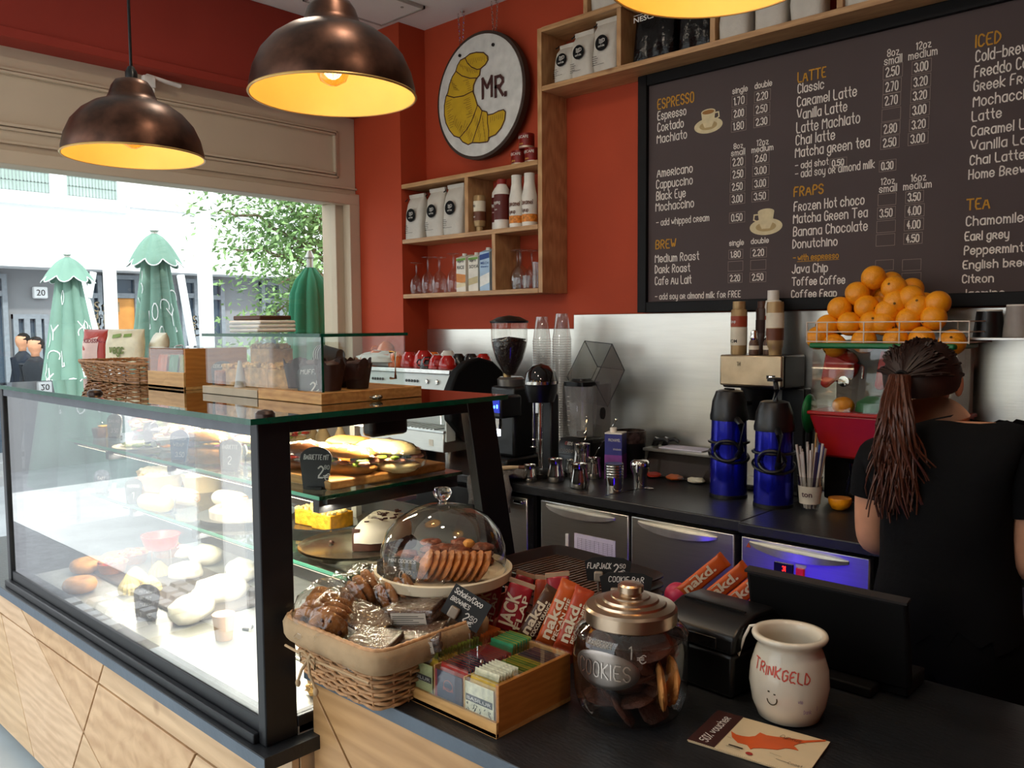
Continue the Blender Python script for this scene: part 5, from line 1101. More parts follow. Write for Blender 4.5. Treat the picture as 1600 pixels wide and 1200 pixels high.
TEAY = mat('sachet_yellow', '#c9a12c', .45, var=.2, scale=60); TEAG = mat('sachet_green', '#4f7f2c', .45, var=.3, scale=60); TEAO = mat('sachet_olive', '#7f7f2c', .45, var=.3, scale=60); TEAR = mat('sachet_red', '#a82a20', .45, var=.3, scale=60); TEAOR = mat('sachet_orange', '#c2622a', .45, var=.3, scale=60); TEAP = mat('sachet_plum', '#7a3448', .45, var=.3, scale=60); TEAB = mat('sachet_brown', '#6a5648', .45, var=.3, scale=60); TEAN = mat('sachet_navy', '#20263c', .4, var=.3, scale=60); TEAE = mat('sachet_emerald', '#1f7a4a', .45, var=.3, scale=60); TEAW = mat('sachet_cream', '#d6cfae', .45, var=.25, scale=90)
b, t_, cw, cd = tea_box('tea_box', 'small bamboo tea box with clear front, standing on the pastry case', Vector((-2.555, 1.11, zt)), .235, .20, .118, 3, 1)
o3 = Vector((-2.555, 1.11, zt))
for i, (m, g_) in enumerate(((TEAOR, 'amber tea sachets in the small box'), (TEAE, 'green tea sachets in the small box'), (TEAO, 'olive tea sachets in the small box'))):
    sachets(o3+Vector((t_+cw*(i+.5), .012, t_)), 0, 0, cw*.8, .06, .09, 4, [m, TEAW], g_, ('amber', 'green', 'olive')[i]+' tea sachet standing in the small bamboo box on the case')
# tongs and clips
def tongs(c_, rz, label):
    b = T('serving_tongs', label, 'tongs', c_, rz)
    for s_ in (-1, 1):
        G().tube([(0, .006*s_, .012), (.05, .011*s_, .014), (.10, .014*s_, .012), (.13, .008*s_, .008)], [.004, .005, .005, .003], 8).obj('arm', CHROME, b); G().blob((.135, .008*s_, .008), (.013, .008, .006), 10).obj('tip', CHROME, b)
    G().tube([(0, -.006, .012), (-.01, 0, .013), (0, .006, .012)], .004, 8).obj('spring', CHROME, b); return b
tongs(P(505, 625, z=zt)+Vector((0, .0, 0)), .6, 'polished tongs lying before the near end of the glass display box'); tongs(P(303, 606, z=zt), .55, 'polished tongs lying before the bamboo tea box')
# glass display box
BX0, BX1, BY0, BY1, BZ = -2.19, -1.625, 1.10, 1.36, 1.533
gb = T('glass_display_box', 'glass box with muffins and cake on a wooden tray on the pastry case', 'display box', (0, 0, 0))
G().bx(BX0, BX1-.28, BY0, BY1+.02, zt, zt+.02).obj('wooden_tray', mat('pale_ply', '#b9a88e', .6, var=.1), gb, bev=.001)
G().bx(BX1-.275, BX1+.0, BY0, BY1+.04, zt, zt+.026).obj('wooden_tray', WOODT, gb, bev=.001)
gt_ = .005
for q in ((BX0, BX1-.015, BY0+.012, BY0+.012+gt_), (BX0, BX1-.015, BY1-gt_, BY1)): G().bx(*q, zt+.027, BZ-.008).obj('side_pane', GLASS, gb)
for x in (BX0, BX1-.015-gt_, (BX0+BX1)/2-.06): G().bx(x, x+gt_, BY0+.012+gt_, BY1-gt_, zt+.027, BZ-.008).obj('side_pane', GLASS, gb)
G().bx(BX0-.005, BX1-.01, BY0+.007, BY1+.005, BZ-.008, BZ).obj('top_pane', GLASS, gb)
G().bx(BX0-.005, BX1-.01, BY0+.0055, BY0+.0068, BZ-.0078, BZ-.0002).obj('glass_edge', GEDGE, gb); G().bx(BX1-.0099, BX1-.0085, BY0+.007, BY1+.005, BZ-.0078, BZ-.0002).obj('glass_edge', GEDGE, gb)
G().bx(BX1-.0148, BX1-.0135, BY0+.012, BY0+.018, zt+.027, BZ-.008).obj('glass_edge', GEDGE, gb)
h_ = G(); h_.tube([(BX1-.012, BY1-.05, zt+.05), (BX1+.008, BY1-.05, zt+.05), (BX1+.008, BY1-.05, zt+.115), (BX1-.012, BY1-.05, zt+.115)], .0035, 8); h_.obj('handle', CHROME, gb)
DKC = mat('muffin_paper_brown', '#2e1710', .7, var=.2, bump=.3)
wobn = 12
for i, (x, y) in enumerate(((BX1-.06, BY0+.065), (BX1-.13, BY0+.07), (BX1-.065, BY0+.15), (BX1-.14, BY0+.155), (BX1-.20, BY0+.07))):
    b = T('muffin', ('chocolate muffin at the near corner of the glass box', 'chocolate muffin, second along the front of the glass box', 'chocolate muffin at the back near corner of the glass box', 'chocolate muffin in the back row of the glass box', 'chocolate muffin behind the muffin price sign')[i], 'muffin', (x, y, zt+.0265), i*1.3, 'chocolate muffins in brown paper')
    n = 48; R = []
    for u in range(7):
        q = u/6; R.append([((.026+.010*q)*(1+.05*math.sin(9*a)*q)*math.cos(a), (.026+.010*q)*(1+.05*math.sin(9*a)*q)*math.sin(a), q*.062+(q == 1)*.014*max(0, math.sin(4*a))) for a in [2*PI*j/n for j in range(n)]])
    G().rings(R, True, False).obj('paper_cup', DKC, b, ang=50); G().blob((0, 0, .052), (.034, .034, .018), 14, .25, 4, i).obj('crumb_top', DARKC, b)
SPG = mat('carrot_cake', '#b98c58', .8, var=.35, scale=50, bump=.6, bscale=60); TOPC = mat('streusel', '#c59a5e', .8, var=.4, scale=60, bump=.8, bscale=60)
for i, (x, y, w_, h, lb) in enumerate(((-2.115, BY0+.17, .10, .115, 'tall crumbly cake block at the back of the glass box'), (-2.105, BY0+.075, .09, .055, 'low cake slice behind the cereal bar sign'), (-1.985, BY0+.08, .10, .062, 'streusel cake slice in the middle of the glass box'), (-1.885, BY0+.085, .085, .06, 'streusel cake slice next to the green glass edge'), (-1.99, BY0+.18, .11, .06, 'streusel cake slice in the back row of the glass box'))):
    b = T('cake_block', lb, 'cake', (x, y, zt+.0205), .05*i, 'cake slices in the glass box'); g = G(); R = []
    for z in (0, h*.45, h*.46, h*.85): R.append([(a_*w_/2, b_*.038, z) for a_, b_ in ((-1, -1), (1, -1), (1, 1), (-1, 1))])
    g.rings(R); g.obj('sponge', SPG, b, bev=.003)
    g = G()
    for k in range(46): g.blob((random.uniform(-w_*.47, w_*.47), random.uniform(-.036, .036), h*.87+random.uniform(0, .006)), (.009, .008, .007), 6, .5, 3, k)
    g.obj('streusel_top', TOPC, b, kind='stuff')
ps = T('price_card_cone', 'small pale paper cone standing before the cake slices', 'card', (-2.04, BY0+.03, zt+.0205)); G().lathe([(.016, 0), (.004, .07)], n=14).obj('cone', mat('card_pale', '#b9b3ac', .7), ps)
tombstone(P(352, 612, z=zt)+Vector((-.02, -.0, 0)), 'dark chalk sign reading Cereal bar 2 euro before the glass box', [('CEREAL BAR', -.028, .066, .009, .056), ('2', .002, .02, .022, .01), ('€', .016, .018, .012, .01)], w_=.072, h=.085, rz=.5, m=mat('sign_dark', '#34332f', .6))
tombstone(P(484, 628, z=zt)+Vector((.0, -.0, 0)), 'dark chalk sign reading Muffin 2.80 before the glass box', [('MUFFIN', -.026, .066, .011, .048), ('2', .0, .02, .026, .012), ('80', .016, .042, .009, .012), ('€', .016, .016, .014, .012)], w_=.075, h=.088, rz=.5, m=MATS['sign_dark'])
cb_ = T('cereal_bar', 'nutty cereal bar in film inside the glass box near the sign', 'bar', (-2.15, BY0+.035, zt+.021)); G().box((0, 0, .02), (.045, .02, .04)).obj('bar', NUT, cb_, bev=.004)
# folded cloths and brown board on the glass box
fs = T('folded_napkins', 'stack of folded white napkins on the glass display box', 'napkins', (P(389, 520, z=BZ+.001).x if False else -2.10, 1.235, BZ+.0005))
for k in range(3): G().box((0, .0, .0065+k*.011), (.15-.006*k, .12, .010), rz=.06*k).obj('napkin', mat('napkin_white', '#d9d6cf', .8, var=.05), fs, bev=.004)
tb = T('brown_board', 'flat brown wooden board lying on the folded white napkins', 'board', (-2.10, 1.235, BZ+.035), .05); G().bx(-.065, .065, -.05, .05, 0, .012).obj('board', mat('lid_brown', '#4a2c1c', .5), tb, bev=.003)

# ---------------------------------------------------------------- back worktop
zw = zb+.0008
# espresso machine
em = T('espresso_machine', 'white and steel espresso machine with a black rounded side, left on the worktop', 'coffee machine', (-3.20, 2.63, zw)); em.scale = (1, .62, 1)
MW = mat('machine_white', '#cfd6d2', .3, var=.03)
x0, x1 = -.40, .38
for x in (x0+.05, x1-.05):
    for y in (.0, .34): G().lathe([(.02, 0), (.022, .05)], (x, y, 0), 16).obj('foot', CHROME, em)
G().bx(x0, x1, -.12, .45, .05, .14).obj('drip_base', STEEL, em, bev=.004)
G().bx(x0-.005, x1+.01, -.135, .10, .14, .152).obj('drip_tray', mat('tray_white_steel', '#d9dcda', .25, .7), em, bev=.002)
g = G()
for k in range(26): g.bx(x0+.03+k*.027, x0+.042+k*.027, -.12, .09, .152, .155)
o = g.obj('drip_grille', CHROME, em); o['kind'] = 'stuff'
G().bx(x1-.10, x1-.07, -.1222, -.12, .075, .105).obj('rating_plate', WHP, em)
G().bx(x0, x1, .12, .45, .152, .34).obj('back_body', MW, em)
G().add([(x0, -.06, .33), (x1, -.06, .33), (x1, -.04, .405), (x0, -.04, .405), (x0, .45, .33), (x1, .45, .33), (x1, .45, .405), (x0, .45, .405)], [(0,1,2,3),(1,5,6,2),(5,4,7,6),(4,0,3,7),(3,2,6,7),(4,5,1,0)]).obj('control_head', MW, em, bev=.004)
G().bx(x0, x1, -.055, .45, .405, .425).obj('cup_tray', mat('cup_tray_steel', '#d5d5d0', .2, .8), em, bev=.003)
for gx in (x1-.30, x1-.56):
    for k in range(5): 
        q = G(); kk = q.m; q.m = Matrix.Translation((gx+.02*k, -.058, .368)) @ Matrix.Rotation(PI/2, 4, 'X'); q.lathe([(.007, 0), (.006, .006), (.003, .007)], n=10); q.m = kk; q.obj('button', mat('button_grey', '#4b4e50', .3, .5), em)
for k in (0, 1): 
    q = G(); q.m = Matrix.Translation((x1-.15+.07*k, -.058, .368)) @ Matrix.Rotation(PI/2, 4, 'X'); q.lathe([(.012, 0), (.012, .004), (.009, .01), (.004, .011)], n=18); q.obj('dial', CHROME, em)
for gx in (x1-.22, x1-.50):
    q = G().lathe([(.035, 0), (.037, .05)], (gx, .03, .275), 20); q.obj('group_head', CHROME, em); pf = G().lathe([(.034, 0), (.036, .03)], (gx, .03, .242), 20).obj('portafilter', CHROME, em); G().tube([(gx, -.01, .255), (gx-.02, -.14, .24)], [.011, .014], 10).obj('handle', BLACKP, pf)
for gx in (x0+.05, x1-.03): G().tube([(gx, -.05, .33), (gx, -.10, .30), (gx+.02, -.13, .18)], .005, 8).obj('steam_wand', CHROME, em)
# side panel: rounded black cheek
pr_ = [(-.12, .20), (-.13, .33), (-.05, .42), (.06, .465), (.18, .48), (.32, .46), (.47, .39), (.48, .10), (.06, .09)]
g = G(); k_ = g.m; g.m = Matrix(((0,0,1,0),(1,0,0,0),(0,1,0,0),(0,0,0,1))); g.prism(pr_, x1+.001, x1+.055); g.m = k_; g.obj('side_cheek', BLACKM, em, bev=.012, seg=3)
G().bx(x1+.001, x1+.014, -.11, -.02, .10, .33).obj('side_trim', MW, em, bev=.003)
# cups on the machine
ORC = mat('cup_orange', '#d9641c', .15, var=.05, coat=.4); RDC = mat('cup_red', '#a81a14', .15, var=.05, coat=.4); BKC = mat('cup_black', '#17110f', .2, coat=.3); WHC = mat('cup_white', '#ddd8cc', .2, coat=.3)
ztop = zw+.4255
def cup(p, m, label, grp, r=.042, h=.058, rz=0, tilt=0, side=False):
    b = T('coffee_cup', label, 'cup', p, rz, grp)
    if not side: pr = [(r*.98, 0), (r, .002), (r*.97, h*.3), (r*.8, h*.72), (r*.52, h*.93), (r*.45, h), (r*.38, h*.985)]
    else: pr = [(r*.98, 0), (r, .002), (r*.97, h*.3), (r*.8, h*.72), (r*.52, h*.93), (r*.45, h), (r*.38, h*.985)]
    g = G(); g.m = Matrix.Rotation(tilt, 4, 'X'); g.lathe(pr, n=28, cap0=False); g.lathe([(r*.93, .001), (r*.88, h*.4), (r*.4, h*.9)], n=28, cap0=False, cap1=True); g.obj('bowl', m, b, ang=60)
    g = G(); g.m = Matrix.Rotation(tilt, 4, 'X'); g.tube([(r*.9, 0, h*.72), (r*1.3, 0, h*.74), (r*1.5, 0, h*.5), (r*1.35, 0, h*.25), (r*.95, 0, h*.25)], .0042, 8); g.obj('handle', m, b, ang=80)
    return b
def cpx(px, y, z=ztop): return Vector((P(px, 560, y=y).x, y, z))
for px, y, m, k, hk, lb in ((588, 2.46, ORC, 1, 0, 'orange cup, left one of the front pair on the machine'), (622, 2.50, ORC, 1, 0, 'deep orange cup in the front row beside the red ones'), (603, 2.64, ORC, 1, 1, 'orange cup lying on others, highest of the pile'), (640, 2.52, RDC, .95, 0, 'red cup next to the deep orange one on the machine'), (662, 2.56, RDC, 1.05, 0, 'red cup with white rim, large, middle of the row'), (683, 2.46, RDC, .8, 0, 'small red cup before the row, left of its twin'), (699, 2.46, RDC, .8, 0, 'small red cup before the row, right of its twin'), (677, 2.75, ORC, .9, 0, 'orange cup in the back row behind the red ones'), (700, 2.78, WHC, 1.0, 0, 'white cup in the back row of the machine'), (716, 2.70, BKC, .85, 0, 'black cup between the white cup and the side panel'), (736, 2.76, BKC, .85, 0, 'black cup in the back row beside the red one'), (755, 2.80, RDC, .85, 0, 'red cup in the back row behind the side panel'), (775, 2.83, BKC, .85, 0, 'black cup at the far right of the machine'), (560, 2.62, WHC, 1.0, 0, 'white cup at the window end of the machine'), (668, 2.44, BKC, .7, 0, 'small black cup at the front edge of the machine')):
    p = cpx(px, 2.655+(y-2.44)*.55)
    if p.x > -2.80: p.x = -2.87
    p.x = max(p.x, -3.54)
    if hk: p.z += .045
    cup(p, m, lb, 'upturned cups on the espresso machine', (.052 if k > .85 else .055)*k, .078*k, random.uniform(3.4, 5), .5*hk)
# rows of nested paper cups lying down on the machine end
for i, (px, z, lb) in enumerate(((428, 0, 'nested row of paper cups lying on its side, farther one'), (458, 0, 'long nested row of black paper cups lying on its side'))):
    a = Vector(((-3.80, 2.50, ztop+.052) if i else (-3.84, 2.60, ztop+.052)))
    if not i: bxw = T('takeaway_box', 'white box beside the coffee machine under the paper cups', 'box', (-3.75, 2.57, zw)); G().bx(-.13, .13, -.12, .14, 0, ztop-zw-.001).obj('box', WHP, bxw, bev=.003); b = T('paper_cup_row', lb, 'cups', a, .0); ax = Vector((.97, .16, -.03)).normalized(); n = (3, 15)[i]
    mq = ax.to_track_quat('Z', 'Y').to_matrix().to_4x4()
    for k in range(n):
        g = G(); g.m = mq @ Matrix.Translation((0, 0, k*.015)); g.lathe([(.050, 0), (.0515, .002), (.051, .005), (.034, .12), (0, .12)], n=26, cap0=False); g.obj('paper_cup', mat('paper_cup_black', '#1b1c20', .5), b, ang=50)
        g = G(); g.m = mq @ Matrix.Translation((0, 0, k*.015)); g.tube([(.0508*math.cos(q), .0508*math.sin(q), 0) for q in [2*PI*j/24 for j in range(24)]], .0022, 6, closed=True); g.obj('white_rim', WHC, b, ang=80)
        if k == 0: g = G(); g.m = mq; g.lathe([(.049, .002), (.034, .11)], n=26, cap0=False, cap1=True); g.obj('cup_inside', WHC, b)
wl = T('folded_white_cloth', 'white folded cloth under the lying paper cups at the window', 'cloth', (-3.43, 2.70, ztop)); G().blob((0, 0, .03), (.17, .11, .045), 24, .3, 5, 3, flat=.65).obj('cloth', MATS['napkin_white'], wl, ang=80)
# squeeze bottles
for i, px in enumerate((487, 505, 532, 557)):
    bottle('squeeze_bottle', ('tan topped squeeze bottle, first of four behind the case', 'tan topped squeeze bottle, second of four behind the case', 'tan topped squeeze bottle, third of four behind the case', 'tan topped squeeze bottle fourth of four behind the case')[i], P(px, 697, y=1.665).x, 1.665, 1.0105, [(.022, 0), (.024, .01), (.024, .12), (.018, .135)], PLAST, [(.024, .125), (.026, .14), (.026, .16), (.018, .175), (.009, .195), (.007, .215), (0, .216)], mat('tan_plastic', '#b79f74', .5), grp='squeeze bottles behind the case', bands=((.004, .09, mat('sauce_tan', '#a8834f', .5)),), text=(('HONEY', -.014, .145, .009, BLACKM, 't'),))
# coffee grinder
gr = T('coffee_grinder', 'black coffee grinder with a clear hopper of beans', 'grinder', (P(797, 700, y=2.71).x, 2.66, zw))
G().bx(-.085, .085, -.06, .16, .0, .05).obj('base', BLACKP, gr, bev=.01); G().bx(-.075, .075, .0, .15, .05, .36).obj('body', BLACKP, gr, bev=.015, seg=3)
G().lathe([(.06, 0), (.062, .03), (.05, .04)], (0, .06, .36), 28).obj('collar', mat('collar_grey', '#6a6560', .3, .6), gr); G().lathe([(.018, 0), (.018, .05)], (-.01, .045, .40), 16).obj('neck', mat('brass_neck', '#b89a6a', .3, .8), gr)
HP = [(.022, 0), (.03, .01), (.06, .07), (.077, .13), (.080, .155), (.080, .235)]
G().lathe(HP, (0, .05, .405), 36, cap0=False, cap1=False).obj('hopper', pane('smoky_clear', (.9, .89, .87), 1.4, .02, film=.03), gr, ang=60)
G().lathe([(.084, .232), (.086, .24), (.05, .258), (0, .266)], (0, .05, .405), 36, cap0=True).obj('hopper_lid', BLACKP, gr)
BEAN = mat('coffee_beans', '#24130c', .35, var=.6, scale=120, bump=.6, bscale=110)
g = G(); g.lathe([(.018, .004), (.027, .012), (.057, .07), (.073, .128), (.076, .15), (.04, .165), (0, .172)], (0, .05, .405), 32)
for k in range(160): a = k*2.4; r = .074*math.sqrt(k/160); g.blob((r*math.cos(a), .05+r*math.sin(a), .405+.158+.012*(1-r/.08)), (.0055, .0035, .003), 6)
g.obj('beans', BEAN, gr, kind='stuff')
d_ = G().bx(.05, .12, -.13, -.0, .235, .33).obj('dosing_head', BLACKP, gr, bev=.01)
G().bx(.057, .113, -.134, -.1305, .26, .32).obj('screen', mat('screen_navy', '#1a2fb8', .2, emit=.5), d_)
q = G(); write(q, 'o o 8', .065, .28, .014, flat((0, -.1355, 0)), width=.04, sw=.003); q.obj('blue_digits', emis('blue_led', '#5a8cff', 5), d_)
G().bx(.075, .097, -.12, -.10, .19, .235).obj('spout', CHROME, gr, bev=.002); G().bx(.079, .093, -.122, -.106, .16, .188).obj('spout_light', emis('work_light', '#dfe8ff', 5), gr)
G().tube([(-.08, -.06, .1), (-.08, -.10, .1), (-.08, -.12, .12)], .006, 8).obj('fork', CHROME, gr)
# milkshake mixer
mk = T('drink_mixer', 'black drink mixer with a rounded head and a chrome stem', 'mixer', (P(846, 720, y=2.62).x, 2.62, zw)); mk.scale = (1.12, 1.12, 1.0)
G().lathe([(.065, 0), (.065, .02), (.05, .03)], n=28, ey=1.2).obj('base', BLACKP, mk); G().bx(-.025, .025, .03, .075, .02, .34).obj('column', BLACKP, mk, bev=.008)
G().lathe([(.045, .0), (.055, .04), (.058, .075)], (0, .0, .31), 32, ey=1.15).obj('motor_lower', BLACKP, mk); G().lathe([(.060, .0), (.0605, .012)], (0, 0, .385), 32, ey=1.15).obj('chrome_band', CHROME, mk); G().lathe([(.059, 0), (.052, .035), (.03, .062), (0, .072)], (0, 0, .397), 32, ey=1.15).obj('motor_dome', mat('gloss_black', '#0a0a0b', .08, coat=.6), mk)
G().tube([(-.02, -.02, .31), (-.02, -.02, .12)], .0045, 8).obj('spindle', CHROME, mk); G().lathe([(.012, 0), (.014, .003), (.012, .006)], (-.02, -.02, .12), 14).obj('whisk', CHROME, mk); G().lathe([(.010, 0), (.012, .003), (.010, .006)], (-.02, -.02, .15), 14).obj('whisk', CHROME, mk)
G().tube([(.02, -.03, .31), (.025, -.035, .04)], .007, 10).obj('guide_rod', CHROME, mk); G().box((.012, -.03, .29), (.02, .014, .05)).obj('cup_bracket', CHROME, mk, bev=.003)
# stacks of clear cups
for i, (px, ptop, lb) in enumerate(((847, 495, 'lower tower of stacked clear plastic cups by the grinder'), (878, 490, 'taller tower of stacked clear plastic cups by the blender'))):
    p = P(px, 600, y=2.93); top = P(px, ptop, y=2.93).z; b = T('cup_tower', lb, 'cups', (p.x, 2.93, zw)); H = top-zw; n = int((H-.10)/.011)
    for k in range(n):
        if i == 0 and k == 0: pass
        g = G(); g.lathe([(.043, 0), (.0455, .0015), (.043, .003), (.0405, .012)], (0, 0, k*.011), 22, cap0=False, cap1=False); o = g.obj('plastic_cup', pane('stacked_cup', (.93, .92, .90), 1.6, .08, film=.12, haze=.12), b, ang=70)
    G().lathe([(.041, 0), (.0425, .0015), (.040, .004), (.027, H-n*.011), (0, H-n*.011)], (0, 0, n*.011), 26, cap0=False).obj('plastic_cup', MATS['stacked_cup'], b, ang=60)
# blender with open sound hood
bl = T('bar_blender', 'bar blender with a clear square jug under an open smoky hood', 'blender', (P(903, 720, y=2.84).x, 2.84, zw), -.05); bl.scale = (.84, .84, 1.03)
G().add([(-.105, -.11, 0), (.105, -.11, 0), (.105, .13, 0), (-.105, .13, 0), (-.09, -.09, .065), (.09, -.09, .065), (.095, .13, .065), (-.095, .13, .065), (-.075, -.05, .135), (.075, -.05, .135), (.085, .12, .135), (-.085, .12, .135)], [(3,2,1,0),(0,1,5,4),(1,2,6,5),(2,3,7,6),(3,0,4,7),(4,5,9,8),(5,6,10,9),(6,7,11,10),(7,4,8,11),(8,9,10,11)]).obj('base', BLACKP, bl, bev=.006)
k_ = Matrix.Translation((0, -.07, .10)) @ Matrix.Rotation(-.52, 4, 'X'); g = G(); g.m = k_; g.bx(-.07, .07, -.007, -.003, -.034, .034); o = g.obj('control_panel', mat('panel_dark', '#2a2625', .25), bl)
f_ = lambda u, v: k_ @ Vector((u, -.0082, v)); g = G(); type_mesh(g, 'EDS', -.008, .008, .014, f_, width=.034, bold=.02); g.obj('lettering', CHALK, o)
g = G()
for j in range(5):
    for a in range(10): ribbon(g, [(-.036+j*.018+.006*math.cos(a*PI/5), -.018+.006*math.sin(a*PI/5)), (-.036+j*.018+.006*math.cos((a+1)*PI/5), -.018+.006*math.sin((a+1)*PI/5))], .0014, f_)
g.obj('button_rings', mat('ring_grey', '#a89888', .5), o); g = G()
for a in range(14): ribbon(g, [(-.018+.006*math.cos(a*PI/7), .015+.006*math.sin(a*PI/7)), (-.018+.006*math.cos((a+1)*PI/7), .015+.006*math.sin((a+1)*PI/7))], .003, f_)
g.obj('red_mark', mat('mark_red', '#a8483c', .5), o)
JUG = pane('jug_plastic', (.95, .95, .94), 1.3, .1, film=.08, haze=.28)
G().lathe([(.05, 0), (.056, .03), (.07, .19), (.072, .205), (.074, .215)], (0, .03, .14), 32, cap0=True, cap1=False, sq=5).obj('jug', JUG, bl, ang=50)
g = G()
for k in range(7): ribbon(g, [(-.03, .19+.02*k), (-.018+.004*(k % 2), .19+.02*k)], .0025, flat((0, -.046, 0)))
g.obj('scale_marks', CHALK, bl)
G().lathe([(.03, 0), (.028, .02)], (0, .03, .143), 16).obj('blade_hub', BLACKP, bl)
G().lathe([(.074, 0), (.075, .018), (.045, .022), (.04, .03), (0, .03)], (0, .03, .353), 32, sq=5).obj('jug_lid', BLACKP, bl)
SMK = pane('smoky_hood', (.80, .80, .79), 1.4, .02, film=.03, haze=.04); EDGEK = mat('hood_edge', '#1a1a1a', .3)
k_ = Matrix.Translation((.01, .09, .355)) @ Matrix.Rotation(-.75, 4, 'X') @ Matrix.Rotation(.1, 4, 'Z')
hw, hd, hh = .088, .085, .165
g = G(); g.m = k_
for q in ((-hw, -hw+.003, -hd, hd, -.04, hh), (hw-.003, hw, -hd, hd, -.04, hh), (-hw, hw, hd-.003, hd, -.04, hh), (-hw, hw, -hd, hd-.003, hh-.003, hh)): g.bx(*q)
g.obj('sound_hood', SMK, bl)
g = G(); g.m = k_
for q in (((-hw, -hd, -.04), (-hw, -hd, hh), (hw, -hd, hh), (hw, -hd, -.04)), ((-hw, hd, -.04), (-hw, hd, hh), (hw, hd, hh), (hw, hd, -.04)), ((-hw, -hd, -.04), (-hw, hd, -.04)), ((hw, -hd, -.04), (hw, hd, -.04)), ((-hw, -hd, hh), (-hw, hd, hh)), ((hw, -hd, hh), (hw, hd, hh))): g.tube(q, .0022, 5)
g.obj('hood_edges', EDGEK, bl)
g = G().bx(.10, .104, .0, .14, .12, .36); g.obj('hood_arm', SMK, bl); g = G(); g.m = Matrix.Translation((.104, .07, .24)) @ Matrix.Rotation(PI/2, 4, 'Y'); g.lathe([(.018, 0), (.018, .008)], n=20, ex=1.4); g.obj('hinge_knob', BLACKP, bl)
G().bx(-.104, -.10, .0, .14, .12, .36).obj('hood_arm', SMK, bl)
# steel pitchers
def pitcher(px, py, r, h, label, bands=0, y=None, grp=None, rz=2.6, inv=False):
    p = P(px, py, z=zw) if y is None else Vector((P(px, py, y=y).x, y, zw)); b = T('milk_pitcher', label, 'pitcher', p, rz, grp)
    pr = [(r*.92, 0), (r, .004), (r*1.0, h*.3), (r*.78, h*.72), (r*.8, h*.9), (r*.86, h), (r*.83, h*.995), (r*.72, h*.72), (r*.94, h*.3)]
    if inv: pr = [(r*.72, 0), (r*.7, h*.2), (r*.78, h*.5), (r*1.0, h*.68), (r*1.04, h*.85), (r*.9, h*.96), (r*.7, h)]
    G().lathe(pr, n=32, cap1=True).obj('jug', CHROME, b, ang=50)
    G().tube([(r*.8, 0, h*.85), (r*1.35, 0, h*.85), (r*1.45, 0, h*.6), (r*1.3, 0, h*.3), (r*.95, 0, h*.22)], .0045, 8).obj('handle', CHROME, b, ang=70)
    if not inv: G().add([(-r*.8, -.012, h*.93), (-r*.8, .012, h*.93), (-r*1.12, 0, h*1.03), (-r*.8, 0, h*.86)], [(0, 1, 2), (0, 2, 3), (1, 3, 2)]).obj('spout', CHROME, b)
    return b
pitcher(828, 751, .029, .066, 'small straight steel cup, farthest along the worktop front', grp='steel milk pitchers')
pitcher(868, 752, .036, .092, 'medium steel milk pitcher behind the small steel cup', grp='steel milk pitchers')
pitcher(850, 745, .028, .08, 'narrow steel pitcher half hidden by the medium one', y=2.72, grp='steel milk pitchers')
pitcher(905, 762, .036, .094, 'steel milk pitcher nearest the worktop edge, before the tall one', grp='steel milk pitchers')
pitcher(909, 742, .042, .14, 'tall steel milk pitcher behind the others', y=2.70, grp='steel milk pitchers')
pitcher(928, 748, .033, .085, 'steel pitcher between the tall one and the measuring cups', y=2.72, grp='steel milk pitchers')
pitcher(893, 745, .028, .07, 'small steel pitcher peeping out beside the tall one', y=2.69, grp='steel milk pitchers')
pitcher(1000, 760, .036, .105, 'upturned round shouldered steel jug next to the nested steel cups', inv=True, rz=-1.2)
sb = T('steel_cup_stack', 'ribbed stack of nested steel cups before the purple carton', 'cups', P(960, 768, z=zw))
for k in range(6): G().lathe([(.033, 0), (.034, .003), (.033, .006), (.036, .05 if k == 0 else .012)] if k else [(.031, 0), (.034, .055)], (0, 0, .0 if k == 0 else .045+k*.010), 28).obj('steel_cup', CHROME, sb, ang=40)
sp_ = T('bar_spoon', 'thin steel spoon lying before the measuring cups', 'spoon', P(945, 776, z=zw)); q = P(1005, 764, z=zw)-P(945, 776, z=zw); G().tube([(0, 0, .004), tuple(q+Vector((0, 0, .004)))], .002, 6).obj('shaft', CHROME, sp_); G().blob(tuple(q+Vector((.02, .01, .004))), (.022, .012, .004), 10).obj('bowl', CHROME, sp_)
pk = T('rice_carton', 'purple and blue drink carton with a white cap on the worktop', 'carton', (P(962, 735, y=2.78).x, 2.78, zw), .35)
G().bx(-.036, .036, -.036, .036, 0, .185).obj('box', mat('carton_blue', '#2c2f7a', .4), pk, bev=.001); G().bx(-.0365, .0365, -.0365, .0365, 0, .10).obj('lower_print', mat('carton_magenta', '#7a3a8c', .4, var=.4), pk); G().bx(-.036, .036, -.036, .036, .185, .19).obj('top_fold', WHP, pk); G().lathe([(.014, 0), (.014, .018)], (-.01, 0, .19), 16).obj('cap', WHP, pk)
g = G(); type_mesh(g, 'PROVAMEL', -.02, .155, .012, flat((0, -.0372, 0)), width=.05); type_mesh(g, 'H-Vollmilch', .0, .12, .008, flat((0, -.0372, 0)), width=.033); g.obj('lettering', CHALK, pk)
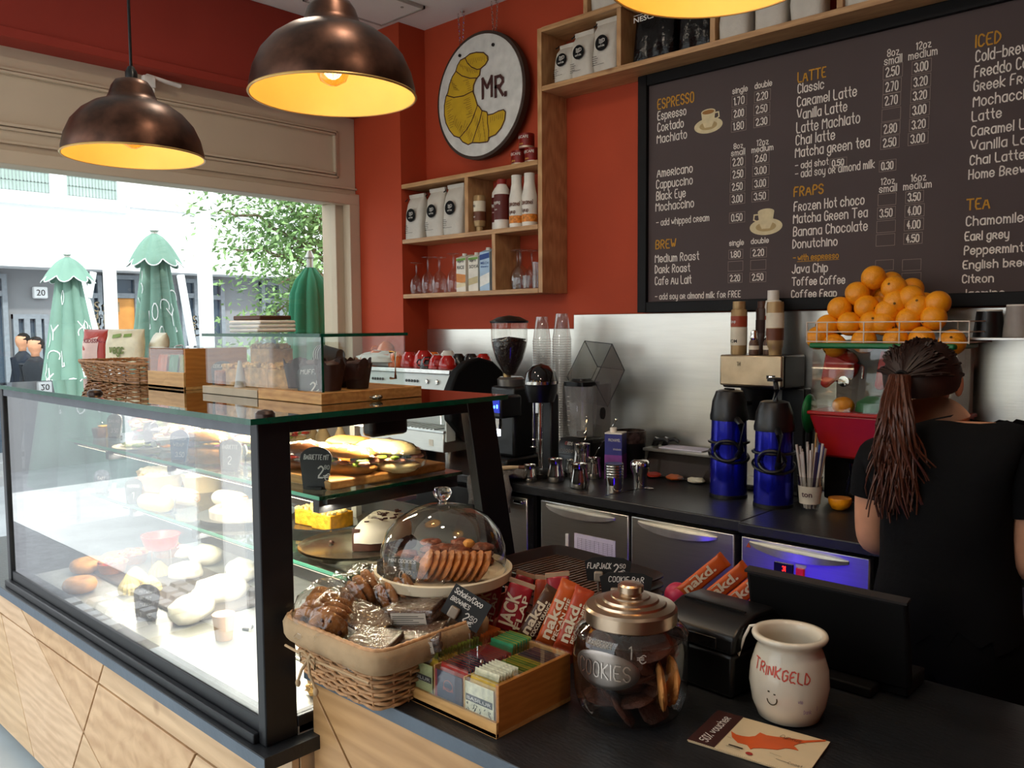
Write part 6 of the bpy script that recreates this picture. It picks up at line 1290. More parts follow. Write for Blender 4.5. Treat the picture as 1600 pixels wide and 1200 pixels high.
# strainers, pot and swizzle spoons
cd_ = T('utensil_pot', 'dark round utensil pot with a patterned rim by the splashback', 'pot', (P(985, 700, y=2.93).x, 2.93, zw)); G().lathe([(.05, 0), (.06, .03), (.064, .15), (.06, .15), (.055, .03)], n=32, cap1=True).obj('pot', BLACKP, cd_); G().lathe([(.066, 0), (.066, .05), (.060, .05)], (0, 0, .13), 32, cap0=False, cap1=False).obj('patterned_rim', mat('pot_rim', '#4a3a34', .3, .4, var=.9, scale=50), cd_)
for i, (dx, tx_) in enumerate(((-.05, -.02), (-.035, .05))):
    b = T('twisted_spoon', ('twisted bar spoon leaning to the blender', 'twisted bar spoon leaning to the purple carton')[i], 'spoon', (P(925, 700, y=2.80).x, 2.80, zw)); pts = [Vector((dx*(1-u)+tx_*2.2*u, .02*u, .01+.225*u)) for u in [k/20 for k in range(21)]]
    G().tube([p+Vector((.0018*math.cos(k*2.1), .0018*math.sin(k*2.1), 0)) for k, p in enumerate(pts)], .0024, 6).obj('shaft', CHROME, b); G().blob(tuple(pts[-1]), (.007, .007, .006), 10).obj('knob', CHROME, b)
for i in range(2):
    b = T('metal_strainer', ('dark hinged squeezer standing right of the utensil pot', 'dark metal strainer leaning behind the squeezer')[i], 'strainer', (P(1012, 700, y=2.95).x+.03*i, 2.97+.03*i, zw)); G().tube([(-.02, 0, .005), (.0, 0, .08), (.03, .01, .15)], [.012, .01, .014], 8).obj('body', BLACKP, b); G().tube([(.02, 0, .14), (.07, 0, .15), (.09, 0, .14)], .008, 8).obj('handle', BLACKP, b); G().tube([(.0, -.012, .02), (.03, -.012, .12)], .003, 6).obj('hinge', CHROME, b)
# topping organiser
og = T('topping_organiser', 'low clear fronted topping organiser with a steel lid', 'organiser', (P(1062, 735, y=2.93).x, 2.93, zw))
G().bx(-.15, .15, .0, .12, 0, .10).obj('body', mat('organiser_dark', '#2b211c', .35), og, bev=.002); G().add([(-.15, -.09, .02), (.15, -.09, .02), (.15, 0, .10), (-.15, 0, .10), (-.15, -.088, .02), (.15, -.088, .02), (.15, .002, .10), (-.15, .002, .10)], [(0,1,2,3),(7,6,5,4)]).obj('clear_flap', ACR, og)
for k in (-.15, -.05, .05, .148): G().add([(k, -.09, 0), (k, 0, 0), (k, 0, .10), (k, -.09, .02)], [(0, 1, 2, 3)]).obj('clear_divider', ACR, og)
l_ = G().bx(-.16, .16, -.03, .125, .105, .118).obj('lid', mat('lid_steel', '#8e8c86', .3, .7), og, bev=.003); G().bx(-.10, .10, .0, .10, .1185, .122).obj('paper', MATS['paper'], og)
for k, (x, m) in enumerate(((-.1, TOM), (0, mat('orange_slices', '#c2602a', .5)), (.1, CRE))): G().blob((x, -.04, .012), (.036, .03, .012), 14, .3, 4, k, flat=.6).obj('topping', m, og)
sk_ = T('glass_stopper', 'small round glass stopper before the organiser', 'stopper', P(1063, 752, z=zw)); G().blob((0, 0, .012), (.016, .016, .012), 14).obj('glass', GLASSW, sk_)
# towels at the end of the worktop and wooden spoon
tw = T('grey_towel', 'crumpled grey towel hanging over the worktop edge', 'towel', (P(785, 750, y=2.47).x, 2.50, zw)); g = G(); TG = mat('towel_grey', '#5d5854', .95, var=.2, scale=60, bump=.5, bscale=200); R = []
for i in range(16):
    u = i/15; R.append([Vector((-.11+.22*j/17, .06-.17*min(u, .62)/.62*1.0 if u < .62 else -.11-.012*math.sin(j), (.02+.012*math.sin(j*.9+i*.6)) if u < .62 else .02-(u-.62)*.34)) + Vector((0, .0, 0)) + Vector((noise.noise(Vector((i*.4, j*.3, 0)))*.02, 0, noise.noise(Vector((j*.35, i*.45, 3)))*.016)) for j in range(18)])
vs = [p for r in R for p in r]; g.add(vs, [(i*18+j, i*18+j+1, (i+1)*18+j+1, (i+1)*18+j) for i in range(15) for j in range(17)]); o = g.obj('towel', TG, tw, ang=80); sm = o.modifiers.new('s', 'SOLIDIFY'); sm.thickness = .008
ws = T('wooden_spoon', 'pale handled wooden spoon lying on the grey towel', 'spoon', P(770, 735, z=zw+.03)); G().tube([(0, 0, .006), (.06, .04, .014), (.09, .06, .016)], [.011, .008, .006], 10).obj('handle', mat('spoon_pale', '#b39a7a', .6), ws); G().tube([(.09, .06, .016), (.14, .09, .016)], .007, 8).obj('neck', mat('spoon_dark', '#5a3422', .6), ws)
pv = T('steel_milk_jug', 'tall steel jug under the grinder beside the case', 'jug', (P(760, 725, y=2.52).x, 2.52, zw)); G().lathe([(.035, 0), (.036, .05), (.028, .1), (.033, .13), (.03, .13)], n=28, cap1=True).obj('jug', CHROME, pv)
# coffee brewer
cm = T('filter_brewer', 'steel fronted filter coffee brewer with bottles on top', 'brewer', (P(1190, 600, y=2.875).x-.01, 2.875, zw))
BW2 = .142
G().bx(-BW2-.02, BW2-.055, .02, .20, .385, .51).obj('head', BLACKP, cm, bev=.008); G().bx(-BW2-.02, BW2-.055, -.0, .0205, .395, .51).obj('front_panel', mat('warm_steel', '#b9a68a', .3, .9), cm, bev=.006)
g = G(); write(g, 'TH', -.09, .47, .014, flat((0, -.002, 0)), sw=.0014); g.obj('lettering', BLACKM, cm); G().bx(.03, .062, -.004, -.0005, .425, .438).obj('switch', BLACKP, cm); G().bx(.041, .051, -.0055, -.004, .428, .435).obj('switch_light', emis('white_led', '#fff2e0', 4), cm)
G().bx(.02, BW2-.03, .14, .20, .0, .385).obj('tower', BLACKP, cm, bev=.006); G().lathe([(.035, 0), (.062, .11), (.064, .12)], (-.05, .09, .262), 28).obj('filter_basket', BLACKP, cm); G().tube([(-.05, .03, .33), (-.06, -.06, .335)], [.009, .012], 8).obj('basket_handle', BLACKP, cm)
G().bx(-BW2, BW2, .03, .20, .0, .02).obj('base', BLACKP, cm, bev=.004)
zbt = zw+.5105
bottle('caramel_bottle', 'gold sauce bottle with a rust and cream label on the brewer', cm.location.x-.11, 2.925, zbt, [(.029, 0), (.03, .005), (.030, .165), (.027, .17)], GOLDP, [(.023, .168), (.024, .172), (.0235, .20), (0, .201)], GOLDP, ((.105, .145, mat('label_rust', '#9a3a1c', .5)), (.035, .103, CRM)), (('VOM', -.018, .045, .012, BLACKM, 't'), ('Syrup', -.012, .12, .01, CHALK, 'w')))
bottle('dark_sauce_bottle', 'dark brown sauce bottle, behind the pepper mills on the brewer', cm.location.x-.045, 2.985, zbt, [(.023, 0), (.024, .005), (.024, .17), (.02, .175)], mat('bottle_brown', '#3a2218', .4), [(.019, .172), (.019, .20), (0, .201)], mat('cap_brown', '#4a2a18', .4), ((.08, .13, DKC),))
bottle('white_sauce_bottle', 'tall white bottle at the back of the brewer', cm.location.x-.01, 3.0, zbt, [(.034, 0), (.035, .01), (.034, .18), (.03, .2), (.02, .205)], WHP, [(.02, .2), (.0215, .205), (.021, .24), (0, .241)], WHP, ((.13, .145, mat('label_rust', '#9a3a1c')),))
bottle('gold_sauce_bottle', 'gold sauce bottle standing on its cap, nearest the oranges', cm.location.x+.035, 2.925, zbt, [(.025, 0), (.026, .025), (.029, .03), (.031, .05), (.031, .185), (.029, .195), (0, .196)], GOLDP, bands=((.10, .155, CRM), (.055, .098, BRN)))
for i, dx in enumerate((-.035, .012)):
    b = T('pepper_mill', ('small clear pepper mill with dark pepper on the brewer', 'small spice shaker between the mill and the gold bottle')[i], 'mill', (cm.location.x+dx, 2.90+.02*i, zbt)); G().lathe([(.018, 0), (.019, .003), (.018, .045), (.014, .055)], n=20).obj('jar', mat('spice_dark', '#5a4030', .4, var=.5, scale=120), b); G().lathe([(.0192, .02), (.0192, .035)], n=20, cap0=False, cap1=False).obj('label_band', CRM, b); G().lathe([(.012, .055), (.015, .062), (.012, .075), (.013, .08), (.011, .09), (0, .093)], n=20).obj('chrome_top', CHROME, b)
# thermos jugs
BLU = mat('blue_metal', '#1a1fa8', .22, .75, var=.08, scale=5, coat=.4)
def thermos(px, py, label, h=.30, lever=False):
    p = P(px, py, z=zw); b = T('pump_thermos', label, 'thermos', p, 2.2 if lever else 2.5, 'blue pump thermoses'); r = .066
    G().lathe([(r*.98, .008), (r, .015), (r, h*.42), (r*.97, h*.46), (r*.97, h*.6), (r*.94, h*.95)], n=48).obj('body', BLU, b, ang=50); G().lathe([(r*1.02, 0), (r*1.02, .012), (r*.98, .014)], n=40).obj('base_ring', BLACKP, b)
    G().lathe([(r*1.02, h*.92), (r*1.03, h*.97), (r*.98, h*1.02), (r*.92, h*1.14), (r*.72, h*1.26), (r*.55, h*1.275), (0, h*1.28)], n=40).obj('pump_head', BLACKP, b, ang=45)
    g = G(); g.tube([(r*.75, 0, h*1.08), (r*1.25, 0, h*1.05), (r*1.35, 0, h*.98)], [.022, .018, .014], 10); g.obj('spout', BLACKP, b)
    for zz in (h*.66, h*.50):
        g = G(); g.tube([((r+.004)*math.cos(a), (r+.004)*math.sin(a), zz+(.0 if zz > h*.6 else .02*math.cos(a*1.0))) for a in [2*PI*j/40 for j in range(40)]], .005, 8, closed=True); g.obj('strap', BLACKP, b)
    g = G(); a0 = math.atan2(-p.y, -p.x)-(2.2 if lever else 2.5); pts = []
    for j in range(28): a = 2*PI*j/28; q = a0-.1+.62*math.cos(a); pts.append(((r+.008)*math.cos(q), (r+.008)*math.sin(q), h*.575+.036*math.sin(a)))
    g.tube(pts, .0065, 8, closed=True); g.obj('grip_loop', BLACKP, b)
    G().tube([(-r*.9, 0, h*.95), (-r*1.5, 0, h*.9), (-r*1.55, 0, h*.6), (-r*1.0, 0, h*.5)], [.012, .012, .012, .01], 10).obj('handle', BLACKP, b)
    if lever:
        G().tube([(-.02, 0, h*1.26), (-.035, 0, h*1.42), (-.01, 0, h*1.52)], [.012, .010, .008], 8).obj('lever', BLACKP, b); G().lathe([(.026, 0), (.026, .008), (.02, .012)], (-.0, 0, h*1.51), 20).obj('lever_pad', BLACKP, b)
    else: G().box((0, 0, h*1.283), (.05, .02, .006)).obj('button', BLACKM, b, bev=.002)
    return b
thermos(1138, 775, 'blue pump thermos with a closed black top, farther one on the worktop', .305); thermos(1208, 790, 'blue pump thermos with a raised lever, nearer the straw cup', .285, True)
# straw cup
stp = P(1265, 797, z=zw); sc2 = T('straw_cup', 'clear cup with a printed white sleeve holding straws', 'cup', stp)
G().lathe([(.026, 0), (.029, .01), (.041, .115), (.042, .117), (.040, .115), (.028, .006)], n=28, cap0=True, cap1=False).obj('cup', PLAST, sc2, ang=60)
rf_ = lambda z: .0295+.0115*z/.115; G().lathe([(rf_(.03)+.0012, .025), (rf_(.08)+.0012, .085)], n=32, cap0=False, cap1=False).obj('sleeve', mat('sleeve_white', '#c9bfae', .6), sc2)
g = G(); type_mesh(g, 'ton', -.01, .05, .018, cyl(1, 0, math.atan2(-stp.y, -stp.x)-.5, rf=lambda z: rf_(z)+.0022), bold=.02); g.obj('lettering', mat('ink_plum', '#4a2a34', .5), sc2)
STW = mat('straw_paper', '#c9bfb4', .6, var=.15); STB = mat('straw_blue', '#3a4a9c', .4); STD = mat('straw_plum', '#3c2c4c', .4)
for k in range(18):
    a = k*2.399; r0 = .018*math.sqrt(k/18); r1 = .022+.035*math.sqrt(k/18); m = STB if k in (3, 8) else STD if k in (5, 11) else STW; hgt = .20+random.uniform(-.01, .03)
    b = T('straw', ('blue' if m is STB else 'plum coloured' if m is STD else 'paper wrapped')+' straw standing in the printed cup', 'straw', stp, 0, ('blue' if m is STB else 'plum' if m is STD else 'paper wrapped')+' straws in the cup')
    G().tube([(r0*math.cos(a), r0*math.sin(a), .008), (r1*math.cos(a)*.9, r1*math.sin(a)*.9, hgt)], .0042, 8).obj('straw', m, b)
b = T('wooden_stirrer', 'wooden stirrer standing highest in the straw cup', 'stirrer', stp); G().tube([(.0, .01, .01), (.01, .02, .26)], .003, 6).obj('stick', mat('stick_wood', '#b3844a', .6), b)
# orange half and shaker
OR = mat('orange_peel', '#f79c14', .35, var=.12, scale=30, bump=.25, bscale=260, coat=.2); ORI = mat('orange_flesh', '#d98a3a', .5, var=.2, scale=60)
oh = T('orange_half', 'cut orange half lying on the worktop beside the straw cup', 'orange', P(1312, 797, z=zw)); g = G(); g.lathe([(.01, 0), (.026, .006), (.036, .022), (.038, .036), (.037, .042)], n=28, cap1=False); g.cur = 1; g.lathe([(.0368, .042), (0, .043)], n=28, cap0=False, cap1=False); g.obj('peel', [OR, ORI], oh, ang=50)
sk2 = T('cocktail_shaker', 'glass and steel shaker behind the orange half', 'shaker', (P(1335, 790, y=2.88).x, 2.88, zw)); G().lathe([(.03, 0), (.036, .04), (.028, .09), (.02, .11)], n=28).obj('glass', GLASSW, sk2); G().lathe([(.02, .108), (.022, .112), (.022, .15), (.0, .155)], n=28).obj('cap', CHROME, sk2)
wd_ = T('wet_tray', 'shallow tray under the juicer with a bright rim', 'tray', (P(1330, 815, z=zw).x+.12, 2.86, zw)); 
wd_.location.y = 2.93; G().bx(-.02, .42, -.10, .12, 0, .012).obj('tray', STEEL, wd_, bev=.002)
# juicer
jx0 = P(1264, 600, y=2.76).x+.005; ju = T('orange_juicer', 'automatic orange juicer with clear front, green lid and red base', 'juicer', (jx0, 2.78, zw+.013))
JR = mat('juicer_red', '#a01410', .35, var=.06); JG = mat('juicer_green', '#146a34', .35, var=.08); JC = pane('juicer_clear', (.95, .95, .93), 1.2, .02, film=.02)
WJ = .43
G().bx(.0, WJ, .10, .26, 0, .30).obj('stand', BLACKM, ju, bev=.01); g = G(); g.add([(-.012, -.01, .31), (WJ+.012, -.01, .31), (WJ+.012, .24, .31), (-.012, .24, .31), (.03, .02, .16), (WJ-.03, .02, .16), (WJ-.03, .24, .16), (.03, .24, .16)], [(3,2,1,0)[::-1],(4,5,6,7)[::-1],(0,4,5,1),(1,5,6,2),(2,6,7,3),(3,7,4,0)]); g.obj('red_basin', JR, ju, bev=.01)
G().bx(-.015, WJ+.015, -.014, .245, .305, .318).obj('red_rim', JR, ju, bev=.004)
G().bx(0, WJ, .20, .245, .318, .53).obj('rear_housing', mat('juicer_grey', '#8d857a', .4), ju)
G().bx(.0, WJ, -.003, .0, .318, .53).obj('clear_front', JC, ju); G().bx(-.003, .0, -.003, .20, .318, .53).obj('clear_side', JC, ju); G().bx(WJ, WJ+.003, -.003, .20, .318, .53).obj('clear_side', JC, ju)
G().bx(-.012, WJ+.012, -.012, .25, .53, .548).obj('green_lid', JG, ju, bev=.006)
for i, x in enumerate((.095, .275)):
    g = G(); g.m = Matrix.Translation((x-.03, .09, .47)) @ Matrix.Rotation(PI/2, 4, 'X'); g.lathe([(.02, -.04), (.055, -.01), (.058, .02), (.04, .05)], n=28); g.obj('squeezing_drum', mat('drum_red', '#b01c1c', .25, var=.1), ju, ang=60)
    g = G(); g.m = Matrix.Translation((x-.035, .035, .475)) @ Matrix.Rotation(.5, 4, 'Y'); g.add([(-.055, 0, .03), (.055, 0, .03), (.012, .0, -.09), (-.012, 0, -.09), (-.055, .02, .03), (.055, .02, .03), (.012, .02, -.09), (-.012, .02, -.09)], [(0,3,2,1),(4,5,6,7),(0,1,5,4),(1,2,6,5),(2,3,7,6),(3,0,4,7)]); g.obj('red_guide', MATS['drum_red'], ju, bev=.01)
    g = G(); g.m = Matrix.Translation((x+.005, .02, .42)) @ Matrix.Rotation(PI/2, 4, 'X'); g.lathe([(.018, 0), (.018, .012), (.006, .014)], n=22); g.obj('chrome_knob', CHROME, ju)
    o_ = T('juicer_orange', ('half orange inside the juicer, nearer the straw cup', 'half orange inside the juicer, nearer the woman')[i], 'orange', Vector((jx0, 2.78, zw+.013))+Vector((x-.01, .05, .32))); G().blob((0, 0, .016), (.036, .036, .03), 18).obj('peel', OR, o_)
    g = G(); g.m = Matrix.Translation((x+.08, .07, .32)); g.lathe([(.055, 0), (.05, .03), (.02, .05), (0, .052)], n=24); g.obj('green_cone', JG, ju)
G().tube([(.155, .03, .43), (.155, .03, .47), (.14, .02, .485)], .005, 8).obj('tap', CHROME, ju)
gp = T('green_plate', 'green plastic half disc between the thermos and the juicer', 'plate', (jx0-.045, 2.86, zw+.20)); g = G(); g.m = Matrix.Rotation(PI/2, 4, 'Z'); g.blob((0, 0, .11), (.05, .02, .07), 20); g.obj('disc', JG, gp); G().lathe([(.02, 0), (.012, .06)], (0, 0, -.20), 16).obj('foot', BLACKP, gp); G().lathe([(.012, -.15), (.012, .06)], n=12).obj('stem', BLACKP, gp)
# wire rack and oranges
rk = T('orange_rack', 'white wire rack of oranges on the juicer lid', 'rack', (jx0-.02, 2.77, zw+.013+.5485)); WIRE = mat('white_wire', '#d6c4b0', .4); RW, RD, RH = .50, .25, .068
for z in (.004, .036, RH): G().tube([(0, 0, z), (RW, 0, z), (RW, RD, z), (0, RD, z)], .0022, 6, closed=True).obj('wire', WIRE, rk)
for q in ((.0, 0), (.035, 0), (.07, 0), (.19, 0), (.30, 0), (.42, 0), (RW, 0), (.0, RD), (.2, RD), (.4, RD), (RW, RD)): G().tube([(q[0], q[1], 0), (q[0], q[1], RH)], .0022, 6).obj('wire', WIRE, rk)
for k in range(9): G().tube([(RW*(k+.5)/9, 0, .004), (RW*(k+.5)/9, RD, .004)], .0018, 6).obj('wire', WIRE, rk)
proto = None; cnt = 0
def orange(px, py, y, r, label=None):
    global proto, cnt
    p = P(px, py, y=y); k = r/.038
    lb = label
    if proto is None:
        proto = T('orange', lb, 'orange', p, 0, 'oranges piled in the wire rack'); G().blob((0, 0, 0), (.038, .038, .0365), 26, .015, 3).obj('peel', OR, proto, ang=80)
        g = G().lathe([(.0035, 0), (.004, .0012), (0, .002)], (0, 0, .0362), 8); g.obj('stem_scar', mat('stem_brown', '#6a4a14', .8), proto); o = proto
    else: o = copy_tree(proto, lb, p)
    o.scale = (k, k, k); o.rotation_euler = (random.uniform(.6, 2.4), random.uniform(-.8, .8), random.uniform(0, 6)); cnt += 1
RWS = [  # pixel centre, depth row, radius, where
 (1278,528,0),(1304,540,0),(1350,533,0),(1400,532,0),(1440,530,0),(1488,535,0),(1308,508,1),(1333,508,1),(1293,510,0),(1327,506,0),(1362,505,0),(1381,505,0),(1420,500,0),(1459,497,0),(1312,482,0),(1354,480,0),(1387,487,0),(1435,480,0),(1465,474,0),(1340,459,0),(1400,472,0),(1375,475,1),(1424,465,0),(1338,457,1),(1362,455,1),(1397,450,0),(1425,452,1),(1384,462,1),(1365,434,0),(1392,442,1),(1445,475,1),(1340,480,1)]
seen = ['lowest front orange at the thermos end of the rack', 'dark scarred orange behind the wire at the thermos end', 'orange behind the front wire, left of the dark hair', 'orange just above the dark hair behind the wire', 'lowest row orange right of the head', 'shaded orange at the far right end of the rack', 'hidden second row orange at the thermos end', 'hidden second row orange beside the first', 'second row orange at the thermos end', 'second row orange, next inward', 'second row orange, half behind the centre one', 'centre orange of the second row, large and bumpy', 'large glossy orange right of centre', 'largest dark orange at the right shoulder of the pile', 'third row orange at the thermos side', 'third row orange, next inward', 'navel orange at the centre of the pile', 'third row orange with a brown spot right of centre', 'pale orange with a dark scar, right shoulder', 'pale yellow orange near the peak, thermos side', 'orange in the upper middle with a raised navel', 'orange glimpsed behind the pile centre', 'orange on the slope right below the peak', 'orange glimpsed behind the pale yellow one', 'small orange right beneath the peak', 'orange just right of the peak, lit from the front', 'shaded orange behind the right slope', 'orange glimpsed behind the upper middle', 'single orange at the very peak of the pile', 'orange glimpsed behind the peak', 'orange peeping out beside the right shoulder', 'orange peeping out on the thermos slope']
for (px, py, bk_), lb in zip(RWS, seen):
    y = 2.82+(540-py)*.0007+.07*bk_; orange(px, py, y, .0405 if not bk_ else .038, lb)
# shelf bracket with cups on the right
hs = T('small_steel_shelf', 'small steel shelf on the splashback beyond the oranges', 'shelf', (P(1600, 525, y=2.98).x, 3.079, P(1560, 525, y=2.98).z-.004)); G().bx(-.17, .35, -.18, 0, -.008, 0).obj('plate', STEEL, hs, bev=.001); G().bx(-.17, -.165, -.18, 0, -.10, -.008).obj('bracket', STEEL, hs)
for i, (px, m, r, h, lb) in enumerate(((1545, BLACKP, .046, .085, 'black upturned paper cup stack on the small steel shelf'), (1592, mat('grey_cup', '#9c948c', .5), .046, .10, 'grey upturned cup at the edge of the frame on the steel shelf'))):
    p = P(px, 523, y=2.98); b = T('shelf_cup', lb, 'cup', (p.x, 2.98, hs.location.z+.0006)); G().lathe([(r, 0), (r*.78, h), (0, h)], n=28, cap0=True).obj('cup', m, b, ang=40); G().lathe([(r*.79, h-.004), (r*.80, h), (r*.76, h+.001)], n=28, cap0=False, cap1=False).obj('rim', WHP, b)
# ---------------------------------------------------------------- serving counter
zk = zc+.0006
# lined wicker basket with wrapped cookies and brownies
lb_ = T('lined_basket', 'wicker basket with a beige cloth liner and bow, full of wrapped cookies', 'basket', (-1.335, 1.045, zk)); LW, LD, LH = .31, .285, .122; BOWX = -.025
wicker(lb_, LW, LD, LH, 13, .82, WICKL, .0042, 80, 9)
LIN = mat('liner_cloth', '#a58a68', .9, var=.08, scale=30, bump=.25, bscale=60)
def sqr(j, n, w_, d, q=8): a = 2*PI*j/n; ca, sa = math.cos(a), math.sin(a); k = (abs(ca)**q+abs(sa)**q)**(-1/q); return ca*k*w_/2, sa*k*d/2
g = G(); n = 96; R = []
for o_, z in ((.006, LH-.040), (.012, LH-.028), (.013, LH-.008), (.008, LH+.004), (.0, LH+.006), (-.008, LH+.0), (-.014, LH-.03), (-.03, .02)):
    R.append([Vector((*sqr(j, n, LW+2*o_, LD+2*o_), z))+Vector((0, 0, 1))*(.004*math.sin(j*1.7) if o_ == .012 else .0)+Vector((math.cos(2*PI*j/n), math.sin(2*PI*j/n), 0))*.0015*noise.noise(Vector((j*.5, z*40, 0))) for j in range(n)])
g.rings(R, False, False); g.obj('cloth_liner', LIN, lb_, ang=70)
g = G(); c0 = Vector((BOWX, -LD/2-.022, LH-.045))
for s_ in (-1, 1):
    g.tube([c0+Vector(p) for p in [(s_*.0, 0, 0), (s_*.012, -.006, .014), (s_*.026, -.006, .010), (s_*.024, -.004, -.012), (s_*.004, -.003, -.002)]], .0028, 6); g.tube([c0+Vector(p) for p in [(0, -.003, 0), (s_*.014, -.010, -.024), (s_*.03, -.008, -.05)]], .0030, 6); g.blob(c0+Vector((s_*.03, -.008, -.054)), (.006, .005, .008), 8)
g.blob(c0, (.007, .006, .007), 10); g.obj('bow', LIN, lb_, ang=80)
g = G(); g.tube([(BOWX-.09, -LD/2-.019, LH-.043), (BOWX, -LD/2-.022, LH-.045), (LW/2, -LD/2-.018, LH-.042)], .0026, 6); g.obj('drawstring', LIN, lb_)
COOK = mat('cookie_dough', '#96602e', .75, var=.4, scale=28, bump=.9, bscale=45); COOKD = mat('cookie_dark', '#4a2412', .7, var=.4, scale=40, bump=1.0, bscale=50); BRW = mat('brownie', '#3c2012', .6, var=.3, scale=30, bump=.6)
ON = Vector((-1.335, 1.045, zk+.040))
def cookie(g, c_, r, h, nrm, seed=0, cur=0):
    k = g.m; g.m = k @ Matrix.Translation(c_) @ Vector(nrm).to_track_quat('Z', 'Y').to_matrix().to_4x4(); g.cur = cur; g.blob((0, 0, 0), (r, r, h), 16, .12, 3.5, seed, flat=.7); g.m = k
def cookie_bag(c_, rz, tilt, n_, label, sd_):
    b = T('cookie_bag', label, 'cookies', ON+Vector(c_)+Vector((0, 0, .008)), rz, 'film bags of cookies in the lined basket'); b.scale = (1.18,)*3; k_ = Matrix.Rotation(tilt, 4, 'Y')
    for i in range(n_):
        g = G(); cookie(g, k_ @ Vector(((i-(n_-1)/2)*.016, 0, .036)), .036, .010, (1, .1*math.sin(i), .35), i+sd_); g.obj('cookie', COOK, b, ang=60)
        g = G()
        for q in range(7): a = q*1.9+i; p = k_ @ Vector(((i-(n_-1)/2)*.016-.008, .022*math.cos(a), .036+.022*math.sin(a))); g.blob(p, (.004, .004, .004), 6, .3)
        g.obj('chocolate_chips', COOKD, b, kind='stuff')
    R = []
    for i in range(14):
        u = i/13; x = -.060+.155*u; rr = .046*math.sin(PI*min(1, max(.06, u*1.15)) if u < .8 else PI*.92)**.5; rr = max(rr, .02) if u > .1 else .012; ring = []
        for j in range(22):
            a = 2*PI*j/22; fl = 1 if u < .75 else max(.12, 1-(u-.75)*4); v = Vector((x, math.cos(a)*rr*(1.0 if u < .75 else 1.15), .038+math.sin(a)*rr*fl)); v += v.normalized()*noise.noise(v*60+Vector((sd_, 0, 0)))*.006; ring.append(k_ @ v)
        R.append(ring)
    G().rings(R).obj('film_bag', FILM, b, ang=20)
    g = G(); k2 = k_ @ Matrix.Translation((-.02, -.047, .03)); f = lambda u, v: k2 @ Vector((u, -.001, v)); g.add([f(-.012, -.012), f(.012, -.012), f(.012, .014), f(-.012, .014)], [(0, 1, 2, 3)]); o = g.obj('paper_label', mat('label_film', '#b9a48c', .6), b)
    g = G(); write(g, 'REWE', -.01, -.008, .007, lambda u, v: k2 @ Vector((u, -.0016, v)), width=.02, sw=.0012); g.obj('lettering', BLACKM, o)
for a in (((-.10, -.075, .045), 1.9, -.5, 4, 'film bag of cookies standing at the case corner of the basket', 1), ((-.055, -.085, .035), 2.2, -.2, 4, 'film bag of cookies, second along the basket front', 2), ((-.085, .03, .06), 1.3, -.6, 4, 'film bag of upright cookies towards the basket back', 3), ((-.02, .065, .055), 1.0, -.3, 4, 'film bag of cookies by the cake stand side of the basket', 4), ((-.10, .10, .05), .4, -.4, 3, 'film bag of cookies in the back corner of the basket', 5)): cookie_bag(*a)
def brownie(c_, rz, rx, label, ry=0, sz=(.094, .076, .030)):
    b = T('wrapped_brownie', label, 'brownie', ON+Vector(c_), rz, 'film wrapped brownies in the lined basket'); k_ = Matrix.Rotation(rx, 4, 'X') @ Matrix.Rotation(ry, 4, 'Y')
    g = G(); g.m = k_; g.box((0, 0, sz[2]*.28), (sz[0], sz[1], sz[2]*.45)); g.obj('brownie', BRW, b, bev=.003); g = G(); g.m = k_; g.box((0, 0, sz[2]*.76), (sz[0]*.98, sz[1]*.98, sz[2]*.45)); g.obj('caramel_top', mat('brownie_top', '#4e301a', .5, var=.35, scale=30, bump=.5), b, bev=.003)
    g = G(); g.m = k_; R = []
    for x in [-.5, -.47, -.3, 0, .3, .47, .5]: R.append([Vector((x*sz[0]*1.16, math.copysign(abs(math.cos(a))**.3, math.cos(a))*sz[1]*.54*(1 if abs(x) < .48 else .8), sz[2]*.52+math.copysign(abs(math.sin(a))**.4, math.sin(a))*sz[2]*.58*(1 if abs(x) < .48 else .2)+noise.noise(Vector((x*12, a*2, c_[0]*90)))*.004)) for a in [2*PI*j/28 for j in range(28)]])
    g.rings(R); g.obj('film', FILM, b, ang=25)
    g = G(); g.m = k_; g.box((0, -sz[1]*.55, sz[2]*.5), (sz[0]*.8, .0008, sz[2]*.8)); o = g.obj('paper_label', mat('label_paper', '#b4a898', .7), b)
    g = G(); f = lambda u, v: k_ @ Vector((u, -sz[1]*.55-.0009, v))
    for q in range(5): ribbon(g, [(-sz[0]*.36, .005+q*.004), (sz[0]*.36-.012*(q % 3), .005+q*.004)], .0011, f)
    o2 = g.obj('small_print', BLACKM, o); o2['kind'] = 'stuff'
for a in (((.075, -.085, .055), .35, .18, 'film wrapped brownie lying foremost in the lined basket'), ((.075, -.08, .022), .30, .1, 'film wrapped brownie under the foremost one'), ((.0, -.045, .068), .15, .25, 'film wrapped brownie tilted in the middle of the basket front', .25), ((.06, .035, .085), .45, .1, 'film wrapped brownie lying highest, near the chalk sign', -.1), ((.055, .03, .052), .40, .1, 'film wrapped brownie beneath the highest one'), ((.12, -.005, .055), .55, .15, 'film wrapped brownie against the tea box side of the basket', -.15), ((.11, .0, .022), .5, .1, 'lowest film wrapped brownie by the tea box'), ((.02, -.03, .03), .2, .1, 'film wrapped brownie below the tilted one'), ((.11, .08, .05), .8, .2, 'film wrapped brownie behind the others under the sign')): brownie(*a)
BSG = mat('sign_black', '#151413', .6)
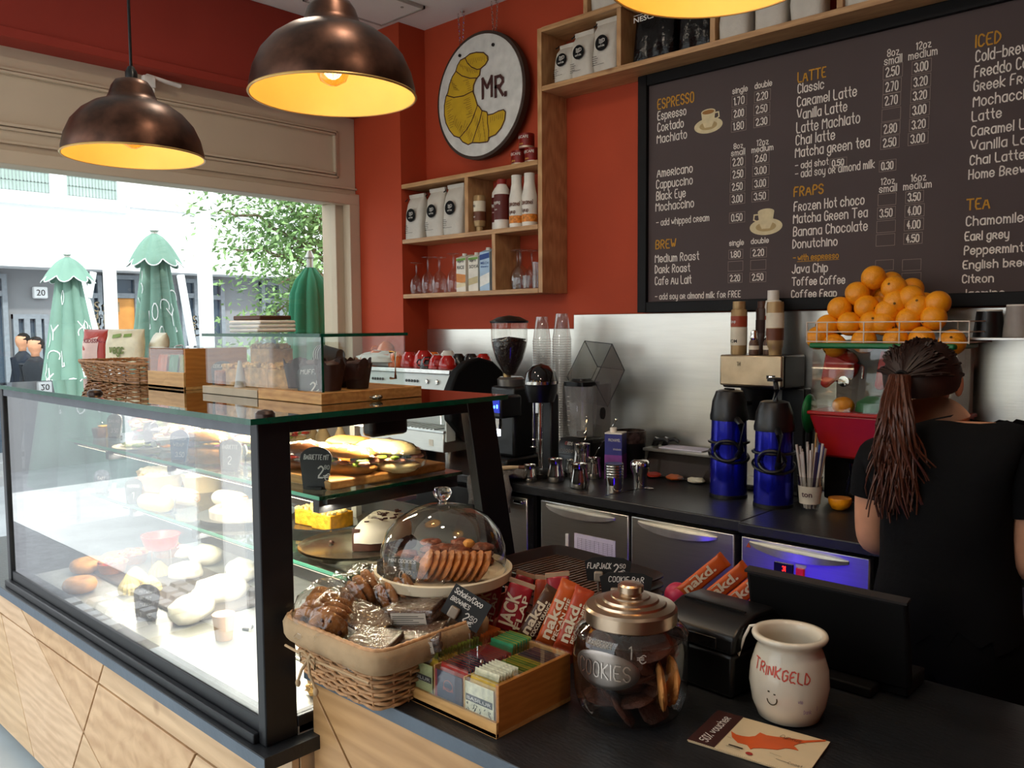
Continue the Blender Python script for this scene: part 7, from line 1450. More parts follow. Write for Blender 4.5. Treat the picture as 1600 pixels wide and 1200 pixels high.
def cardsign(p, label, lines, w_, h, rz, lean=-.15, roll_=0, clipc=True, curved=True):
    b = T('price_sign', label, 'sign', p, rz); k_ = Matrix.Rotation(lean, 4, 'X') @ Matrix.Rotation(roll_, 4, 'Y'); g = G(); g.m = k_
    if curved: pl = [(-w_*.44, 0), (w_*.44, 0), (w_*.5, h*.8), (w_*.33, h*.95), (0, h), (-w_*.33, h*.95), (-w_*.5, h*.8)]
    else: pl = [(-w_/2, 0), (w_/2, 0), (w_/2, h), (-w_/2, h)]
    g.wall(pl, -.001, .001); g.obj('board', BSG, b); g = G(); f = lambda u, v: k_ @ Vector((u, -.0018, v))
    for s_, u, v, hh, ww in lines: write(g, s_, u, v, hh, f, width=ww, sw=hh*.14, slant=.1)
    g.obj('chalk_writing', CHALK, b)
    if clipc: g = G(); g.m = k_; g.box((-w_*.2, -.006, h*.2), (.02, .016, .022)); g.box((-w_*.2, .0, -.01), (.006, .006, .03)); g.obj('clip', mat('clip_horn', '#8f8272', .25), b, bev=.003)
    return b
cardsign(P(716, 972, y=1.11), 'black square chalk sign Schoko Coco Brownies, tilted over the basket', [('Schoko/Coco', -.036, .046, .011, .062), ('BROWNIES', -.036, .030, .009, .042), ('2', .004, .008, .016, .008), ('50', .016, .016, .008, .014), ('€', .018, .004, .010, .008)], .084, .062, .62, -.25, .50, True, False)
# cake stand with glass dome
CP = P(693, 887, d=1.86); ds = T('cake_stand', 'cream ceramic cake stand with a glass dome over mini cookies', 'cake stand', (CP.x, CP.y, zk)); H = CP.z-zk-.012; DR = .152
CERM = mat('cream_ceramic', '#d3c3a6', .4, var=.04)
G().lathe([(.07, 0), (.066, .008), (.03, .02), (.024, H*.5), (.034, H-.02), (.06, H-.006)], n=40).obj('pedestal', CERM, ds); G().lathe([(.03, H-.018), (DR*.9, H-.014), (DR*.985, H-.006), (DR, H+.014), (DR*.965, H+.016), (DR*.93, H+.002), (0, H)], n=72, cap0=True).obj('plate', CERM, ds, ang=50)
DG = pane('dome_glass', (.97, .96, .94), 1.5, 0, film=.015)
G().lathe([(DR*.90, H+.004), (DR*.915, H+.02), (DR*.90, H+.06), (DR*.82, H+.095), (DR*.65, H+.125), (DR*.4, H+.146), (.03, H+.155), (.012, H+.157)], n=72, cap0=False, cap1=False).obj('glass_dome', DG, ds, ang=80)
G().tube([(DR*.905*math.cos(a), DR*.905*math.sin(a), H+.006) for a in [2*PI*j/64 for j in range(64)]], .0022, 6, closed=True).obj('dome_rim', pane('rim_glass', (.8, .8, .76), 2, .05, film=.1), ds, ang=80)
G().lathe([(.010, H+.155), (.008, H+.162), (.018, H+.172), (.021, H+.181), (.017, H+.190), (0, H+.193)], n=28).obj('glass_knob', mat('solid_glass', '#ffffff', 0, trans=1, var=0, ior=1.45), ds, ang=80)
CC = Vector((CP.x, CP.y, zk+H+.002)); random.seed(21)
MC1 = mat('nut_cookie', '#6a3218', .45, var=.6, scale=55, bump=.9, bscale=60); MC2 = mat('sugared_cookie', '#a8642c', .55, var=.35, scale=60, bump=.7, bscale=80)
k = 0
for r in range(3):
    for q in range(9 if r < 2 else 7):
        a = .9+q*.36; rr = .042+.056*(q % 2); p = CC+Vector((rr*math.cos(a)-.01, rr*math.sin(a)+.01, .009+r*.015)); b = T('nut_cookie', 'dark nut covered mini cookie heaped under the dome', 'cookie', p, q, 'dark nut cookies under the dome'); k += 1
        G().blob((0, 0, 0), (.026, .026, .009), 14, .3, 5, k).obj('cookie', MC1, b, ang=50)
nn_ = G()
for i in range(9):
    t_ = i/8; p = CC+Vector((.012, -.066, 0)).lerp(Vector((.108, .012, 0)), t_)+Vector((0, 0, .032)); b = T('sugared_cookie', ('sugared round cookie at the near left end of the leaning row', 'sugared round cookie, second from the sign', 'sugared round cookie, third from the sign', 'sugared round cookie, fourth from the sign', 'sugared round cookie in the middle of the leaning row', 'sugared round cookie, fourth from the dome edge', 'sugared round cookie, third from the dome edge', 'sugared round cookie, second from the dome edge', 'sugared round cookie against the dome glass')[i], 'cookie', p, 0, 'leaning row of sugared cookies under the dome')
    g = G(); cookie(g, (0, 0, 0), .036, .008, (-.42, -.70, .5), i); g.obj('cookie', MC2, b, ang=60)
b = T('pistachio_cookie', 'small pale cookie on top of the dark heap under the dome', 'cookie', CC+Vector((.035, .045, .062))); G().blob((0, 0, 0), (.014, .012, .010), 10, .3, 4).obj('cookie', PAS, b)
cp2 = cardsign(CC+Vector((-.022, -.116, .001)), 'olive brown chalk sign Mini Cookies 0.80 inside the glass dome', [('MINI COOKIES', -.022, .040, .007, .062), ('0', .006, .008, .015, .008), ('80', .020, .017, .007, .011), ('€', .018, .004, .010, .008)], .10, .052, .45, -.3, 0, False, True)
cp2.children[0].data.materials[0] = mat('sign_olive', '#3c3526', .6)
# tea box, large with open compartments
tbx, t_, cw, cd = tea_box('tea_box', 'large bamboo tea box with nine compartments and a clear front', Vector((-1.237, 1.003, zk)), .255, .202, .092, 3, 3, 0, True)
G().bx(0, .255, .006, .202, .0925, .0945).obj('clear_lid', pane('lid_acrylic', (.95, .96, .94), 1.2, 0, film=.01), tbx)
G().tube([(.12, .09, .095), (.12, .09, .104)], .003, 8).obj('lid_pin', CHROME, tbx); G().lathe([(.0, 0), (.004, .004), (.003, .008), (0, .009)], (.17, .05, .0945), 10).obj('lid_knob', CHROME, tbx)
NAM = (((TEAY, TEAO, 'yellow'), (TEAR, TEAN, 'red'), (TEAY, TEAW, 'golden')), ((TEAO, TEAG, 'olive'), (TEAP, TEAR, 'plum'), (TEAG, TEAY, 'green')), ((TEAOR, TEAR, 'orange'), (TEAE, TEAO, 'emerald'), (TEAB, TEAN, 'brown')))
FRT = ((mat('front_green', '#a9ac7c', .5, var=.25, scale=40), 'BASILUR'), (mat('front_navy', '#2b3048', .45, var=.2, scale=40), 'BASILUR'), (mat('front_cream', '#c9c4a4', .5, var=.3, scale=70), 'BASILUR'))
for rj in range(3):
    for ci in range(3):
        m1, m2, nm = NAM[rj][ci]; row = ('front', 'middle', 'back')[rj]; o_ = Vector((-1.237+t_+cw*(ci+.5), 1.003+t_*.8+cd*rj+.004, zk+t_+.0006))
        sachets(o_, 0, 0, cw*.88, cd-.006, .079, 14, [m1, m2], f'{nm} tea sachets, {row} row of the large tea box', f'{nm} striped tea sachet in the {row} row of the large tea box')
    if rj == 0:
        for ci in range(3):
            o_ = Vector((-1.237+t_+cw*(ci+.5), 1.003+.0072, zk+t_+.0006)); m, tx = FRT[ci]
            b = T('tea_sachet', ('green front tea sachet with leafy print behind the clear front', 'navy front tea sachet with a red edge behind the clear front', 'cream front tea sachet with black pattern behind the clear front')[ci], 'sachet', o_, 0, 'printed tea sachets at the front of the large tea box')
            w_ = cw*.9; g = G(); g.bx(-w_/2, w_/2, -.0012, .0012, 0, .070); g.obj('sachet', m, b, bev=.0008)
            g = G(); 
            if ci == 1: type_mesh(g, tx, -.014, .036, .006, flat((0, -.0016, 0)), width=.028); [ribbon(g, [(.012*math.cos(q*PI/10), .046+.010*math.sin(q*PI/10)), (.012*math.cos((q+1)*PI/10), .046+.010*math.sin((q+1)*PI/10))], .001, flat((0, -.0016, 0))) for q in range(20)]
            else:
                g2 = G().bx(-w_*.46, w_*.46, -.0016, -.0012, .036, .048); g2.obj('label_strip', mat('strip_dark', '#23262c', .5), b); type_mesh(g, tx, -w_*.42, .039, .006, flat((0, -.0021, 0)), width=w_*.84)
            g.obj('lettering', CHALK if ci != 1 else mat('ink_red_gold', '#b0584a', .5), b)
            if ci == 2:
                g = G(); random.seed(4)
                for q in range(36): x, z = random.uniform(-w_*.44, w_*.44), random.uniform(.002, .032); ribbon(g, [(x, z), (x+random.uniform(-.003, .003), z+random.uniform(-.003, .003)), (x+random.uniform(-.003, .003), z+.003)], .0013, flat((0, -.0016, 0)))
                o = g.obj('black_pattern', BLACKM, b); o['kind'] = 'stuff'
            if ci == 1: G().bx(-w_*.5, -w_*.42, -.0016, -.0012, 0, .07).obj('red_edge', mat('edge_red', '#8c2a34', .5), b)
# snack bars in cartons behind the tea box
DBX = T('bar_carton', 'open printed display carton of snack bars behind the tea box', 'carton', (-1.245, 1.37, zk), .1)
for q in ((-.15, .15, -.12, -.117, 0, .045), (-.15, .15, .117, .12, 0, .07), (-.15, -.147, -.117, .117, 0, .055), (.147, .15, -.117, .117, 0, .055), (-.15, .15, -.12, .12, 0, .002), (-.002, .0, -.117, .117, 0, .05)): G().bx(*q).obj('carton_side', mat('carton_print', '#7a3a2c', .6, var=.4, scale=30), DBX)
SBR = mat('bar_crimson', '#9a1c28', .35, var=.1, bump=.2); SBO = mat('bar_orange', '#b9501c', .35, var=.12, bump=.2); SBC = mat('bar_brown', '#4a2c18', .35, var=.12, bump=.2); SBK = mat('bar_rust', '#a83c1c', .35, var=.1, bump=.2)
def snackbar(c_, w_, l_, rz, tilt, m, big, small, label, grp, end=None, roll_=0, vert=True):
    b = T('snack_bar', label, 'snack bar', c_, rz, grp); k_ = Matrix.Rotation(tilt, 4, 'X') @ Matrix.Rotation(roll_, 4, 'Y'); R = []
    for u, hw_, th in ((0, 1, .06), (.06, 1, .12), (.1, .94, .8), (.2, .95, 1), (.8, .95, 1), (.9, .94, .8), (.94, 1, .12), (1, 1, .06)): R.append([k_ @ Vector((math.copysign(abs(math.cos(a))**.5, math.cos(a))*w_/2*hw_, math.sin(a)*.009*th, u*l_)) for a in [2*PI*j/16 for j in range(16)]])
    g = G(); g.rings(R); g.obj('wrapper', m, b, ang=40)
    f = lambda u, v: k_ @ Vector((-v, -.0105, u))     # reads upwards along the bar
    g = G()
    if big: type_mesh(g, big, l_*.14, -w_*.10, w_*.50, f, width=l_*.62, bold=.03)
    if big == 'nakd.': ribbon(g, [(l_*.31, w_*.42), (l_*.42, w_*.42)], w_*.06, f)
    if small: type_mesh(g, small, l_*.16, -w_*.42, w_*.22, f, width=l_*.60, bold=.02)
    if big: g.obj('lettering', mat('bar_lettering', '#d9c9ac', .5), b)
    if end: g = G(); g.m = k_; g.box((0, -.0015, l_*.95), (w_*1.02, .006, l_*.09)); g.obj('end_crimp', end, b, bev=.001)
    return b
ZB = zk+.006; CR = mat('crimp_cream', '#a88a6c', .5)
for (px, py, y, w_, l_, m, bg, sm, lb, gp, en, rl) in (
 (752, 972, 1.27, .050, .10, SBR, 'JACK', 'FLAP', 'crimson flapjack bar next to the tilted chalk sign', 'crimson flapjack bars', CR, .22), (790, 985, 1.262, .054, .118, SBR, 'JACK', 'FLAP', 'crimson flapjack bar between its twin and the brown bar', 'crimson flapjack bars', CR, .32), (800, 965, 1.36, .044, .115, SBR, '', 'BAR', 'crimson flapjack bar in the back row of the carton', 'crimson flapjack bars', CR, .3), (762, 950, 1.36, .044, .10, SBR, '', '', 'crimson flapjack bar under the edge of the cake stand', 'crimson flapjack bars', CR, .2),
 (815, 995, 1.255, .034, .128, SBC, 'nakd.', 'COCOA ORANGE', 'brown snack bar with bold pale lettering, cocoa orange', 'fruit and nut bars behind the tea box', None, .56), (832, 1000, 1.285, .036, .118, SBK, 'nakd.', '', 'rust snack bar half hidden behind the brown cocoa one', 'fruit and nut bars behind the tea box', None, .5), (848, 1005, 1.255, .038, .145, SBO, 'nakd.', 'PECAN PIE', 'bright orange pecan pie bar standing highest in the carton', 'fruit and nut bars behind the tea box', None, .42), (878, 1010, 1.26, .038, .132, SBK, 'nakd.', 'PECAN PIE', 'rust pecan pie bar beside the cookie jar', 'fruit and nut bars behind the tea box', None, .38), (842, 975, 1.36, .036, .115, SBK, '', 'BAR', 'rust snack bar in the second row behind the brown one', 'fruit and nut bars behind the tea box', CR, .1), (880, 975, 1.37, .050, .12, SBR, '', 'BAR', 'red snack bar with a pale crimped end in the second row', 'fruit and nut bars behind the tea box', CR, -.1)):
    p = P(px, py, y=y); snackbar((p.x, y, max(ZB, p.z-.01)), w_*1.05, l_, .72, -.30, m, bg, sm, lb, gp, en, rl)
# black trays
bt = T('tray_stack', 'stack of dark ribbed serving trays behind the cake stand', 'trays', (-1.295, 1.605, zk), -.10)
TRM = mat('tray_dark_plastic', '#1c1514', .3, var=.1)
for k in range(5):
    z = k*.022; w_, d_ = .40, .27; R = []
    for o_, zz in ((-.05, 0), (-.03, .002), (-.008, .018), (0, .020), (.0, .017), (-.012, .014)): R.append([(*sqr(j, 64, w_+2*o_, d_+2*o_, 7), z+zz) for j in range(64)])
    G().rings(R, True, False).obj('tray', TRM, bt, ang=50)
g = G()
for j in range(22): x = -.16+.0148*j; g.bx(x, x+.007, -.105, .105, .088, .0915)
o = g.obj('ribs', mat('tray_rib', '#5a4234', .22), bt); o['kind'] = 'stuff'
bt.location.z = zk
cardsign(P(950, 908, y=1.50), 'black chalk sign Flapjack 2.50 with a clip, before the trays', [('FLAPJACK', -.046, .028, .012, .052), ('2', .012, .018, .020, .009), ('50', .026, .030, .009, .012), ('€', .026, .014, .012, .01)], .105, .055, .62, -.1)
cardsign(P(978, 935, y=1.42), 'black chalk sign Cookie Bar behind the cookie jar lid', [('COOKIE BAR', -.036, .034, .011, .072)], .11, .055, .62, -.1)
# cookie jar
JC_ = P(985, 1106, z=zk); jar = T('cookie_jar', 'big glass cookie jar with a brushed metal lid and oval plate', 'jar', JC_)
K = 1.0; JP = [(.078, 0), (.090, .004), (.099, .02), (.104, .045), (.106, .09), (.106, .125), (.103, .145), (.092, .163), (.080, .170), (.077, .178)]
JG_ = pane('jar_glass', (.95, .95, .93), 1.7, .0, film=.02); G().lathe([(r*K, z*K) for r, z in JP], n=80, cap0=True, cap1=False).obj('glass_body', JG_, jar, ang=60)
G().lathe([(.095, .148), (.103, .146), (.105, .15), (.098, .158), (.088, .168)], n=80, cap0=False, cap1=False).obj('shoulder_ring', JG_, jar, ang=60)
LM = mat('lid_metal', '#c3ae96', .28, 1, var=.05, scale=8, bump=.03, bscale=60)
G().lathe([(.0835, .168), (.085, .170), (.085, .192), (.081, .197), (.066, .200), (.064, .204), (.052, .206), (.050, .210), (.036, .2115), (.034, .214), (.022, .2145), (.018, .218), (.0235, .222), (.0235, .233), (.019, .236), (0, .237)], n=80).obj('metal_lid', LM, jar, ang=30)
az = math.atan2(-JC_.y, -JC_.x)-.47
def jrf(z):
    for (r0, z0), (r1, z1) in zip(JP, JP[1:]):
        if z0 <= z <= z1: return r0+(r1-r0)*(z-z0)/(z1-z0)
    return .106
fj = cyl(1, 0, az, rf=lambda z: jrf(z)+.0022); g = G(); n = 56
rings_ = []
for s_ in (0, .25, .5, .75, .93): rings_.append([(.068*s_*math.cos(2*PI*i/n), .108+.033*s_*math.sin(2*PI*i/n), .0) for i in range(n)])
rings_.append([(.068*math.cos(2*PI*i/n), .108+.033*math.sin(2*PI*i/n), -.0015) for i in range(n)])
R = []
for rg in rings_:
    ring = []
    for u, v, o_ in rg: p = fj(u, v); d = Vector((p.x, p.y, 0)).normalized(); ring.append(p+d*o_)
    R.append(ring)
pl_ = G().rings(R, True, False).obj('oval_plate', mat('pewter_plate', '#8f8780', .3, .95, var=.1, scale=20), jar, ang=60)
g = G(); write(g, 'COOKIES', -.051, .096, .026, cyl(1, 0, az, rf=lambda z: jrf(z)+.0036), width=.102, sw=.0024, soft=True); g.obj('embossed_lettering', mat('pewter_light', '#c9c0b6', .25, .95), pl_)
g = G(); f2 = cyl(1, 0, az+.35, rf=lambda z: jrf(z)+.001); write(g, 'CRANBERRY', -.075, .147, .009, f2, width=.055, sw=.0013); write(g, '1', .01, .135, .02, f2, width=.004, sw=.0018); write(g, '€', .028, .128, .014, f2, width=.011, sw=.0018); g.obj('marker_writing', mat('marker_grey', '#b3a89c', .7), jar)
random.seed(31); kk = 0
for lay in range(7):
    for q in range(5):
        a = q*1.257+lay*.6; rr = .048; nx = Vector((math.cos(a*1.3+lay), math.sin(a*1.7), .8+random.random())); p = JC_+Vector((rr*math.cos(a), rr*math.sin(a), .020+lay*.019))
        b = T('jar_cookie', 'dark chocolate cookie stacked inside the glass jar', 'cookie', p, 0, 'dark cookies in the jar'); g = G(); cookie(g, (0, 0, 0), .040, .0085, nx, kk); g.obj('cookie', COOKD, b, ang=60); kk += 1
az2 = math.atan2(-JC_.y, -JC_.x)+.72
for i, (da, z, tl, lb) in enumerate(((.0, .07, .10, 'pale cookie standing against the glass, nearer the oval plate'), (.28, .075, -.12, 'pale cookie standing against the glass, nearer the printer'))):
    a = az2+da; p = JC_+Vector((.082*math.cos(a), .082*math.sin(a), z)); b = T('pale_cookie', lb, 'cookie', p, 0, 'pale cookies in the jar'); g = G(); cookie(g, (0, 0, 0), .043, .009, (math.cos(a+.9), math.sin(a+.9), tl), i); g.obj('cookie', mat('pale_cookie', '#b97a3c', .7, var=.3, scale=40, bump=.8, bscale=50), b, ang=60)
# receipt printer
pr2 = T('receipt_printer', 'black receipt printer with a rounded lid beside the cookie jar', 'printer', (-.835, 1.50, zk), -.06)
G().bx(-.085, .085, -.085, .10, 0, .085).obj('body', BLACKP, pr2, bev=.008); R = []
for y, z in ((-.088, .086), (-.084, .118), (-.06, .135), (-.01, .148), (.06, .146), (.10, .12), (.102, .086)): R.append((y, z))
g = G(); g.m = Matrix(((0,0,1,0),(1,0,0,0),(0,1,0,0),(0,0,0,1))); g.prism(R, -.087, .087); g.obj('lid', BLACKP, pr2, bev=.007, seg=3); G().bx(-.05, .05, -.0895, -.086, .09, .112).obj('front_door', mat('printer_gloss', '#18181a', .15), pr2, bev=.003); G().bx(-.07, .07, -.02, -.015, .148, .151).obj('paper_slot', BLACKM, pr2)
cbl = T('white_cable', 'thin white cable rising from the counter to the screen', 'cable', (0, 0, 0)); pts = [P(1138, 1090, y=1.425), P(1148, 1040, y=1.43), P(1163, 995, y=1.44), P(1172, 978, y=1.45), P(1195, 975, y=1.46)]
G().tube([p for a, b_ in zip(pts, pts[1:]) for p in (a, a.lerp(b_, .5))]+[pts[-1]], .0028, 8).obj('cable', WHP, cbl)
# till screen, its back to the viewer
ps = T('till_screen', 'black till touch screen seen from behind on its base', 'screen', (-.665, 1.64, zk), .0)
g = G(); g.m = Matrix.Translation((0, 0, .02)) @ Matrix.Rotation(.22, 4, 'X'); g.bx(-.160, .160, -.012, .006, .0, .185); g.obj('housing', BLACKM, ps, bev=.008)
g = G(); g.m = Matrix.Translation((0, 0, .02)) @ Matrix.Rotation(.22, 4, 'X'); g.bx(-.150, .150, .0062, .0072, .012, .175); g.obj('display', emis('till_display', (.10, .14, .35), .6), ps)
g = G(); g.m = Matrix.Translation((0, 0, .02)) @ Matrix.Rotation(.22, 4, 'X'); g.bx(-.161, .161, -.014, .008, .182, .187); g.obj('top_edge', mat('edge_grey', '#2c2928', .4), ps)
G().bx(-.10, .10, -.05, .12, 0, .02).obj('base', BLACKM, ps, bev=.004); G().bx(-.15, .15, .0, .10, .0, .03).obj('base_box', BLACKM, ps, bev=.004)
# bars in a carton behind the printer
c3 = T('bar_carton', 'low carton of orange snack bars behind the receipt printer', 'carton', (-.93, 1.66, zk), .05)
for q in ((-.10, .10, -.04, -.037, 0, .06), (-.10, .10, .037, .04, 0, .09), (-.10, -.097, -.04, .04, 0, .07), (.097, .10, -.04, .04, 0, .07)): G().bx(*q).obj('carton_side', SBK, c3)
for i, (x, rl, lb) in enumerate(((-1.0, -.5, 'orange snack bar sticking out behind the printer, nearest the jar'), (-.95, -.75, 'orange snack bar behind the printer, lying across its neighbour'), (-.91, -.9, 'orange snack bar behind the printer with a silver edge'), (-.87, -1.1, 'orange snack bar behind the printer, closest to the screen'))):
    snackbar((x-.02, 1.645+.01*i, zk+.085-.012*i), .040, .14, .75, -.1, SBO, 'nakd.', '', lb, 'orange snack bars behind the printer', None, .9)
pb = T('pink_packet', 'round pink packet end peeping out behind the jar lid', 'packet', P(1058, 930, y=1.66)); G().blob((0, 0, 0), (.03, .03, .03), 16).obj('packet', mat('pink_wrap', '#b32a4a', .4), pb); G().lathe([(.02, -.1), (.02, -.01)], n=12).obj('stick', WHP, pb)
# tip jar
TJ = P(1232, 1117, z=zk); tj = T('tip_jar', 'white ceramic tip jar with red handwriting and a smiling face', 'jar', TJ); TP = [(.048, 0), (.056, .004), (.066, .03), (.0715, .065), (.069, .095), (.060, .125), (.056, .135), (.058, .142), (.066, .148), (.068, .153), (.066, .158), (.058, .158), (.053, .152), (.052, .135), (.062, .10), (.064, .06), (.05, .008), (0, .007)]
KT = .98; TP = [(r*KT, z*KT) for r, z in TP]; G().lathe(TP, n=64, cap0=True, cap1=True).obj('pot', mat('white_glaze', '#d6ccb8', .18, var=.03, coat=.3), tj, ang=70)
def trf(z):
    for (r0, z0), (r1, z1) in zip(TP[:8], TP[1:8]):
        if z0 <= z <= z1: return r0+(r1-r0)*(z-z0)/(z1-z0)
    return .066
at_ = math.atan2(-TJ.y, -TJ.x); f3 = cyl(1, 0, at_, rf=lambda z: trf(z)+.0008)
g = G(); write(g, 'TRiNKGELD', -.070, .098, .017, lambda u, v: f3(u, v-.12*(u+.07)), width=.105, sw=.0024, slant=.1, jit=.4); g.obj('red_writing', mat('marker_red', '#c24a3c', .6, var=.15, scale=200), tj)
g = G(); sm_ = [(-.029+.009*math.cos(a), .052+.010*math.sin(a)) for a in [PI+.1+i*(PI+.2)/10 for i in range(11)]]; ribbon(g, sm_, .002, f3)
for u, v in ((-.036, .066), (-.025, .063)): ribbon(g, [(u, v), (u+.0014, v)], .0026, f3)
g.obj('smiling_face', mat('marker_olive', '#3a3016', .6), tj)
g = G(); write(g, 'vie', .016, .052, .007, f3, sw=.0011); write(g, 'Dank', .026, .032, .007, f3, sw=.0011); ribbon(g, [(.052, .036), (.052, .044)], .0014, f3); g.obj('faint_writing', mat('marker_faint', '#a58fa0', .7), tj)
# voucher cards
O_, U_, V_ = Vector((-.735, 1.217, 0)), Vector((.197, .022, 0)), Vector((-.016, .131, 0))
vc = T('voucher_cards', 'small stack of voucher cards with an orange island map', 'cards', (0, 0, 0)); VC = mat('card_cream', '#cdb893', .55, var=.04)
def quad(z, u0, u1, v0, v1, th=.0006): return [tuple(O_+U_*a+V_*b+Vector((0, 0, z+c_))) for c_ in (0, th) for a, b in ((u0, v0), (u1, v0), (u1, v1), (u0, v1))]
BF = [(0,3,2,1),(4,5,6,7),(0,1,5,4),(1,2,6,5),(2,3,7,6),(3,0,4,7)]
for k in range(5): g = G(); g.m = Matrix.Translation((.0015*math.sin(k*2), .0015*math.cos(k*3), 0)); g.add(quad(zk+k*.0008, 0, 1, 0, 1, .0006), BF); g.obj('card', VC, vc)
zv = zk+.0047
g = G(); g.add(quad(zv-.0006, 0, .24, 0, 1, .0008), BF); g.obj('maroon_strip', mat('card_maroon', '#3a1a16', .5), vc)
fv = lambda u, v: O_+U_.normalized()*(.040-v)+V_.normalized()*u+Vector((0, 0, zv+.0004)); g = G(); write(g, '50% voucher', .008, .0, .016, lambda u, v: fv(u, v+.008), width=.105, sw=.0017, slant=.15); g.obj('lettering', CHALK, vc)
OI = [(410,1050),(440,1070),(480,1080),(520,1085),(560,1080),(590,1058),(630,1075),(690,1085),(750,1090),(820,1100),(870,1108),(1000,1104),(1000,1112),(880,1120),(830,1128),(800,1140),(830,1170),(790,1160),(750,1155),(700,1165),(650,1160),(600,1155),(550,1155),(530,1162),(510,1135),(450,1120),(415,1085)]
pz = [P(1040+x/4, 880+y/4, z=zv) for x, y in OI]; g = G(); g.prism([(p.x, p.y) for p in pz][::-1], zv-.0005, zv+.0002); g.obj('island_print', mat('print_orange', '#c8521a', .55), vc)
g = G(); uu, vv = U_.normalized(), V_.normalized(); f4 = lambda u, v: O_+uu*u+vv*v+Vector((0, 0, zv+.0005)); write(g, 'Cyprus', .125, .098, .010, f4, width=.035, sw=.0009, slant=.25); ribbon(g, [(.135, .094), (.17, .098)], .0006, f4)
for k in range(3): ribbon(g, [(.066+.008*k, .022), (.071+.008*k, .022)], .004, f4)
ribbon(g, [(.062, .016), (.086, .015)], .0008, f4); ribbon(g, [(.06, .045), (.052, .046)], .0006, f4); ribbon(g, [(.13, .035), (.15, .033)], .0006, f4); ribbon(g, [(.145, .022), (.165, .02)], .0012, f4); write(g, 'Coast', .165, .018, .007, f4, width=.022, sw=.0007)
g.obj('small_print', mat('ink_brown', '#3a2a1c', .6), vc); g = G(); g.add([f4(.103+.006*math.cos(a), .013+.005*math.sin(a)) for a in [2*PI*i/16 for i in range(16)]], [tuple(range(16))]); g.obj('red_seal', mat('seal_red', '#9a2418', .5), vc)
# blue lit cooler set under the serving counter, facing the fridges
uc = T('blue_lit_cooler', 'low cooler with a blue lit front under the serving counter', 'cooler', (-1.33, 1.60, 0))
G().bx(-.17, .30, .125, .145, .1, .78).obj('door_frame', BLACKM, uc, bev=.003); G().bx(-.15, .13, .1455, .148, .12, .74).obj('blue_front', emis('blue_glow', (.06, .015, 1.0), BLUEW), uc)
# ---------------------------------------------------------------- barista
def skinned(verts, edges, radii, root, sub=2):
    me = bpy.data.meshes.new('sk'); me.from_pydata([tuple(v) for v in verts], edges, []); o = bpy.data.objects.new('sk', me); C.objects.link(o)
    o.modifiers.new('skin', 'SKIN'); 
    for i, r in enumerate(radii): d = me.skin_vertices[0].data[i]; d.radius = r if isinstance(r, (tuple, list)) else (r, r); d.use_root = (i == root)
    s_ = o.modifiers.new('s', 'SUBSURF'); s_.levels = sub; s_.render_levels = sub; s_ = None
    res = bpy.data.meshes.new_from_object(o.evaluated_get(bpy.context.evaluated_depsgraph_get())); bpy.data.objects.remove(o); return res
wp = T('person', 'woman in a black T-shirt seen from behind with a long brown ponytail', 'person', (-.58, 2.09, 0))
V = []; E_ = []; RD = []
def jn(p, r, link=None):
    V.append(Vector(p)); RD.append(r); i = len(V)-1
    if link is not None: E_.append((link, i))
    return i
pel = jn((0, 0, .86), (.155, .11)); ab = jn((0, .0, .98), (.135, .10), pel); ch = jn((0, .0, 1.12), (.15, .105), ab); up = jn((-.01, .01, 1.22), (.135, .09), ch); nk = jn((-.03, .04, 1.295), (.054, .054), up); n2 = jn((-.065, .06, 1.34), (.046, .046), nk)
HX, HZ = -.085, -.040
h1 = jn((HX, .085, 1.40+HZ), (.062, .075), n2); h2 = jn((HX, .085, 1.455+HZ), (.072, .088), h1); h3 = jn((HX, .08, 1.50+HZ), (.05, .06), h2)
ARMI = []
for s_ in (-1, 1):
    sh_ = jn((.145*s_-.01, .0, 1.245+.03*s_), (.058, .055), up); a1 = jn((.168*s_, .0, 1.17), (.047, .047), sh_); el = jn((.175*s_, -.005, 1.01), (.037, .036), a1)
    w1 = jn((.13*s_, .13, .985), (.030, .030), el); w2 = jn((.09*s_, .23, .99), (.021, .024), w1); hd_ = jn((.075*s_, .285, .985), (.018, .034), w2)
    ARMI.extend([(a1, el), (el, w1), (w1, w2), (w2, hd_), (sh_, a1)])
    hp = jn((.085*s_, .0, .78), (.092, .095), pel); kn = jn((.09*s_, .02, .46), (.058, .062), hp); ank = jn((.09*s_, -.01, .09), (.036, .04), kn); ft = jn((.095*s_, .10, .03), (.036, .026), ank)
ARM = ARMI; TOR = [(pel, ab), (ab, ch), (ch, up), (pel, kn), (up, nk)]
bm_ = skinned(V, E_, RD, 0)
def part_from(me, name, m, sel, off, parent):
    vs = [v.co.copy() for v in me.vertices]; ns = [v.normal.copy() for v in me.vertices]; fs = [tuple(p.vertices) for p in me.polygons if sel(p.center)]
    used = sorted({i for f in fs for i in f}); mp_ = {u: k for k, u in enumerate(used)}
    g = G(); g.add([vs[u]+ns[u]*off+ns[u]*noise.noise(vs[u]*9)*off*1.2 for u in used], [tuple(mp_[i] for i in f) for f in fs]); return g.obj(name, m, parent, ang=180)
SKN = mat('skin', '#c98f6d', .6)
me2 = bm_; me2.materials.clear(); me2.materials.append(SKN); bo = bpy.data.objects.new('body', me2); C.objects.link(bo); bo.parent = wp
for p in me2.polygons: p.use_smooth = True
SH = mat('black_tshirt', '#060607', .92, spec=.2, var=.2, scale=12, bump=.5, bscale=9); TRS = mat('black_trousers', '#050506', .95, var=.2, spec=.2)
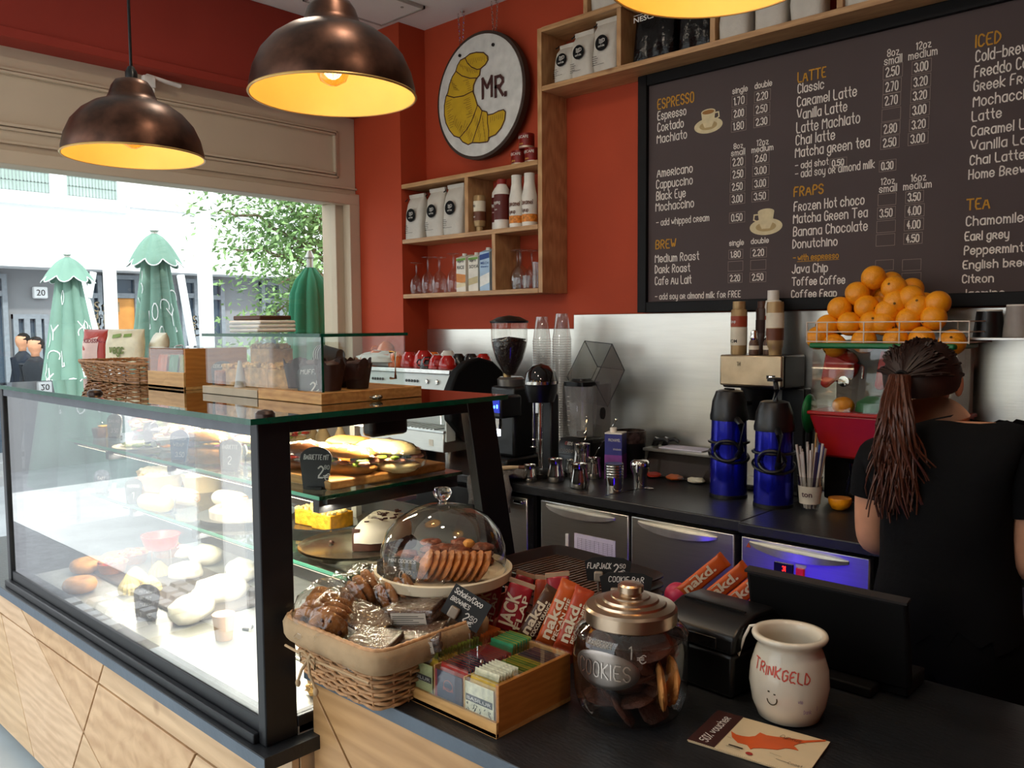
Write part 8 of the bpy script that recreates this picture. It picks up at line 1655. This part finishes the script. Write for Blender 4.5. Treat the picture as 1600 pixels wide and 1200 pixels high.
def seg_d(c, i, j):
    a, b = V[i], V[j]; t_ = max(0, min(1, (c-a).dot(b-a)/(b-a).length_squared)); r = [RD[k] if not isinstance(RD[k], tuple) else max(RD[k]) for k in (i, j)]; return (c-a.lerp(b, t_)).length/(r[0]*(1-t_)+r[1]*t_)
def is_arm(c): return ARM and min(seg_d(c, i, j) for i, j in ARM) < min(seg_d(c, i, j) for i, j in TOR)
part_from(me2, 't_shirt', SH, lambda c: .84 < c.z < 1.315 and (c.z > 1.12 if is_arm(c) else True) and c.y < .2, .014, wp)
part_from(me2, 'trousers', TRS, lambda c: .06 < c.z < .90 and c.y < .13 and not is_arm(c), .010, wp)
G().box((-.095, .04, .035), (.09, .25, .07)).obj('shoe', BLACKM, wp, bev=.02); G().box((.095, .04, .035), (.09, .25, .07)).obj('shoe', BLACKM, wp, bev=.02)
for s_ in (-1, 1):
    b0 = Vector((.072*s_, .31, .985))
    for q, (ox, ln) in enumerate(((-.024, .058), (-.008, .066), (.008, .062), (.023, .050))):
        V2 = [b0+Vector((ox, -.03, 0)), b0+Vector((ox*1.1, .012, .004)), b0+Vector((ox*1.15, .012+ln*.45, -.006)), b0+Vector((ox*1.1, .012+ln*.7, -.024)), b0+Vector((ox*1.0, .012+ln*.8, -.042))]
        m_ = skinned(V2, [(0, 1), (1, 2), (2, 3), (3, 4)], [.009, .0085, .008, .0075, .006], 0, 1); m_.materials.append(SKN); o = bpy.data.objects.new('finger', m_); C.objects.link(o); o.parent = wp
        for p in m_.polygons: p.use_smooth = True
    V2 = [b0+Vector((-.012*s_, -.04, 0)), b0+Vector((-.034*s_, -.012, -.006)), b0+Vector((-.042*s_, .016, -.018)), b0+Vector((-.036*s_, .034, -.030))]
    m_ = skinned(V2, [(0, 1), (1, 2), (2, 3)], [.012, .010, .009, .007], 0, 1); m_.materials.append(SKN); o = bpy.data.objects.new('thumb', m_); C.objects.link(o); o.parent = wp
    for p in m_.polygons: p.use_smooth = True
# face
HEAD = Matrix.Translation((HX, 0, HZ))
def GH():
    q = G(); q.m = HEAD.copy(); return q
g = GH(); g.blob((0, .172, 1.437), (.011, .018, .016), 10); g.blob((-.078, .085, 1.44), (.010, .018, .028), 10); g.blob((.078, .085, 1.44), (.010, .018, .028), 10); g.obj('nose_and_ears', SKN, wp)
for s_ in (-1, 1): GH().blob((.028*s_, .156, 1.457), (.011, .008, .007), 10).obj('eye', WHC, wp); GH().blob((.028*s_, .163, 1.457), (.004, .003, .004), 8).obj('pupil', BLACKM, wp); GH().tube([(.014*s_, .163, 1.476), (.04*s_, .153, 1.478)], .0025, 6).obj('eyebrow', mat('hair_brown', '#24120c', .5, var=.5, scale=60, stretch=(6, 6, .6)), wp)
GH().blob((0, .158, 1.402), (.022, .008, .006), 10).obj('mouth', mat('lips', '#9a4a40', .5), wp)
HRM = MATS['hair_brown']; random.seed(9)
g = GH(); R = []
for i in range(15):
    th = PI*.62*i/14
    ring = []
    for j in range(36):
        a = 2*PI*j/36; d = Vector((math.sin(th)*math.cos(a), math.sin(th)*math.sin(a), math.cos(th))); k = 1+.02*noise.noise(d*7)+.012*math.sin(a*17)
        back = .5-.5*math.sin(a); z = 1.455+d.z*.092*k if d.z > 0 else 1.455+d.z*.10*(.3+.9*back); y = .072+d.y*.100*k; ring.append((d.x*.086*k, y, z))
    R.append(ring)
g.rings(R[1:], False, False); g.add(R[1], [tuple(range(36))])
# gathered strands on the skull towards the tie
tie = Vector((-.012, -.035, 1.462))
for k in range(150):
    a = random.uniform(0, 2*PI); th = random.uniform(.05, 1.5); d = Vector((math.sin(th)*math.cos(a), math.sin(th)*math.sin(a), math.cos(th)))
    if d.y > .6 and d.z < .35: continue
    p = Vector((d.x*.088, .072+d.y*.102, 1.455+d.z*.095)); m_ = p.lerp(tie, .5); cc = Vector((0, .072, 1.455)); m_ = cc+(m_-cc).normalized()*.103; g.tube([p, m_, tie], [.003, .003, .002], 4)
g.obj('hair', HRM, wp, ang=60)
g = GH(); g.tube([tie+Vector((.012*math.cos(a), -.004, .012*math.sin(a))) for a in [2*PI*j/14 for j in range(14)]], .005, 6, closed=True); g.obj('hair_tie', BLACKM, wp)
g = GH()
for k in range(190):
    a = random.uniform(0, 2*PI); r0 = .020*math.sqrt(random.random()); lx = random.gauss(.006, .024); ln = random.uniform(.17, .31); wv = random.uniform(.004, .012); ph = random.uniform(0, 6); pts = []
    lx2 = lx+(-.008 if k % 2 else .026)
    for i in range(13):
        u = i/12; pts.append(tie+Vector((r0*math.cos(a)*(1-u*.3)+lx2*u**.8+wv*math.sin(ph+u*9)*u, -.014-.050*math.sin(min(1, u*2.2)*PI*.5)+r0*math.sin(a)*.8-.03*u*(1-u)+.008*math.cos(ph+u*7)*u, .004-ln*1.08*u-.01*math.sin(u*PI))))
    g.tube(pts, [.0042*(1-.75*i/12)+.0006 for i in range(13)], 4)
o = g.obj('ponytail', mat('hair_brown_long', '#4a2616', .45, var=.45, scale=40, stretch=(6, 6, .6)), wp, ang=60)
